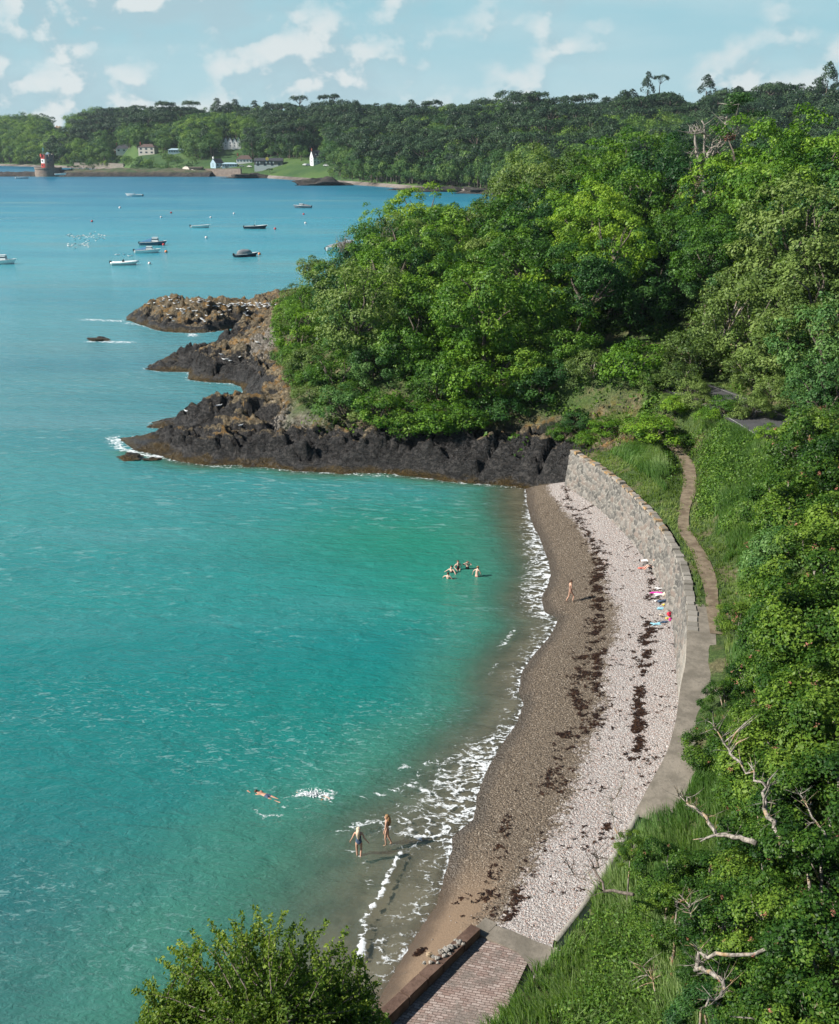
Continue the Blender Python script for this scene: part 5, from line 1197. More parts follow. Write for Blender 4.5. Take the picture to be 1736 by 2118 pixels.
def blocks_view(u, vt, vg):
    return any(abs(u - a) < w and vg > b and vt < b - 2 for a, b, w in HSP)
def clear_spot(u, v):
    for a, b, c_, d_ in [(q[0], q[1], q[2], q[3]) for q in CLIFFS] + [(255, 315, 30, 9), (310, 318, 28, 8), (365, 314, 20, 7), (478, 306, 32, 20), (445, 343, 40, 9), (490, 336, 25, 12), (560, 340, 60, 11), (655, 330, 27, 20), (630, 352, 45, 10)]:
        if abs(u - a) < c_ and abs(v - b) < d_: return True
    return False
rs = np.random.RandomState(8); FT = []
cu = []
for u0 in np.arange(-30, 1770, 7.0):
    D0 = float(np.interp(u0, SU, SD)); cs0 = float(np.interp(u0, CRX, CRS)); s0 = 4.0; n_s = int((cs0 + 30) / 11.0)
    for k in range(n_s):
        s_ = 4 + (k + rs.rand()) / n_s * (cs0 + 26); u = u0 + rs.uniform(-5, 5); y = D0 + s_; x = (u - CXP) / FPX * (y * math.cos(PITCH) + 27 * math.sin(PITCH)); cu.append((u, s_, x, y))
cu = np.array(cu); ex = []
for u in np.arange(-20, 1100, 5.0):
    if 262 < u < 430 or 430 < u < 700: continue
    for k in range(2):
        y = float(np.interp(u, SU, SD)) + rs.uniform(5.5, 13); ex.append((u, 0, (u + rs.uniform(-2, 2) - CXP) / FPX * (y * math.cos(PITCH) + 27 * math.sin(PITCH)), y))
cu = np.r_[cu, np.array(ex)]
zz, s_, t_, uu_, cs_ = far_z(cu[:, 2], cu[:, 3])
for (u, s0, x, y), z, t0, sb, cs0 in zip(cu, zz, t_, s_, cs_):
    if sb > cs0 + 22 or sb < 5 or z < 2.5: continue
    r = rs.uniform(6.0, 11.0); edge = t0 <= 0.0
    if edge:
        if 300 < u < 700 and (u > 430 or sb < 60) and rs.rand() < 0.55: continue
        if 240 < u <= 300 and rs.rand() < 0.5: continue
        r = rs.uniform(2.0, 4.2) if u < 720 else rs.uniform(3.0, 6.0)
    h = r * rs.uniform(0.7, 1.25); up_, vp_ = proj(x, y, z + h); ug_, vg_ = proj(x, y, z)
    if blocks_view(up_, vp_ - r * 2.3, vg_) or clear_spot(up_, vp_) or clear_spot(ug_, vg_) or (300 < u < 700 and clear_spot(up_, vp_ - 3)): continue
    if 440 < u < 660 and vp_ > 322 and vp_ < 350 and sb < 75: continue
    if (350 < u < 425) and sb < 50 and rs.rand() < 0.6: continue
    if any(False for _ in ()): continue
    q = rs.rand(); pine = fbm(np.array(x / 120.0), np.array(y / 120.0), 2, 700) > 0.55
    if u > 1180 and t0 > 0.6: kd = rs.choice([0, 1, 2, 3, 2, 7, 8, 1])
    elif pine and q < 0.30: kd = rs.choice([6, 7, 8, 6])
    elif u > 760 and q < 0.12: kd = rs.choice([6, 7, 8])
    elif q < (0.33 if u < 760 else 0.40): kd = rs.choice([4, 5])
    else: kd = rs.choice([0, 1, 2, 3])
    if kd >= 6 and not edge: h += r * 0.5
    if not edge and t0 > 0.9: h += rs.choice([0, 0, 1.5, 3.5])
    FT.append((y, x, z + h, r, int(kd), rs.uniform(0, 6.28), up_, vp_, z, edge))
FT.sort(key=lambda q: q[0])
KL = {'leaf_far': ('broadleaf_tree', 'rounded mid-green tree on the far wooded hillside across the bay'), 'leaf_far_bright': ('broadleaf_tree', 'bright green tree on the far wooded hillside across the bay'), 'leaf_far_pine': ('pine_tree', 'dark pine on the far wooded hillside across the bay')}
cand = [q for q in FT if 640 < q[6] < 1736 and q[7] < 470]
cand = [q for q in cand if q[6] < 1080 or q[7] < np.interp(q[6], [1080, 1230, 1340, 1430, 1480, 1540, 1736], [340, 300, 290, 320, 280, 250, 245])][:200]
sky_p = sorted([q for q in FT[::1] if q[4] >= 6 and q[7] < np.interp(q[6], [a for a, b in SIL], [b for a, b in SIL]) + 40], key=lambda q: (q[5] * 7.7) % 1)[:60]
ind = {id(q) for q in cand + sky_p}; stuffT = [q for q in FT if id(q) not in ind]
def put_far(q, group='trees of the far wooded hillside'):
    y, x, z, r, kd, rz, u, v, gz, e = q; kind, mt, me = FP[kd]; nm, lab = KL[mt]
    if q in sky_p: lab = 'dark pine standing on the skyline of the far hills'; group = 'skyline pines on the far hills'
    if q not in sky_p:
        wh = 'behind the round tower' if u < 200 else 'behind the upper houses' if u < 420 else 'above the seafront block' if u < 600 else 'beside the white gabled house' if u < 720 else 'above the far shingle beach' if u < 900 else 'behind the headland wood'
        dv = v - np.interp(u, [a for a, b in SIL], [b for a, b in SIL]); lab = lab.split(' tree')[0].replace('dark pine on the far wooded hillside across the bay', 'dark') + (' pine ' if 'pine' in nm else ' tree ') + ('near the skyline' if dv < 35 else 'halfway up the far hill' if dv < 80 else 'low on the far hill') + ' ' + wh
    else: lab = 'dark pine on the far skyline ' + ('at the left of the ridge' if u < 500 else 'in the middle of the ridge' if u < 1000 else 'right of the middle' if u < 1350 else 'above the big near trees')
    o = obj(nm, me, None, None, (x, y, z), (0, 0, rz), (r, r, r * (1.15 if kind != 'pine' else 1.0))); tag(o, lab, 'tree', group)
for q in cand: put_far(q)
for q in sky_p:
    if q not in cand: put_far(q)
# named far trees that stand out against the sky
def solo_far(u, v, D, r, kd, label, nm='pine_tree', sz=1.0):
    x, y, z = atD(u, v, D); o = obj(nm, FP[kd][2], None, None, (x, y, z), (0, 0, u), (r, r, r * sz)); tag(o, label, 'tree')
solo_far(620, 214, 1150, 9, 6, 'left one of the two flat-topped skyline trees above the white gabled terrace'); solo_far(682, 214, 1130, 11, 7, 'broader right one of the two flat-topped skyline trees, towards the middle of the far ridge')
solo_far(1713, 165, 760, 9.5, 8, 'big dark conifer at the top right end of the skyline', sz=1.2); solo_far(1340, 180, 820, 7, 8, 'tall ragged conifer left of the gap-crowned pine on the skyline', sz=1.5)
solo_far(1366, 172, 820, 5.5, 6, 'thin gap-crowned pine rising highest in the middle of the right skyline', sz=1.2); solo_far(1462, 182, 800, 9, 8, 'dark dome-shaped conifer on the skyline right of the thin pine'); solo_far(345, 229, 1230, 12, 7, 'dark spreading tree on the skyline above the two upper houses')
# the rest of the wood: one object, instanced
fc = bpy.data.collections.new('woodland_kinds')
for i, (k_, m_, me) in enumerate(FP):
    o = bpy.data.objects.new('woodland_kind_%02d' % i, me); fc.objects.link(o)
pm = bpy.data.meshes.new('woodland'); pm.from_pydata([(q[1], q[0], q[2]) for q in stuffT], [], [])
fattr(pm, 'scl', [q[3] for q in stuffT]); fattr(pm, 'rot', [q[5] for q in stuffT]); a = pm.attributes.new('kd', 'INT', 'POINT'); a.data.foreach_set('value', [q[4] for q in stuffT])
wo = obj('woodland', pm); tag(wo, 'unbroken wood of mixed trees covering the far hills', 'wood', kind='stuff')
ng = bpy.data.node_groups.new('woodland', 'GeometryNodeTree'); ng.interface.new_socket('Geometry', in_out='INPUT', socket_type='NodeSocketGeometry'); ng.interface.new_socket('Geometry', in_out='OUTPUT', socket_type='NodeSocketGeometry')
N_ = ng.nodes; L_ = ng.links; gi = N_.new('NodeGroupInput'); go = N_.new('NodeGroupOutput'); ip = N_.new('GeometryNodeInstanceOnPoints'); ci = N_.new('GeometryNodeCollectionInfo'); ci.inputs['Collection'].default_value = fc; ci.inputs['Separate Children'].default_value = True; ci.inputs['Reset Children'].default_value = True
def na(nm, ty):
    n = N_.new('GeometryNodeInputNamedAttribute'); n.data_type = ty; n.inputs[0].default_value = nm; return [o for o in n.outputs if o.enabled][0]
cx_ = N_.new('ShaderNodeCombineXYZ'); L_.new(na('rot', 'FLOAT'), cx_.inputs[2]); sx_ = N_.new('ShaderNodeCombineXYZ'); sc_ = na('scl', 'FLOAT')
for i in range(3): L_.new(sc_, sx_.inputs[i])
ip.inputs['Pick Instance'].default_value = True
mp_ = N_.new('GeometryNodeMeshToPoints'); L_.new(gi.outputs[0], mp_.inputs[0]); L_.new(mp_.outputs[0], ip.inputs['Points'])
L_.new(ci.outputs[0], ip.inputs['Instance']); L_.new(na('kd', 'INT'), ip.inputs['Instance Index']); L_.new(cx_.outputs[0], ip.inputs['Rotation']); L_.new(sx_.outputs[0], ip.inputs['Scale']); L_.new(ip.outputs[0], go.inputs[0])
md = wo.modifiers.new('woodland', 'NODES'); md.node_group = ng

# cliffs, spit and the rocks along the far shore
def rocklump(name, c, r, mt, seed, label, cat='rock', group=None, n=26, m=14, amp=0.3, kind=None):
    mb = MB().blob((0, 0, 0), r, seed, amp, n, m); v = np.array(mb.v); d = v / np.array(r); q = 1 + 0.35 * (worley(d[:, 0] * 2.3 + d[:, 2] * 1.7, d[:, 1] * 2.3 - d[:, 2] + seed, seed)[2] - 0.5) + 0.3 * (fbm(d[:, 0] * 3 + seed, d[:, 1] * 3 + d[:, 2] * 2, 3, seed) - 0.5)
    v = v * q[:, None]; mb.v = [tuple(p) for p in v]
    o = mb.build(name, M[mt], None, False, loc=c); tag(o, label, cat, group, kind); return o
for (u, v, w, h), lb in zip(CLIFFS, ['large orange-brown cliff patch showing through the wood at the left of the far hill', 'smaller orange cliff patch right of the large one on the left far hill', 'pale pink landslip scar high in the middle of the far wood', 'small bare earth scar below the pale pink landslip']):
    p = fhit(u, v + 10)
    if p: rocklump('cliff', (p.x, p.y + 6, p.z), (w / FPX * p.y * .8, 10, h / FPX * p.y * .8), 'far_cliff', int(u), lb, 'cliff', amp=0.2)
def spit():
    xs = np.arange(-352, -165, 1.5); ys = np.arange(892, 962, 2.0)
    def f(X, Y):
        u = far_u(X, Y); c = np.interp(u, [0, 180, 300, 430], [922, 926, 930, 930]); w = np.interp(u, [0, 110, 125, 430], [9, 10, 15, 24]); hgt = np.interp(u, [-10, 68, 76, 110, 125, 190, 250, 380, 430], [3.4, 3.6, 4.2, 4.6, 5, 5.6, 6.2, 6.0, 5])
        d = np.clip(1 - np.abs(Y - c) / w, -1, 1); z = hgt * np.sign(d) * np.abs(d) ** 0.45 + 1.4 * (fbm(X * .12, Y * .2, 4, 3) - .5) + 0.9 * (worley(X * .2, Y * .3, 5)[2] - .5)
        return z, dict(top=sstep(2.6, 4.0, z) * sstep(110, 150, u))
    me, _, _ = grid_mesh('rocky_spit', xs, ys, f); m, t = mat('spit_ground'); p = t.pos(); nz = t.noise(p, 0.10, 5.0, 0.7); nf = t.noise(p, 0.6, 4.0, 0.7)
    rk = t.mix(t.mapr(nf, .35, .7), (0.014, 0.014, 0.015), (0.075, 0.062, 0.050)); gr = t.mix(t.mapr(nz, .4, .6), (0.04, 0.075, 0.022), (0.10, 0.085, 0.05))
    out(t, t.n('ShaderNodeBsdfPrincipled', Base_Color=t.mix(t.attr('top'), rk, gr), Roughness=0.95)); tag(obj('rocky_spit', me, m), kind='structure')
spit()
rr = random.Random(12)
for k, (x, y, r) in enumerate([(765, 650, 3.6), (590, 655, 1.6), (640, 668, 2.0), (690, 640, 1.5), (1130, 662, 3.0), (1240, 668, 2.4), (1560, 660, 2.2), (1370, 668, 3), (1480, 668, 1.6), (1180, 655, 2.2)]):
    p = fhit(*cA(x, y + 12)); 
    D = 925 if 1050 > x > 700 or x > 1050 else 925
    a = atD(*cA(x, y), 932); kd = [0, 3][k % 2]
    o = obj('shrub', FP[kd][2], None, None, (a[0], a[1], max(a[2], 6.5)), (0, 0, k), (r * 2.0, r * 2.0, r * 1.3)); tag(o, 'dark round shrub on the low rocky spit behind the moored boats', 'shrub', 'shrubs on the rocky spit')
def m2(px, D): return px / FPX * D
# tower: 900-odd metres away at the end of the spit
def tower():
    D = 920.0; cx, _, _ = atD(*cA(398, 660), D); b = atD(*cA(398, 735), D); base_z = 0.5
    root = empty('round_tower', (cx, D, 0), 'round stone coastal tower painted with red and white bands, on a wide round platform', 'tower')
    zt = atD(*cA(398, 672), D)[2]; zb = atD(*cA(398, 562), D)[2]
    MB().lathe([(11.0, -2), (10.2, zt - 0.8), (10.6, zt - 0.7), (10.6, zt + 0.5), (9.9, zt + 0.5), (9.9, zt - .2), (0.1, zt - .2)], n=40).build('platform', M['tower_stone'], root)
    H = zb - zt; n = 48; r0, r1 = 5.0, 4.5; hs = [0, .36, .38, .66, .68, .96, 1.0]
    def shell(name, mt, a0, a1, h0, h1, rr_, z_in=0):
        mb = MB(); k = 24
        for h in (h0, h1):
            for i in range(k + 1):
                a = a0 + (a1 - a0) * i / k; r = r0 + (r1 - r0) * h + rr_; mb.v.append((r * math.cos(a), r * math.sin(a), zt + H * h))
        for i in range(k): mb.f.append((i, i + 1, k + 2 + i, k + 1 + i))
        mb.build(name, M[mt], root)
    MB().lathe([(r0, zt - 0.3), (r1, zb), (r1 - 0.5, zb), (r1 - 0.5, zb - 0.8), (0.1, zb - 0.8)], n=48).build('wall', M['tower_stone'], root)
    a0, a1 = math.pi * 1.02, math.pi * 1.46
    for h0, h1, mt in ((0, .36, 'tower_red'), (.36, .68, 'tower_white'), (.68, 1.0, 'tower_red')): shell('painted_band', mt, a0, a1, h0, h1, 0.05)
    for k in range(4):
        a = math.pi * (0.5 * k + 1.25); MB().box((math.cos(a) * 4.7, math.sin(a) * 4.7, zb - 0.5), (2.2, 1.3, 2.2), a + math.pi / 2).build('machicolation', M['tower_red' if k == 0 else 'tower_stone'], root)
    for a, h in ((1.30, .55), (1.62, .45), (1.62, .75), (1.30, .2), (1.80, .6)):
        a *= math.pi; MB().box((math.cos(a) * (r0 - 0.3), math.sin(a) * (r0 - 0.3), zt + H * h), (0.9, 0.9, 1.1), a + math.pi / 2).build('window', M['window_glass'], root)
    MB().tube([(-2.5, -1, zb - 1), (-2.5, -1, zb + 5.5)], 0.16, 6).build('mast', M['pole_green'], root)
    MB().box((-2.2, -1, zb + 4.0), (0.9, 0.12, 2.6)).build('flag', M['pole_green'], root)
    MB().box((1.0, 0, zb + .3), (3.4, 2.6, 1.2)).lathe([(1.2, 0), (1.0, .8), (.1, 1.1)], (1, 0, zb + .8), 10).build('roof_hut', M['house_blue'], root)
tower()
def gable_house(p, w, d, h, rh, wm, rm, rz, label, nwin=3, chim=1, hip=False, name='house', floors=2, gwin=1, group=None, skyl=0, lower=None, chm='brick_red'):
    root = empty(name, p, label, 'house', group, rz); wl = MB().box((0, 0, h / 2 - 1.5), (w, d, h + 3)); 
    if not hip: wl.add([(-w / 2, -d / 2, h), (-w / 2, d / 2, h), (-w / 2, 0, h + rh), (w / 2, -d / 2, h), (w / 2, d / 2, h), (w / 2, 0, h + rh)], [(0, 2, 1), (3, 4, 5), (0, 3, 5, 2), (1, 2, 5, 4)])
    wl.build('wall', M[wm], root); e = 0.35; rf = MB(); tt = 0.18
    if hip: q = w / 2 - d * 0.42; rf.add([(-w / 2 - e, -d / 2 - e, h), (w / 2 + e, -d / 2 - e, h), (w / 2 + e, d / 2 + e, h), (-w / 2 - e, d / 2 + e, h), (-q, 0, h + rh), (q, 0, h + rh)], [(0, 1, 5, 4), (1, 2, 5), (2, 3, 4, 5), (3, 0, 4), (3, 2, 1, 0)])
    else: rf.add([(-w / 2 - e * .5, -d / 2 - e, h - .1), (w / 2 + e * .5, -d / 2 - e, h - .1), (w / 2 + e * .5, 0, h + rh + tt), (-w / 2 - e * .5, 0, h + rh + tt), (-w / 2 - e * .5, d / 2 + e, h - .1), (w / 2 + e * .5, d / 2 + e, h - .1), (-w / 2 - e * .5, 0, h + rh + tt * 2.2), (w / 2 + e * .5, 0, h + rh + tt * 2.2), (-w / 2 - e * .5, -d / 2 - e, h + .15), (w / 2 + e * .5, -d / 2 - e, h + .15), (-w / 2 - e * .5, d / 2 + e, h + .15), (w / 2 + e * .5, d / 2 + e, h + .15)],
                 [(8, 9, 7, 6), (6, 7, 11, 10), (0, 1, 9, 8), (4, 10, 11, 5), (0, 3, 2, 1), (3, 4, 5, 2), (0, 8, 6, 3), (3, 6, 10, 4), (1, 2, 7, 9), (2, 5, 11, 7)])
    ro = rf.build('roof', M[rm], root)
    for k in range(chim): 
        cx = (-w / 2 + 0.6) if k == 0 else (w / 2 - 0.6); ch = MB().box((cx, 0, h + rh + 0.4), (0.9, 1.2, 2.4)).box((cx, 0, h + rh + 1.7), (0.5, 0.8, 0.5)).build('chimney', M[chm], root)
    if lower: MB().box((0, -d / 2 - 0.04, h * 0.22 - 1.4), (w, 0.08, h * 0.44 + 2.8)).build('lower_wall', M[lower], root)
    for f in range(floors):
        for k in range(nwin):
            x = -w / 2 + w * (k + 0.5) / nwin; z = h * (f + 0.55) / floors
            wn = MB().box((x, -d / 2 - 0.06, z), (w / nwin * 0.36, 0.16, h / floors * 0.42)).build('window', M['window_glass'], root)
    if gwin and not hip:
        for z in [h * 0.3, h * 0.8]: MB().box((-w / 2 - 0.05, 0, z), (0.14, d * 0.16, h * 0.2)).build('window', M['window_glass'], root)
    for k in range(skyl):
        x = -w / 2 + w * (k + 1.2) / (skyl + 1.2); MB().box((x, -d * 0.27, h + rh * 0.50), (0.9, 0.9, 0.5)).build('skylight', M['white_paint'], root)
    return root
def hbase(u, v, z=None):
    p = fhit(u, v)
    return (p.x, p.y, p.z)
def hs(fn, x0, x1, yb, ye, yr, **k):
    u, v = fn((x0 + x1) / 2, yb); p = hbase(u, v); s = p[1] / FPX; a = fn(x1, yb); b = fn(x0, yb); w = (a[0] - b[0]) * s; h = (v - fn(x0, ye)[1]) * s; rh = (fn(x0, ye)[1] - fn(x0, yr)[1]) * s
    return p, w, h, rh
p, w, h, rh = hs(cB, 1302, 1455, 350, 292, 226); gable_house(p, w * .95, w * .62, h, rh, 'house_white', 'roof_slate', R_(28), 'white gabled house with slate roof, skylights and red chimney above the green lawn', 4, 1, skyl=3, floors=2)
p, w, h, rh = hs(cB, 685, 985, 400, 330, 306); cafe = gable_house(p, w, 9, h, rh, 'house_grey', 'roof_slate', R_(3), 'long two-storey seafront block, black above and white below, with a yellow disc on the roof', 4, 0, lower='house_white', floors=1)
for k in (-.42, -.31, -.08, .05, .17): MB().box((w * k, -4.62, h * 0.78), (0.9, 0.2, 1.3)).build('window', M['white_paint'], cafe)
MB().lathe([(0.05, -.12), (1.25, -.10), (1.25, .10), (0.05, .12)], (0, 0, 0), 20).build('roof_sign', M['cloth_yellow'], cafe, loc=(-w * 0.04, -4.9, h + 1.6), rot=(math.pi / 2, 0, 0))
p, w, h, rh = hs(cB, 485, 652, 342, 308, 268); gable_house(p, w, 8, h, rh, 'house_white', 'roof_brown', R_(-2), 'white house with a brown hipped roof behind the seafront block', 5, 1, True, floors=1)
p, w, h, rh = hs(cB, 198, 315, 392, 352, 310); gable_house(p, w * .9, 7, h, rh, 'house_blue', 'roof_slate', R_(48), 'small pale blue cottage with a steep gable beside the low glazed building', 2, 1, floors=1, chm='house_white')
p, w, h, rh = hs(cB, 320, 480, 392, 360, 350); gable_house(p, w, 5, h, rh + .3, 'house_blue', 'house_blue', 0, 'low glazed shed with a pale blue roof right of the small cottage', 6, 0, True, floors=1, name='shed')
p, w, h, rh = hs(cA, 970, 1095, 542, 515, 485); gable_house(p, w, 8, h, rh, 'house_white', 'roof_slate', R_(8), 'upper white house with a dark slate roof, beside the red garage', 3, 2, True, floors=1)
p, w, h, rh = hs(cA, 905, 966, 552, 532, 524); gable_house(p, w, 5, h, rh + .2, 'tower_red', 'house_cream', 0, 'small red garage left of the upper slate-roofed house', 1, 0, True, floors=1, name='garage')
p, w, h, rh = hs(cA, 1163, 1298, 558, 506, 482); gable_house(p, w, 9, h, rh, 'house_cream', 'roof_brown', R_(-12), 'upper cream house with a hipped brown roof, right of the slate-roofed one', 3, 1, True, floors=2)
p, w, h, rh = hs(cA, 1402, 1522, 550, 525, 514); gable_house(p, w, 6, h, rh, 'house_blue', 'house_blue', 0, 'pale blue glazed conservatory right of the upper cream house', 6, 0, True, floors=1, name='conservatory')
ter = None
for k in range(5):
    x = 315 + k * 48; u, v = cB(x, 172 + (k % 2) * 4); q = fhit(u, v + 2); s = q.y / FPX; gable_house((q.x, q.y, q.z + 1), 7, 46 / 3.858 / 1.394 * s, 4.5, 3.6, 'house_white', 'roof_slate', R_(90), ['leftmost white gable of the terrace in the middle of the far wood', 'second white gable of the terrace in the far wood', 'middle white gable of the terrace in the far wood', 'fourth white gable of the terrace in the far wood', 'rightmost white gable of the terrace in the far wood'][k], 1, 0, floors=1, gwin=1, chm='house_white')
u, v = cA(343, 278); q = fhit(u, v + 1)
if q: gable_house((q.x, q.y, q.z + 7), 18, 10, 7, 1.5, 'house_grey', 'roof_brown', 0, 'lone grey building high in the wood on the leftmost far hill', 4, 0, True, floors=1)
# shore walls, far slipway, parked cars
def longwall(pts, th, h, mt, label, fn, D=None):
    mb = MB(); W = []
    for x, y in pts:
        q = fhit(*fn(x, y)) if D is None else Vector(atD(*fn(x, y), D)); W.append(q)
    for a, b in zip(W[:-1], W[1:]):
        c = (a + b) / 2; L = (b - a).xy.length; mb.box((c.x, c.y, min(a.z, b.z) + h / 2 - 1.5), (L + .2, th, h + 3), math.atan2(b.y - a.y, b.x - a.x)); mb.box((c.x, c.y, min(a.z, b.z) + h + .1), (L + .25, th + .4, .2), math.atan2(b.y - a.y, b.x - a.x))
    o = mb.build('shore_wall', M[mt]); tag(o, label, 'wall')
longwall([(75, 490), (230, 490), (380, 488), (525, 486)], 1.5, 5.5, 'tower_stone', 'long grey shore wall below the cottages on the far beach', cB)
longwall([(620, 655), (760, 655), (900, 658), (1028, 660)], 1.5, 3.0, 'concrete', 'pale low wall at the foot of the wood behind the tower spit', cA)
mb = MB(); a = Vector(atD(*cA(1530, 680), 930)); b = Vector(atD(*cA(1665, 752), 912)); mb.tube([a, b], 2.6, 4); tag(mb.build('shore_ramp', M['house_cream']), 'steep pale concrete ramp running down to the water on the far shore', 'ramp')
u, v = cA(1625, 712); q = Vector(atD(u, v, 926)); o = MB().box((0, 0, 0), (10, 6, 7)).box((0, 0, 4.0), (11, 7, 1)).build('shore_hut', M['tower_stone'], loc=(q.x, q.y, q.z)); tag(o, 'square stone block at the foot of the far ramp', 'building'); MB().lathe([(0.1, -.2), (1.6, -.2), (1.6, .2), (.1, .2)], n=16).build('opening', M['window_glass'], o, loc=(0, -3.1, -0.5), rot=(math.pi / 2, 0, 0))
def car(x, y, mt, label, rz=0.0, fn=cB):
    q = fhit(*fn(x, y)); root = empty('parked_car', (q.x, q.y, q.z + .1), label, 'car', 'cars parked by the far seafront', rz)
    MB().add([(-2.1, -.85, .35), (2.1, -.85, .35), (2.1, .85, .35), (-2.1, .85, .35), (-2.1, -.85, .95), (2.1, -.85, .85), (2.1, .85, .85), (-2.1, .85, .95)], [(0, 3, 2, 1), (4, 5, 6, 7), (0, 1, 5, 4), (1, 2, 6, 5), (2, 3, 7, 6), (3, 0, 4, 7)]).box((-.2, 0, 1.2), (2.4, 1.5, .6), 0, .78).build('body', M[mt], root)
    for sx in (-1.3, 1.3):
        for sy in (-.8, .8): MB().lathe([(.05, -.1), (.33, -.1), (.33, .1), (.05, .1)], n=12).build('wheel', M['outboard_black'], root, loc=(sx, sy, .33), rot=(math.pi / 2, 0, 0))
    MB().box((-.2, 0, 1.18), (2.1, 1.54, .34), 0, .85).build('window', M['window_glass'], root)
for i, (x, y, mt, lb) in enumerate([(325, 402, 'white_paint', 'white car in front of the small pale blue cottage'), (372, 400, 'hull_grey', 'grey car right of the white one by the cottage'), (530, 392, 'white_paint', 'white van-like car left of the seafront block'), (620, 396, 'white_paint', 'white car just left of the black and white block'), (1240, 378, 'white_paint', 'leftmost white car beside the white gabled house'), (1272, 380, 'hull_grey', 'grey car beside the white gabled house'), (1470, 385, 'white_paint', 'white car right of the gabled house by the hedge')]):
    car(x, y, mt, lb, rr.uniform(-.5, .5))

# ================================================================== BOATS, BUOYS
def hull_mesh(L, B, H, bowr=0.55, tr=0.85):
    mb = MB(); n = 12; prof = []
    for i in range(n + 1):
        t = i / n; x = -L / 2 + L * t; w = B / 2 * (tr + (1 - tr) * math.sin(min(1, t * 2) * math.pi / 2)) * (1 - max(0, (t - .45) / .55) ** 2.2); w = max(w, 0.02); sh = H * (0.62 + 0.38 * t * t); ke = -0.30 * (1 - max(0, (t - .7) / .3) ** 2)
        xx = x + (0.10 * L * (t ** 4))
        prof.append([(xx, -w, sh), (x, -w * .86, sh * .3), (x, -w * .35, ke), (x, w * .35, ke), (x, w * .86, sh * .3), (xx, w, sh)])
    for p in prof: mb.v += p
    for i in range(n):
        for k in range(5): mb.f.append((i * 6 + k, (i + 1) * 6 + k, (i + 1) * 6 + k + 1, i * 6 + k + 1))
    mb.f.append((0, 1, 2, 3, 4, 5)); return mb, prof
def boat(u, v, L, kind, hm, label, flip=False, rz=0.0, cover='cover_blue'):
    L *= 1.12
    x, y = g(u, v, 0); root = empty('motor_boat' if kind != 'rib' else 'inflatable_boat', (x, y, 0.0), label, 'boat', None, rz + (math.pi if flip else 0)); B = L * 0.36; H = L * 0.18
    mb, pr = hull_mesh(L, B, H); mb.build('hull', M[hm], root, True)
    dk = MB(); m = len(pr)
    for p in pr: dk.v += [(p[0][0], p[0][1] * .97, p[0][2] - .02), (p[5][0], p[5][1] * .97, p[5][2] - .02)]
    a0 = 7 if kind not in ('rib', 'open') else 10
    for i in range(m - 1):
        if i >= a0: dk.f.append((2 * i, 2 * i + 2, 2 * i + 3, 2 * i + 1))
    dk.box((-L * .12, 0, .12), (L * .72, B * .72, .05)); dk.build('deck', M['white_paint'], root)
    gw = MB().tube([p[0] for p in pr], 0.045 if kind != 'rib' else 0.0001, 5).tube([p[5] for p in pr], 0.045 if kind != 'rib' else 0.0001, 5)
    if kind == 'rib':
        tb = MB().tube([(p[0][0], p[0][1], p[0][2] * .8) for p in pr], 0.24, 8).tube([(p[5][0], p[5][1], p[5][2] * .8) for p in pr], 0.24, 8); tb.build('tube', M['hull_grey' if hm == 'hull_navy' else 'white_paint'], root, True)
    else: gw.build('gunwale', M['white_paint'], root)
    ob = MB().box((-L / 2 - .25, 0, .75), (.55, .42, .62), 0, .75).box((-L / 2 - .2, 0, .15), (.2, .16, .9)).box((-L / 2 - .35, 0, -.1), (.5, .1, .12)); ob.build('outboard', M['outboard_black'], root)
    if kind in ('cabin', 'cuddy'):
        ch = 1.15 if kind == 'cabin' else 0.7
        c = MB().box((L * .12, 0, H + ch * .3), (L * .26, B * .66, ch), 0, .78).build('cabin', M['white_paint'], root); MB().box((L * .12, 0, H + ch * .42), (L * .245, B * .62, ch * .34), 0, .86).build('window', M['boat_glass'], root)
        MB().box((L * .12, 0, H + ch * .82), (L * .24, B * .56, .07)).build('cabin_roof', M['white_paint'], root)
        cv = MB().add([(-L * .46, -B * .4, H * .72), (-L * .46, B * .4, H * .72), (-L * .02, B * .42, H * .8), (-L * .02, -B * .42, H * .8), (-L * .40, 0, H * .9), (-L * .01, 0, H + ch * .7)], [(0, 3, 5, 4), (1, 4, 5, 2), (0, 4, 1), (3, 2, 5), (0, 1, 2, 3)]).build('cover', M[cover], root)
    if kind == 'open':
        for q in (-.25, 0, .2): MB().box((L * q, 0, H * .55), (.3, B * .8, .06)).build('thwart', M['stone_grey'], root)
    if kind in ('console', 'rib'):
        MB().box((-L * .02, 0, .7), (.6, .6, 1.0), 0, .8).box((.05 - L * .02, 0, 1.3), (.08, .6, .35)).build('console', M['outboard_black'], root); MB().box((-L * .18, 0, .45), (.6, .7, .6)).build('seat', M['cloth_white'], root)
    if kind == 'covered': MB().blob((-L * .02, 0, H * .9), (L * .36, B * .44, H * .95), 3, .1, 14, 8).build('cover', M['cover_grey'], root, True)
    if kind == 'console': MB().tube([(L * .02, 0, .8), (L * .02, 0, 2.6)], .03, 5).tube([(-.1, -.5, 1.9), (-.1, .5, 1.9)], .03, 5).build('mast', M['white_paint'], root)
    return root
boat(316, 507, 6.6, 'cabin', 'hull_blue', 'blue motor boat with white cabin and blue cover, moored in the middle of the group'); boat(304, 523, 5.9, 'cuddy', 'white_paint', 'white motor boat with blue windscreen cover, just below the blue-hulled one')
boat(257, 548, 5.6, 'rib', 'white_paint', 'white inflatable boat with dark console, lowest and nearest in the group'); boat(414, 471, 5.6, 'open', 'white_paint', 'plain open white boat moored right of the seagull flock', rz=.05)
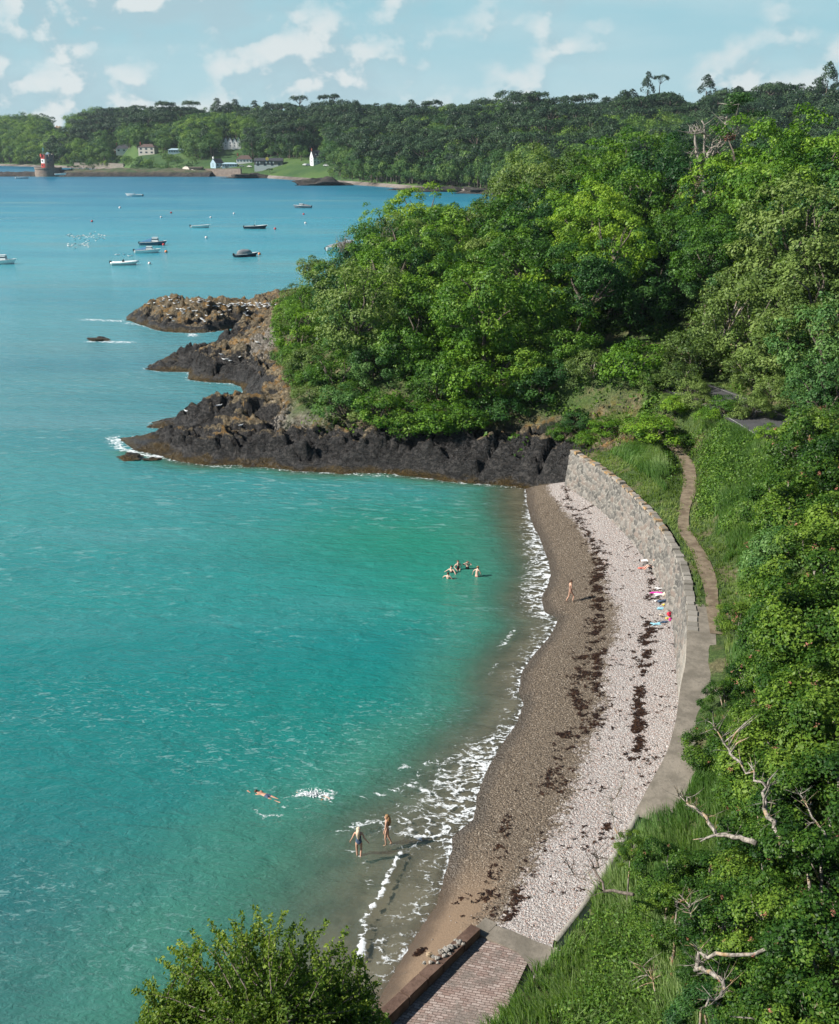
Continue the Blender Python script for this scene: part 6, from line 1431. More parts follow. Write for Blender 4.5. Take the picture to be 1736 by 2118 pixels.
boat(528, 473, 6.6, 'console', 'hull_navy', 'dark-hulled open boat with a small mast beside a red buoy'); boat(508, 531, 5.4, 'covered', 'hull_navy', 'dark inflatable boat under a grey cover, beside an orange buoy', rz=.45, cover='cover_grey')
boat(0, 546, 6.6, 'cabin', 'white_paint', 'white boat cut off by the left edge of the picture', cover='cover_grey'); boat(279, 406, 7.6, 'console', 'white_paint', 'small far white boat with dark engine, highest in the bay', flip=True)
boat(627, 430, 6.6, 'cuddy', 'hull_grey', 'far grey and white boat beside a red buoy, above the headland wood', cover='cover_grey', flip=True); boat(714, 519, 9.5, 'cabin', 'white_paint', 'large white boat half hidden behind the headland trees', cover='cover_grey')
boat(46, 369.5, 8.5, 'open', 'white_paint', 'small white boat below the round tower spit'); 
q = atD(*cA(500, 722), 905); bb = boat(121, 368, 7.5, 'open', 'white_paint', 'white boat pulled up on the rocks right of the tower platform'); bb.location = (q[0], q[1], q[2] - .6)
p0 = None
for k, (x, y, c_, lb) in enumerate([(513, 173, 'red', 'red mooring buoy far out alone above the seagull flock'), (953, 125, 'red', 'red mooring buoy above the plain open white boat'), (897, 150, 'white', 'small white buoy left of the plain open white boat'), (1302, 130, 'white', 'pale buoy left of the dark-hulled mast boat, far out'), (1173, 151, 'white', 'tiny white buoy above the plain open boat'), (1148, 264, 'white', 'pale pink buoy below the plain open white boat'),
        (911, 304, 'red', 'red buoy at the bow of the blue motor boat'), (925, 343, 'orange', 'orange and white buoy right of the white motor boat'), (833, 409, 'white', 'white buoy right of the nearest inflatable'), (1531, 215, 'red', 'red buoy right of the dark-hulled mast boat'), (1444, 356, 'orange', 'orange buoy right of the covered dark inflatable'), (1690, 133, 'red', 'red buoy below the far grey boat'), (1717, 92, 'red', 'red buoy touching the bow of the far grey boat'), (1666, 413, 'white', 'white buoy close to the headland trees'), (1700, 183, 'white', 'small white float left of the headland trees'), (668, 98, 'white', 'white float far out near the top of the bay')]):
    X, Y = g(x / 1.929 / 1.394, (550 + y / 1.929) / 1.394)
    r = 0.42 if Y < 500 else 0.55
    root = empty('mooring_buoy', (X, Y, 0), lb, 'buoy', 'mooring buoys in the bay'); MB().blob((0, 0, r * .55), (r, r, r * .95), k, .02, 14, 9).build('float', M['buoy_' + c_], root, True); MB().tube([(0, 0, r * 1.4), (0, 0, r * 1.75)], .07, 6).build('ring', M['outboard_black'], root)

# ================================================================== BIRDS
def gull_mesh():
    mb = MB(); n = 10; S_ = [(-.24, .02, .14), (-.16, .05, .13), (-.02, .085, .12), (.10, .075, .135), (.17, .045, .18), (.22, .042, .225), (.26, .02, .225)]
    for x, r, z in S_:
        for k in range(n): a = 6.283 * k / n; mb.v.append((x, r * math.cos(a), z + r * .9 * math.sin(a)))
    for i in range(len(S_) - 1):
        for k in range(n): mb.f.append((i * n + k, i * n + (k + 1) % n, (i + 1) * n + (k + 1) % n, (i + 1) * n + k))
    mb.f.append(tuple(range(n))[::-1]); mb.f.append(tuple(range((len(S_) - 1) * n, len(S_) * n)))
    return mb.mesh('gull', True)
GM = gull_mesh(); GM.materials.append(M['feather_white'])
wing = MB().add([(.12, .07, .17), (.10, .09, .10), (-.14, .075, .11), (-.33, .015, .13), (-.12, .05, .19)], [(0, 1, 2, 3, 4)]).add([(.12, -.07, .17), (.10, -.09, .10), (-.14, -.075, .11), (-.33, -.015, .13), (-.12, -.05, .19)], [(4, 3, 2, 1, 0)]).mesh('wings'); wing.materials.append(M['feather_grey'])
bill = MB().tube([(.255, 0, .225), (.33, 0, .21)], [.014, .004], 5).mesh('beak'); bill.materials.append(M['beak_yellow'])
legm = MB().tube([(.0, .03, .06), (.0, .03, -.02)], .008, 4).tube([(.0, -.03, .06), (.0, -.03, -.02)], .008, 4).mesh('legs'); legm.materials.append(M['beak_yellow'])
g0 = empty('seagull', (0, 0, 0), 'x', 'bird', 'x'); 
for nm, m_ in (('body', GM), ('wings', wing), ('beak', bill), ('legs', legm)): obj(nm, m_, None, g0)
def gull(p, label, group, sc=1.0):
    global g0
    if g0 is not None: r = g0; g0 = None; gull.src = r; r.location = p; r['label'] = label; r['group'] = group; r.scale = (sc,) * 3; r.rotation_euler = (0, 0, rr.uniform(-.8, .8) + 3.0); return r
    return copy_tree(gull.src, p, rr.choice([0, 3.14]) + rr.uniform(-.7, .7), sc, label, group)
def cD(x, y): return ((350 + x / 3.472) / 1.394, (820 + y / 3.472) / 1.394)
for x0, x1, y0, y1, n in [(250, 470, 160, 260, 7), (400, 760, 130, 230, 10), (560, 760, 230, 320, 12), (470, 560, 310, 380, 4), (760, 900, 150, 230, 8), (800, 900, 310, 390, 6), (900, 1250, 195, 235, 26), (1240, 1610, 190, 250, 40), (950, 1320, 240, 330, 9), (1360, 1380, 430, 440, 1), (1000, 1090, 700, 780, 4), (1360, 1380, 580, 600, 1), (1180, 1200, 735, 745, 1)]:
    for k in range(n):
        q = hit(*cD(rr.uniform(x0, x1), rr.uniform(y0, y1)))
        for _ in range(8):
            if q is not None and q.y < 240: break
            q = hit(*cD(rr.uniform(x0, x1), rr.uniform(y0 + 20, y1 + 45)))
        if q is not None and q.y < 240: gull((q.x, q.y, q.z + .02), 'white seagull perched on the rocks of the headland', 'seagulls perched on the rocks', 1.15)
for x, y, lb in [(330, 640, 0), (345, 643, 0), (362, 641, 0), (412, 634, 0), (570, 607, 0), (582, 606, 0), (686, 706, 0)]:
    q = hit(*c4(x, y + 6)) 
    if q is not None and q.y < 200: gull((q.x, q.y, q.z + .02), 'white seagull perched on the lower front rock point', 'seagulls on the front rock point', 1.1)
gr_ = random.Random(21)
for k in range(64):
    if k < 40: t = k / 40; x = 378 + 215 * t + gr_.uniform(-4, 4); y = 252 + gr_.gauss(0, 5 + 8 * t) + 8 * t
    elif k < 58: x = gr_.uniform(372, 495); y = 305 + gr_.gauss(0, 6)
    else: x = [645, 660, 692, 716, 734, 480][k - 58]; y = [357, 358, 356, 365, 364, 285][k - 58]
    X, Y = g(x / 1.929 / 1.394, (550 + y / 1.929) / 1.394); gull((X, Y, -.06), 'white seagull floating in the flock on the water left of the boats', 'floating flock of seagulls', 1.5)
q = hit(*c4(383, 78))
if q is not None and q.y < 240:
    root = empty('cormorant', (q.x, q.y, q.z), 'upright black cormorant on the top of the farthest rock', 'bird'); MB().tube([(0, 0, .05), (0, 0, .2), (.03, 0, .45), (.0, 0, .6), (.03, 0, .78), (.06, 0, .84), (.16, 0, .84)], [.06, .11, .12, .06, .035, .045, .012], 8).build('body', M['feather_black'], root, True); MB().tube([(-.03, 0, .15), (-.14, 0, 0)], [.05, .02], 6).build('tail', M['feather_black'], root)

# ================================================================== BEACH THINGS
def bz(x, y): return float(beach_z(np.array([x]), np.array([y]))[0][0])
def seaweed():
    rs = np.random.RandomState(31); P = []; S_ = []
    bands = [([c5(*q) for q in [(610, 590), (620, 650), (655, 690), (680, 730), (715, 790), (750, 850), (770, 900), (748, 960), (745, 1030), (750, 1090)]], 0.32, 950), ([c5(*q) for q in [(650, 690), (700, 680), (750, 672)]], 0.12, 130), ([c6(*q) for q in [(960, 20), (1010, 100), (1000, 200), (1015, 300), (1030, 400), (1000, 520), (1010, 640)]], 0.50, 1700),
             ([c6(*q) for q in [(930, 600), (925, 700), (890, 850), (915, 930), (890, 1000), (800, 1130)]], 0.45, 850), ([c6(*q) for q in [(1010, 640), (1000, 760), (1010, 850), (1030, 960), (990, 1080)]], 0.33, 480), ([c6(*q) for q in [(1310, 470), (1290, 560), (1270, 640), (1265, 740)]], 0.42, 900), ([c6(*q) for q in [(1265, 740), (1250, 860), (1235, 940), (1240, 1020), (1220, 1120)]], 0.26, 620), ([c8(*q) for q in [(640, -10), (640, 60), (645, 130), (610, 205)]], 0.20, 330),
             ([c6(*q) for q in [(1310, 230), (1330, 300), (1310, 380)]], 0.5, 260), ([c8(*q) for q in [(340, -10), (280, 60), (220, 160), (190, 260), (150, 330)]], 0.55, 260), ([c8(*q) for q in [(480, 560), (455, 650)]], 0.1, 70), ([c7(*q) for q in [(1500, 300), (1480, 420), (1440, 560), (1400, 760), (1460, 860)]], 0.35, 170), ([c7(*q) for q in [(1040, 985), (1080, 965)]], 0.10, 30), ([c7(*q) for q in [(1190, 740), (1320, 720)]], .5, 16), ([c7(*q) for q in [(1540, 700), (1550, 780), (1500, 880)]], .3, 90)]
    for pl, w, n in bands:
        W = np.array([g(u, v, .8) for u, v in pl]); sg = np.r_[0, np.cumsum(np.hypot(*np.diff(W, axis=0).T))]; n = int(n * .75); w = w * .62; s_ = rs.rand(n) * sg[-1]; x = np.interp(s_, sg, W[:, 0]); y = np.interp(s_, sg, W[:, 1]); of = rs.normal(size=(n, 2)) * w; x = x + of[:, 0]; y = y + of[:, 1] * .6
        k = fbm(x * 1.9, y * 2.6, 3, 61) > 0.49; P.append(np.stack([x[k], y[k]], 1)); S_.append(0.05 + 0.10 * rs.rand(k.sum()))
    n = 2400; x = rs.uniform(3, 17, n); y = rs.uniform(38, 92, n); _, d, f = beach_z(x, y); k = (x < wallx(y) - .3) & (f > .45) & (vn(x * .8, y * .8, 62) > .55); P.append(np.stack([x[k], y[k]], 1)); S_.append(0.05 + 0.09 * rs.rand(k.sum()))
    n = 500; x = rs.uniform(0, 14, n); y = rs.uniform(36, 92, n); _, d, f = beach_z(x, y); k = (x < wallx(y)) & (f > .2) & (d > .8); P.append(np.stack([x[k], y[k]], 1)); S_.append(0.04 + 0.05 * rs.rand(k.sum()))
    P = np.concatenate(P); S_ = np.concatenate(S_); k = P[:, 0] < wallx(P[:, 1]) - .25; P = P[k]; S_ = S_[k]; m_ = 5
    z = beach_z(P[:, 0], P[:, 1])[0]; Q = np.repeat(np.c_[P, z + .03], m_, 0) + rs.normal(size=(len(P) * m_, 3)) * np.c_[np.repeat(S_, m_), np.repeat(S_, m_) * .7, np.full(len(P) * m_, .02)] * .7; Q[:, 2] = np.maximum(Q[:, 2], np.repeat(z, m_) + .012)
    V, F = leafcloud(rs, Q, np.tile([0, 0, 1.0], (len(Q), 1)), np.repeat(S_, m_) * 1.5, aspect=.45, jit=.30, up=1.0); me = mesh_np('seaweed', V, F); fattr(me, 'tint', np.repeat(rs.rand(len(Q)), 4))
    tag(obj('seaweed', me, M['seaweed_frond']), 'dark brown seaweed washed up in broken lines along the pebble beach', 'seaweed', kind='stuff')
    # larger loose pebbles
    n = 5200; x = rs.uniform(-1, 17, n); y = rs.uniform(34, 70, n); z, d, f = beach_z(x, y); k = (x < wallx(y) - .3) & (d > .4) & (rs.rand(n) < np.where(f > .42, 1, .35)); x, y, z = x[k], y[k], z[k]; mb = MB().blob((0, 0, 0), (1, .75, .55), 2, .12, 6, 4); bv = np.array(mb.v); bf = mb.f; m_ = len(bv); n = len(x)
    r = 0.016 + 0.026 * rs.rand(n) ** 2; a = rs.rand(n) * 6.28; c_, s_ = np.cos(a), np.sin(a); VX = (bv[None, :, 0] * c_[:, None] - bv[None, :, 1] * s_[:, None]) * r[:, None] + x[:, None]; VY = (bv[None, :, 0] * s_[:, None] + bv[None, :, 1] * c_[:, None]) * r[:, None] + y[:, None]; VZ = bv[None, :, 2] * r[:, None] + (z + .01)[:, None]
    V = np.stack([VX, VY, VZ], 2).reshape(-1, 3); Fq = [f for f in bf if len(f) == 4]; Ft = [f for f in bf if len(f) == 3]; me = bpy.data.meshes.new('pebbles'); F = []
    T3 = np.array([(f[0], f[1], f[2]) for f in Fq] + [(f[0], f[2], f[3]) for f in Fq] + Ft); F = (np.arange(n)[:, None, None] * m_ + T3[None]).reshape(-1, 3); me = mesh_np('pebbles', V, F, True); fattr(me, 'tint', np.repeat(np.where(f[k] > .42, rs.rand(n), rs.rand(n) * .45), m_))
    m, t = mat('loose_pebble'); out(t, t.n('ShaderNodeBsdfPrincipled', Base_Color=t.ramp(t.attr('tint'), [(0, (.10, .08, .06)), (.5, (.34, .30, .27)), (.85, (.48, .45, .42)), (1, (.62, .60, .57))]), Roughness=.85)); tag(obj('pebbles', me, m), 'loose pebbles lying on the beach', 'pebbles', kind='stuff')
seaweed()

# ---- slipway and its parapet
def bm_flip(me):
    import bmesh
    b = bmesh.new(); b.from_mesh(me); bmesh.ops.recalc_face_normals(b, faces=b.faces); b.to_mesh(me); b.free()
def slipway():
    c1 = g(985, 1925, 1.25); c2 = g(1105, 1965, 1.35); c3 = g(1010, 2160, 1.9); c4_ = g(760, 2140, 1.3)
    n = 24; V = []; UV = []
    for i in range(n + 1):
        for j in range(n + 1):
            a, b = i / n, j / n; z = (1.37 + .06 * a) * (1 - b) + (1.2 + .5 * a) * b + 0.05 * (float(vn(np.array(a * 9), np.array(b * 9), 4)) - .5)
            X = [c1[k] * (1 - a) * (1 - b) + c2[k] * a * (1 - b) + c3[k] * a * b + c4_[k] * (1 - a) * b for k in (0, 1)]; V.append((*X, z))
    F = [(i * (n + 1) + j, i * (n + 1) + j + 1, (i + 1) * (n + 1) + j + 1, (i + 1) * (n + 1) + j) for i in range(n) for j in range(n)]
    me = mesh_np('slipway', V, F); uv = me.uv_layers.new(name='UVMap'); ax = np.array([c4_[0] - c1[0], c4_[1] - c1[1]]); ax /= np.linalg.norm(ax); VV = np.array(V); ang = R_(38); d1 = np.array([math.cos(-.35), math.sin(-.35)]); d2 = np.array([-d1[1], d1[0]])
    li = np.array([l.vertex_index for l in me.loops]); U = np.stack([VV[li, :2] @ d1, VV[li, :2] @ d2], 1); uv.data.foreach_set('uv', U.astype(np.float32).ravel()); tag(obj('slipway', me, M['cobbles']), kind='structure')
    root = empty('parapet_wall', (c1[0], c1[1], 0), 'low brown granite parapet along the seaward edge of the cobbled slipway', 'wall')
    a = Vector((*g(985, 1922, 1.6), 0)); b = Vector((*g(745, 2150, 1.6), 0)); d = (b - a); L = d.length; d.normalize(); ang = math.atan2(d.y, d.x); s0 = 0; k = 0; rn = random.Random(3)
    while s0 < L:
        w = rn.uniform(.95, 1.6); c = a + d * (s0 + w / 2); q = MB().box((c.x, c.y, .85), (w * .985, .46, 1.80 + rn.uniform(-.02, .02)), ang + rn.uniform(-.01, .01), .96); o = q.build('coping_block', M['granite_brown'], root); o.location = -root.location; s0 += w
    c = g(1003, 1916, 1.5); o = MB().box((c[0], c[1], .78), (1.0, .62, 1.4), ang, .93).build('concrete_block', M['concrete']); tag(o, 'grey concrete block ending the granite parapet at the beach', 'block')
    for k, (u, v, r) in enumerate([(880, 1968, .16), (888, 1972, .11), (897, 1975, .13), (905, 1962, .17), (915, 1958, .20), (925, 1952, .17), (934, 1950, .12), (912, 1970, .13), (870, 1985, .10), (884, 1984, .12), (898, 1985, .09), (942, 1942, .16), (950, 1946, .10), (935, 1938, .09), (922, 1966, .09)]):
        X, Y = g(u + 8, v + 6, 1.74 + r * .5); r *= .8; o = MB().blob((0, 0, 0), (r, r * .85, r * .7), k, .22, 9, 6).build('stone', M['stone_grey'] if k % 3 else M['pale_bark'], None, loc=(X, Y, 1.73 + r * .6)); v_ = o.data; tag(o, 'loose rounded stone in the small heap on the granite parapet', 'stone', 'stones heaped on the parapet')
    pg = [g(u, v, 1.47) for u, v in [(1018, 1912), (1060, 1925), (1112, 1948), (1150, 1962), (1128, 2010), (1098, 2000), (1070, 1968), (1020, 1945), (985, 1930)]]; n = len(pg)
    mb = MB().add([(x, y, 1.47) for x, y in pg] + [(x, y, .4) for x, y in pg], [tuple(range(n))[::-1], tuple(range(n, 2 * n))] + [(i, (i + 1) % n, n + (i + 1) % n, n + i) for i in range(n)])
    me = mb.mesh('concrete_apron'); bm_flip(me); o = obj('concrete_apron', me, M['concrete']); tag(o, 'worn pale concrete apron between the cobbled slipway and the pebbles', 'slab')
slipway()
# offshore rocks
for u, v, r, lb in [(203, 704, 1.1, 'small black rock awash left of the middle rocks'), (520, 702, .9, 'small dark rock in the inlet between the far rocks'), (408, 735, 1.3, 'weedy rock just off the middle rock point'), (270, 947, .9, 'low weedy rock awash below the front rock point'), (315, 951, .5, 'smallest rock awash below the front rock point'), (590, 692, .9, 'dark rock by the surf in the inlet')]:
    x, y = g(u, v, 0); o = rocklump('sea_rock', (x, y, 0), (r * 1.5, r, r * .42), 'ground_earth', int(u), lb); fattr(o.data, 'rock', np.ones(len(o.data.vertices)))
x, y = g(*cB(1405, 595)); rocklump('sea_rock', (x, y, .3), (16, 6, 3.2), 'far_rock', 9, 'low black reef off the far shingle beach'); x, y = g(*cB(600, 515)); rocklump('sea_rock', (x, y, .3), (18, 6, 2.4), 'far_rock', 10, 'dark rocks in front of the far shore wall')
x, y = g(920, 396); rocklump('sea_rock', (x, y, .3), (22, 6, 2.2), 'far_rock', 19, 'long dark ledge at the right end of the far beach'); x, y = g(990, 400); rocklump('sea_rock', (x, y, .3), (12, 6, 2.6), 'far_rock', 20, 'dark ledge running behind the headland trees')

# ---- the thin sea haze that fades the far shore
def haze():
    m = bpy.data.materials.new('haze'); m.use_nodes = True; t = NT(m.node_tree)
    v = t.n('ShaderNodeVolumePrincipled', Color=(0.72, 0.88, 1.0, 1), Density=HAZE)
    v.inputs['Anisotropy'].default_value = 0.2
    t.n('ShaderNodeOutputMaterial', Volume=v)
    o = MB().box((0, 1060, 68), (3820, 2300, 150)).build('haze', m); tag(o, kind='stuff')
haze()

# ================================================================== PEOPLE
RAD = dict(pelvis=.118, waist=.098, chest=.118, upchest=.10, neck=.050, jaw=.066, head=.090, crown=.066, nose=.014, Lsh=.052, Lel=.037, Lwr=.025, Rsh=.052, Rel=.037, Rwr=.025, Lhip=.088, Lkn=.055, Lan=.034, Ltoe=.028, Rhip=.088, Rkn=.055, Ran=.034, Rtoe=.028)
BONES = [('pelvis', 'waist'), ('waist', 'chest'), ('chest', 'upchest'), ('upchest', 'neck'), ('neck', 'jaw'), ('jaw', 'head'), ('head', 'crown'), ('jaw', 'nose'), ('upchest', 'Lsh'), ('Lsh', 'Lel'), ('Lel', 'Lwr'), ('upchest', 'Rsh'), ('Rsh', 'Rel'), ('Rel', 'Rwr'), ('pelvis', 'Lhip'), ('Lhip', 'Lkn'), ('Lkn', 'Lan'), ('Lan', 'Ltoe'), ('pelvis', 'Rhip'), ('Rhip', 'Rkn'), ('Rkn', 'Ran'), ('Ran', 'Rtoe')]
def stand(**o):
    j = dict(pelvis=(0, 0, .93), waist=(0, .01, 1.07), chest=(0, .01, 1.22), upchest=(0, 0, 1.34), neck=(0, .01, 1.44), jaw=(0, .035, 1.50), head=(0, .01, 1.575), crown=(0, 0, 1.635), nose=(0, .115, 1.535), Lsh=(-.165, 0, 1.37), Lel=(-.24, -.02, 1.12), Lwr=(-.29, .05, .90), Rsh=(.165, 0, 1.37), Rel=(.24, -.02, 1.12), Rwr=(.29, .05, .90),
             Lhip=(-.09, 0, .86), Lkn=(-.10, .02, .48), Lan=(-.10, -.02, .08), Ltoe=(-.11, .14, .03), Rhip=(.09, 0, .86), Rkn=(.10, .02, .48), Ran=(.10, -.02, .08), Rtoe=(.11, .14, .03))
    j.update(o); return {k: Vector(v) for k, v in j.items()}
def person(J, loc, rz, label, skin='skin', hair=('hair_brown', 'short'), clothes=(), extra=None, tilt=None, group=None):
    root = empty('person', loc, label, 'person', group, rz)
    if tilt: root.rotation_euler = (tilt[0], tilt[1], rz)
    names = list(J); vs = [J[n] for n in names]; rad = [RAD[n] for n in names]; ed = [(names.index(a), names.index(b)) for a, b in BONES]
    for s_ in 'LR':
        w = J[s_ + 'wr']; d = (w - J[s_ + 'el']).normalized(); sx = -1 if s_ == 'L' else 1; side = d.cross(Vector((0, 0, 1))); side = side.normalized() if side.length > .2 else Vector((0, 1, 0)); nrm = d.cross(side)
        vs.append(w + d * .065); rad.append(.026); pi = len(vs) - 1; ed.append((names.index(s_ + 'wr'), pi))
        for k, (o_, L_) in enumerate(((-.027, .062), (-.009, .074), (.009, .070), (.026, .055))):
            vs += [w + d * .10 + side * o_, w + d * (.10 + L_ * .55) + side * o_ + nrm * .012, w + d * (.10 + L_ * .95) + side * o_ + nrm * .035]; rad += [.010, .009, .0075]; q = len(vs); ed += [(pi, q - 3), (q - 3, q - 2), (q - 2, q - 1)]
        vs += [w + d * .055 - side * .04, w + d * .09 - side * .055 + nrm * .015]; rad += [.011, .009]; q = len(vs); ed += [(pi, q - 2), (q - 2, q - 1)]
    me = bpy.data.meshes.new('body'); me.from_pydata([tuple(v) for v in vs], ed, []); o = obj('body', me, M[skin], root)
    sk = o.modifiers.new('skin', 'SKIN'); sk.use_smooth_shade = True
    for i, r in enumerate(rad): me.skin_vertices[0].data[i].radius = (r, r); me.skin_vertices[0].data[i].use_root = (i == 0)
    for i, n in enumerate(names):
        if n in ('pelvis', 'chest', 'waist', 'upchest'): me.skin_vertices[0].data[i].radius = (RAD[n] * 1.12, RAD[n] * .82)
    sb = o.modifiers.new('sub', 'SUBSURF'); sb.levels = 1; sb.render_levels = 1
    dg = bpy.context.evaluated_depsgraph_get(); ev = o.evaluated_get(dg); fin = bpy.data.meshes.new_from_object(ev); fin.materials.clear(); fin.materials.append(M[skin]); o.modifiers.clear(); o.data = fin; o.data.name = 'body'
    co = np.empty(len(fin.vertices) * 3, np.float32); fin.vertices.foreach_get('co', co); co = co.reshape(-1, 3); no = np.empty(len(fin.vertices) * 3, np.float32); fin.vertices.foreach_get('normal', no); no = no.reshape(-1, 3)
    best = np.full(len(co), 9.0); bi = np.zeros(len(co), int); bt = np.zeros(len(co))
    for k, (a, b) in enumerate(BONES):
        A_, B_ = np.array(J[a]), np.array(J[b]); v = B_ - A_; t_ = np.clip(((co - A_) @ v) / (v @ v), 0, 1); d = np.linalg.norm(co - A_ - t_[:, None] * v, axis=1) - (RAD[a] * (1 - t_) + RAD[b] * t_); n = d < best; best[n] = d[n]; bi[n] = k; bt[n] = t_[n]
    for nm, mt, sel, off in clothes:
        m_ = np.zeros(len(co), bool)
        for (a, b, t0, t1) in sel:
            for k, bn in enumerate(BONES):
                if bn == (a, b): m_ |= (bi == k) & (bt >= t0) & (bt <= t1)
        fs = [tuple(p.vertices) for p in fin.polygons if all(m_[i] for i in p.vertices)]
        if not fs: continue
        us_ = sorted({i for f in fs for i in f}); mp = {v: i for i, v in enumerate(us_)}; cm = bpy.data.meshes.new(nm); cm.from_pydata([tuple(co[i] + no[i] * off) for i in us_], [], [tuple(mp[i] for i in f) for f in fs]); cm.polygons.foreach_set('use_smooth', [True] * len(fs)); obj(nm, cm, M[mt], root)
    hd = J['head']; f = (J['nose'] - J['jaw']).normalized(); upv = (J['crown'] - J['jaw']).normalized(); f = (f - upv * f.dot(upv)).normalized(); sd = f.cross(upv)
    hm, st = hair; mb = MB().blob((0, 0, 0), (.098, .105, .085), 1, .05, 12, 8); R = Matrix((sd, f, upv)).transposed(); mb.v = [tuple(R @ Vector(v) + hd + upv * .028 - f * .022) for v in mb.v]
    if st == 'long':
        b0 = hd - f * .05 + upv * .02; dn = Vector((0, 0, -1)); mb.tube([b0, b0 - f * .05 + dn * .12, b0 - f * .075 + dn * .26, b0 - f * .07 + dn * .40, b0 - f * .05 + dn * .50], [.085, .095, .085, .06, .02], 9)
    if st == 'bun': mb.blob(tuple(hd - f * .11 + upv * .04), (.045, .045, .045), 2, .05)
    mb.build('hair', M[hm], root, True)
    for s_ in (-1, 1): MB().blob(tuple(hd - upv * .008 + f * .086 + sd * .032 * s_), (.012, .008, .009), 1, 0, 6, 4).build('eye', M['eye_dark'], root)
    for s_ in (-1, 1): MB().blob(tuple(hd - upv * .015 + sd * .092 * s_ - f * .005), (.012, .018, .028), 1, 0, 7, 5).build('ear', M[skin], root)
    MB().blob(tuple(J['jaw'] - upv * .0 + f * .072), (.022, .010, .007), 1, 0, 8, 5).build('mouth', M['cloth_coral'], root)
    if extra: extra(root, J, f, sd, upv)
    return root
ONE = [('pelvis', 'waist', 0, 1), ('waist', 'chest', 0, 1), ('chest', 'upchest', 0, .55), ('pelvis', 'Lhip', 0, 1), ('pelvis', 'Rhip', 0, 1), ('Lhip', 'Lkn', 0, .05), ('Rhip', 'Rkn', 0, .05)]
BOT = [('pelvis', 'waist', 0, .35), ('pelvis', 'Lhip', 0, 1), ('pelvis', 'Rhip', 0, 1), ('Lhip', 'Lkn', 0, .05), ('Rhip', 'Rkn', 0, .05)]
TOP = [('chest', 'upchest', 0, .5), ('waist', 'chest', .75, 1)]
SHO = BOT + [('Lhip', 'Lkn', 0, .42), ('Rhip', 'Rkn', 0, .42), ('pelvis', 'waist', 0, .6)]
TEE = ONE + [('chest', 'upchest', 0, 1), ('upchest', 'Lsh', 0, 1), ('upchest', 'Rsh', 0, 1), ('Lsh', 'Lel', 0, .8), ('Rsh', 'Rel', 0, .8), ('upchest', 'neck', 0, .3)]
TRO = [('pelvis', 'waist', 0, .6), ('pelvis', 'Lhip', 0, 1), ('pelvis', 'Rhip', 0, 1), ('Lhip', 'Lkn', 0, 1), ('Rhip', 'Rkn', 0, 1), ('Lkn', 'Lan', 0, .85), ('Rkn', 'Ran', 0, .85)]
x, y = g(1179, 1241, .55)
person(stand(Lhip=(-.08, 0, .87), Lkn=(-.09, -.03, .48), Lan=(-.09, -.24, .10), Ltoe=(-.09, -.10, .03), Rkn=(.09, .26, .52), Ran=(.09, .17, .13), Rtoe=(.09, .33, .06), Lel=(-.20, -.02, 1.12), Lwr=(-.18, .15, .93), Rel=(.22, .02, 1.13), Rwr=(.14, .22, 1.0), jaw=(0, .07, 1.49), head=(0, .05, 1.565), crown=(0, .04, 1.62), nose=(0, .15, 1.51), neck=(0, .04, 1.43)),
       (x, y, bz(x, y)), R_(-80), 'person in a tan swimsuit striding across the brown shingle towards the wall', 'skin', ('hair_brown', 'bun'), [('swimsuit', 'cloth_tan', ONE, .006)])
x, y = g(743, 1774, -.12)
person(stand(Lel=(-.26, -.02, 1.14), Lwr=(-.36, .03, .93), Rel=(.26, -.03, 1.14), Rwr=(.40, .0, .95), Rkn=(.09, .10, .49), Ran=(.09, -.10, .12), Rtoe=(.09, .02, .05), Lan=(-.08, .0, .08)), (x, y, -.16), R_(-8), 'person with long blonde hair and a navy swimsuit wading away, seen from behind', 'skin', ('hair_blonde', 'long'), [('swimsuit', 'cloth_navy', ONE, .006)])
x, y = g(801, 1749, -.10)
person(stand(Lkn=(-.08, .06, .48), Lan=(-.08, .04, .08), Ran=(.08, -.20, .12), Rkn=(.09, -.03, .47), Rtoe=(.08, -.10, .04), Ltoe=(-.08, .18, .03), Lel=(-.20, .02, 1.12), Lwr=(-.20, .10, .88), Rel=(.20, .02, 1.12), Rwr=(.20, .10, .88)), (x, y, -.10), R_(82), 'person with long brown hair and a dark bikini standing in the foamy shallows, facing left', 'skin', ('hair_fair', 'long'), [('bikini_bottom', 'cloth_maroon', BOT, .006), ('bikini_top', 'cloth_maroon', TOP, .004)])
def cE(x, y): return ((1260 + x / 10.85) / 1.394, (1590 + y / 10.85) / 1.394)
BG = 'bathers standing in the green water'
def bather(cx, cy, vis, rz, lab, J, hair, cl, skin='skin_pale', tilt=None):
    x, y = g(*cE(cx, cy), 0); person(J, (x, y, -(1.66 - vis)), rz, lab, skin, hair, cl, tilt=tilt)
bather(455, 650, .52, R_(150), 'bather with wet dark hair in a maroon top, left end of the group, arms spread', stand(Lel=(-.36, .10, 1.22), Lwr=(-.48, .25, 1.12), Rel=(.38, .10, 1.2), Rwr=(.52, .22, 1.10)), ('hair_brown', 'short'), [('swimsuit', 'cloth_maroon', ONE, .006)])
bather(660, 560, .72, R_(-160), 'bather in a maroon swimsuit with one elbow bent, back of the group', stand(Lel=(-.30, -.06, 1.15), Lwr=(-.10, .16, 1.02), Rel=(.30, -.05, 1.14), Rwr=(.20, .20, 1.02)), ('hair_brown', 'short'), [('swimsuit', 'cloth_maroon', ONE, .006)])
bather(955, 545, .62, R_(175), 'bather in a black swimsuit raising both hands to the hair', stand(Lel=(-.34, .05, 1.42), Lwr=(-.14, .06, 1.60), Rel=(.38, .05, 1.40), Rwr=(.20, .10, 1.52)), ('hair_brown', 'short'), [('swimsuit', 'cloth_black', TEE[:4] + ONE, .008)])
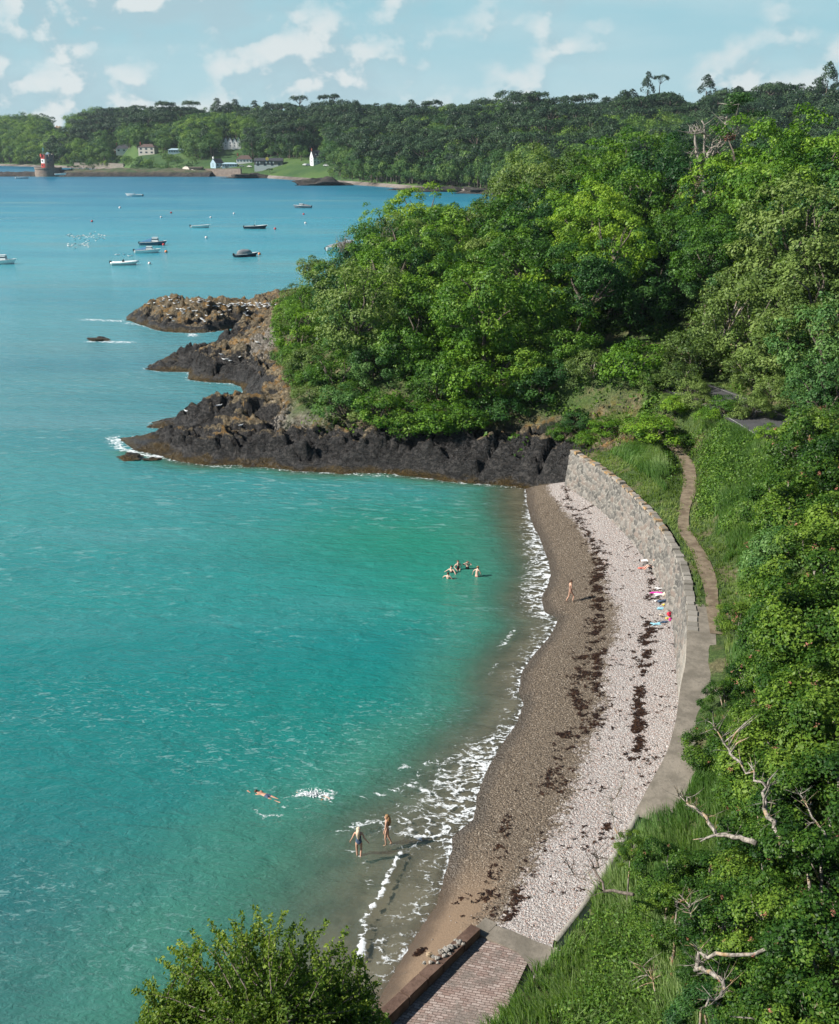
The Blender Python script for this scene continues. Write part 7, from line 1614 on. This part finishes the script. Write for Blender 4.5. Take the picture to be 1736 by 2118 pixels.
bather(1250, 780, .80, R_(-35), 'bather seen from behind with bare back, leaning forward, right end of the group', stand(Lel=(-.34, .05, 1.18), Lwr=(-.42, .12, .96), Rel=(.26, .14, 1.12), Rwr=(.25, .20, .90), neck=(0, .10, 1.43), jaw=(.0, .15, 1.47), head=(0, .15, 1.54), crown=(0, .16, 1.60), nose=(0, .25, 1.50), upchest=(0, .06, 1.33), Lsh=(-.165, .06, 1.36), Rsh=(.165, .06, 1.36)), ('hair_fair', 'bun'), [('swim_shorts', 'cloth_coral', BOT, .006)])
bather(350, 850, .50, R_(-20), 'bather with bare back low in the water, nearest of the group', stand(Lel=(-.36, .06, 1.26), Lwr=(-.46, .10, 1.08), Rel=(.32, .02, 1.16), Rwr=(.36, .06, .98)), ('hair_brown', 'short'), [('bikini_top', 'cloth_maroon', [('waist', 'chest', .8, 1), ('chest', 'upchest', 0, .25)], .005)])
def cF(x, y): return ((700 + x / 3.774) / 1.394, (2240 + y / 3.774) / 1.394)
def prone(**o):      # lying face down along +Y (head at +Y), back up
    j = dict(pelvis=(0, 0, 0), waist=(0, .15, .0), chest=(0, .30, .0), upchest=(0, .42, .0), neck=(0, .52, -.01), jaw=(0, .58, -.03), head=(0, .65, .0), crown=(0, .71, .01), nose=(0, .61, -.13), Lsh=(-.17, .44, 0), Lel=(-.24, .70, -.04), Lwr=(-.20, .93, .02), Rsh=(.17, .44, 0), Rel=(.25, .68, -.04), Rwr=(.22, .92, -.02), Lhip=(-.09, -.07, 0), Lkn=(-.10, -.45, -.04), Lan=(-.10, -.84, .0), Ltoe=(-.10, -.98, .02), Rhip=(.09, -.07, 0), Rkn=(.10, -.45, -.01), Ran=(.10, -.84, -.03), Rtoe=(.10, -.98, -.01))
    j.update(o); return {k: Vector(v) for k, v in j.items()}
x, y = g(*cF(258, 205)); a1 = g(*cF(90, 105)); a2 = g(*cF(420, 232)); person(prone(), (x, y, -.015), math.atan2(a1[1] - a2[1], a1[0] - a2[0]) - math.pi / 2, 'swimmer in navy trunks stretched face down in the green water', 'skin_tan', ('hair_brown', 'short'), [('swim_trunks', 'cloth_navy', SHO, .008)])
x, y = g(*cF(745, 205)); a1 = g(*cF(880, 262)); a2 = g(*cF(640, 178)); person(prone(Lel=(-.30, .58, .12), Lwr=(-.20, .86, .16), Lan=(-.12, -.80, -.10), Ran=(.12, -.80, .08)), (x, y, -.09), math.atan2(a1[1] - a2[1], a1[0] - a2[0]) - math.pi / 2, 'swimmer kicking up white splash beside the one in navy trunks', 'skin_pale', ('hair_fair', 'short'), [('swim_trunks', 'cloth_coral', SHO, .008)])
rs = np.random.RandomState(2); x, y = g(*cF(760, 190)); mb = MB()
for k in range(240):
    a = rs.normal(size=3) * np.array([.30, .16, .07]); mb.blob((a[0], a[1], abs(a[2])), (.010 + .030 * rs.rand() ** 2,) * 3, k, .3, 5, 4)
m, t = mat('splash_water'); out(t, t.n('ShaderNodeBsdfPrincipled', Base_Color=(.85, .88, .9, 1), Roughness=.5)); tag(mb.build('splash', m, None, True, loc=(x, y, 0)), 'white splash of water thrown up by the kicking swimmer', 'splash', kind='stuff')
def cG(x, y): return ((1820 + x / 8.68) / 1.394, (1580 + y / 8.68) / 1.394)
def sit(**o):
    j = dict(pelvis=(0, 0, .12), waist=(0, -.03, .26), chest=(0, -.06, .40), upchest=(0, -.08, .52), neck=(0, -.06, .62), jaw=(0, -.02, .68), head=(0, -.05, .75), crown=(0, -.06, .81), nose=(0, .06, .71), Lsh=(-.17, -.08, .55), Lel=(-.26, .02, .32), Lwr=(-.18, .20, .24), Rsh=(.17, -.08, .55), Rel=(.26, .02, .32), Rwr=(.16, .20, .24), Lhip=(-.09, .06, .11), Lkn=(-.10, .46, .20), Lan=(-.10, .86, .08), Ltoe=(-.11, .92, .20), Rhip=(.09, .06, .11), Rkn=(.10, .46, .17), Ran=(.10, .86, .07), Rtoe=(.11, .92, .19))
    j.update(o); return {k: Vector(v) for k, v in j.items()}
def cap(root, J, f, sd, upv):
    c = J['head'] + upv * .05; MB().blob(tuple(c), (.108, .108, .075), 1, .0, 14, 8).box(tuple(c + f * .12 - upv * .005), (.16, .14, .02), root.rotation_euler[2] * 0).build('cap', M['cloth_red'], root, True)
x, y = g(*cG(545, 420), 1.35); person(sit(), (x - .05, y + .12, bz(x, y) + .02), R_(80), 'person in a red cap, dark top and pale trousers sitting back against the sea wall', 'skin', ('hair_brown', 'short'), [('shirt', 'cloth_black', TEE, .015), ('trousers', 'cloth_white', TRO, .014), ('shoes', 'cloth_black', [('Lan', 'Ltoe', 0, 1), ('Ran', 'Rtoe', 0, 1)], .012)], cap)
x, y = g(*cG(570, 560), 1.35); person(sit(Lkn=(-.12, .40, .34), Lan=(-.12, .62, .08), Ltoe=(-.12, .74, .04), Rkn=(.12, .42, .30), Ran=(.12, .66, .07), Rtoe=(.12, .78, .04)), (x - .05, y, bz(x, y) + .02), R_(95), 'person in a black skirt sitting against the wall beside the one in the red cap', 'skin_pale', ('hair_brown', 'long'), [('top', 'cloth_maroon', TOP + [('chest', 'upchest', 0, .8)], .01), ('skirt', 'cloth_black', SHO + [('waist', 'chest', 0, .4), ('Lhip', 'Lkn', 0, .85), ('Rhip', 'Rkn', 0, .85)], .05)])
# towels, clothes and bags left by the wall
def towel(cx, cy, w, l, rz, mt, lab, nm='towel', hgt=.06):
    x, y = g(*cG(cx, cy), 1.3); n = 12; V = []; sd_ = int(cx * 7 + cy)
    for i in range(n + 1):
        for j in range(n + 1):
            a, b = i / n - .5, j / n - .5; z = hgt * (0.3 + 1.6 * float(vn(np.array(a * 5.0 + sd_), np.array(b * 5.0), 3))) * (1 - (2 * max(abs(a), abs(b))) ** 6) + .015
            px, py = a * w * (1 + .25 * math.sin(b * 7 + sd_)), b * l * (1 + .2 * math.sin(a * 6 + sd_)); V.append((px, py, z))
    F = [(i * (n + 1) + j, (i + 1) * (n + 1) + j, (i + 1) * (n + 1) + j + 1, i * (n + 1) + j + 1) for i in range(n) for j in range(n)]
    o = obj(nm, mesh_np(nm, V, F, True), M[mt], None, (x, y, bz(x, y) + .01), (0, 0, rz)); tag(o, lab, nm.replace('_', ' ')); s = o.modifiers.new('thick', 'SOLIDIFY'); s.thickness = .015
def bag(cx, cy, s, mt, lab, nm='bag', rz=0.3):
    x, y = g(*cG(cx, cy), 1.3); root = empty(nm, (x, y, bz(x, y)), lab, nm, None, rz); MB().blob((0, 0, s * .42), (s * .5, s * .36, s * .45), int(cx), .10, 14, 9).build('body', M[mt], root, True)
    for k in (-1, 1): MB().tube([(-.2 * s, k * .2 * s, s * .7), (-.12 * s, k * .25 * s, s * 1.05), (.12 * s, k * .25 * s, s * 1.05), (.2 * s, k * .2 * s, s * .7)], .018, 5).build('strap', M['cloth_black'], root)
    MB().box((0, -s * .36, s * .35), (s * .5, s * .08, s * .36)).build('pocket', M[mt], root)
for a in [(760, 1050, .75, .30, .1, 'cloth_white', 'white and pink towel, top one of the pile by the wall'), (650, 1145, .85, .22, -.1, 'cloth_pink', 'bright pink towel spread beside the white ones'), (740, 1195, .80, .38, .15, 'cloth_white', 'crumpled white towel below the bright pink one'), (830, 1350, .95, .30, .25, 'cloth_navy', 'long navy towel or jacket beside the cream bag'), (650, 1335, .30, .18, 0, 'cloth_white', 'small white cloth left of the navy jacket'),
          (770, 1525, .55, .30, -.2, 'cloth_lightblue', 'grey-blue shirt left of the black rucksack'), (850, 1450, .34, .20, .3, 'cloth_yellow', 'small yellow cloth above the grey-blue shirt'), (985, 1650, .45, .20, .1, 'cloth_lightblue', 'pale blue cloth between the rucksack and the red bag'), (640, 1890, .62, .34, .05, 'cloth_lightblue', 'pale turquoise towel, lowest of the things by the wall'), (840, 1875, .50, .20, .1, 'cloth_navy', 'dark blue towel right of the turquoise one'), (290, 515, .62, .30, .15, 'cloth_coral', 'coral pink towel under the legs of the seated pair'), (930, 1795, .34, .16, .1, 'cloth_yellow', 'yellow-orange cloth below the red and blue bag'), (760, 1690, .26, .2, 0, 'cloth_cream', 'small cream hat lying alone left of the red and blue bag')]: towel(*a)
bag(850, 1250, .42, 'cloth_cream', 'cream beach bag standing between white towel and navy jacket'); bag(975, 1560, .46, 'cloth_black', 'black rucksack leaning against the foot of the wall', 'rucksack'); bag(955, 1730, .36, 'cloth_red', 'red bag beside the yellow one at the foot of the wall'); bag(1085, 1730, .26, 'cloth_yellow', 'small yellow bag touching the wall'); bag(980, 1850, .26, 'cloth_pink', 'small magenta bag near the lowest towels')
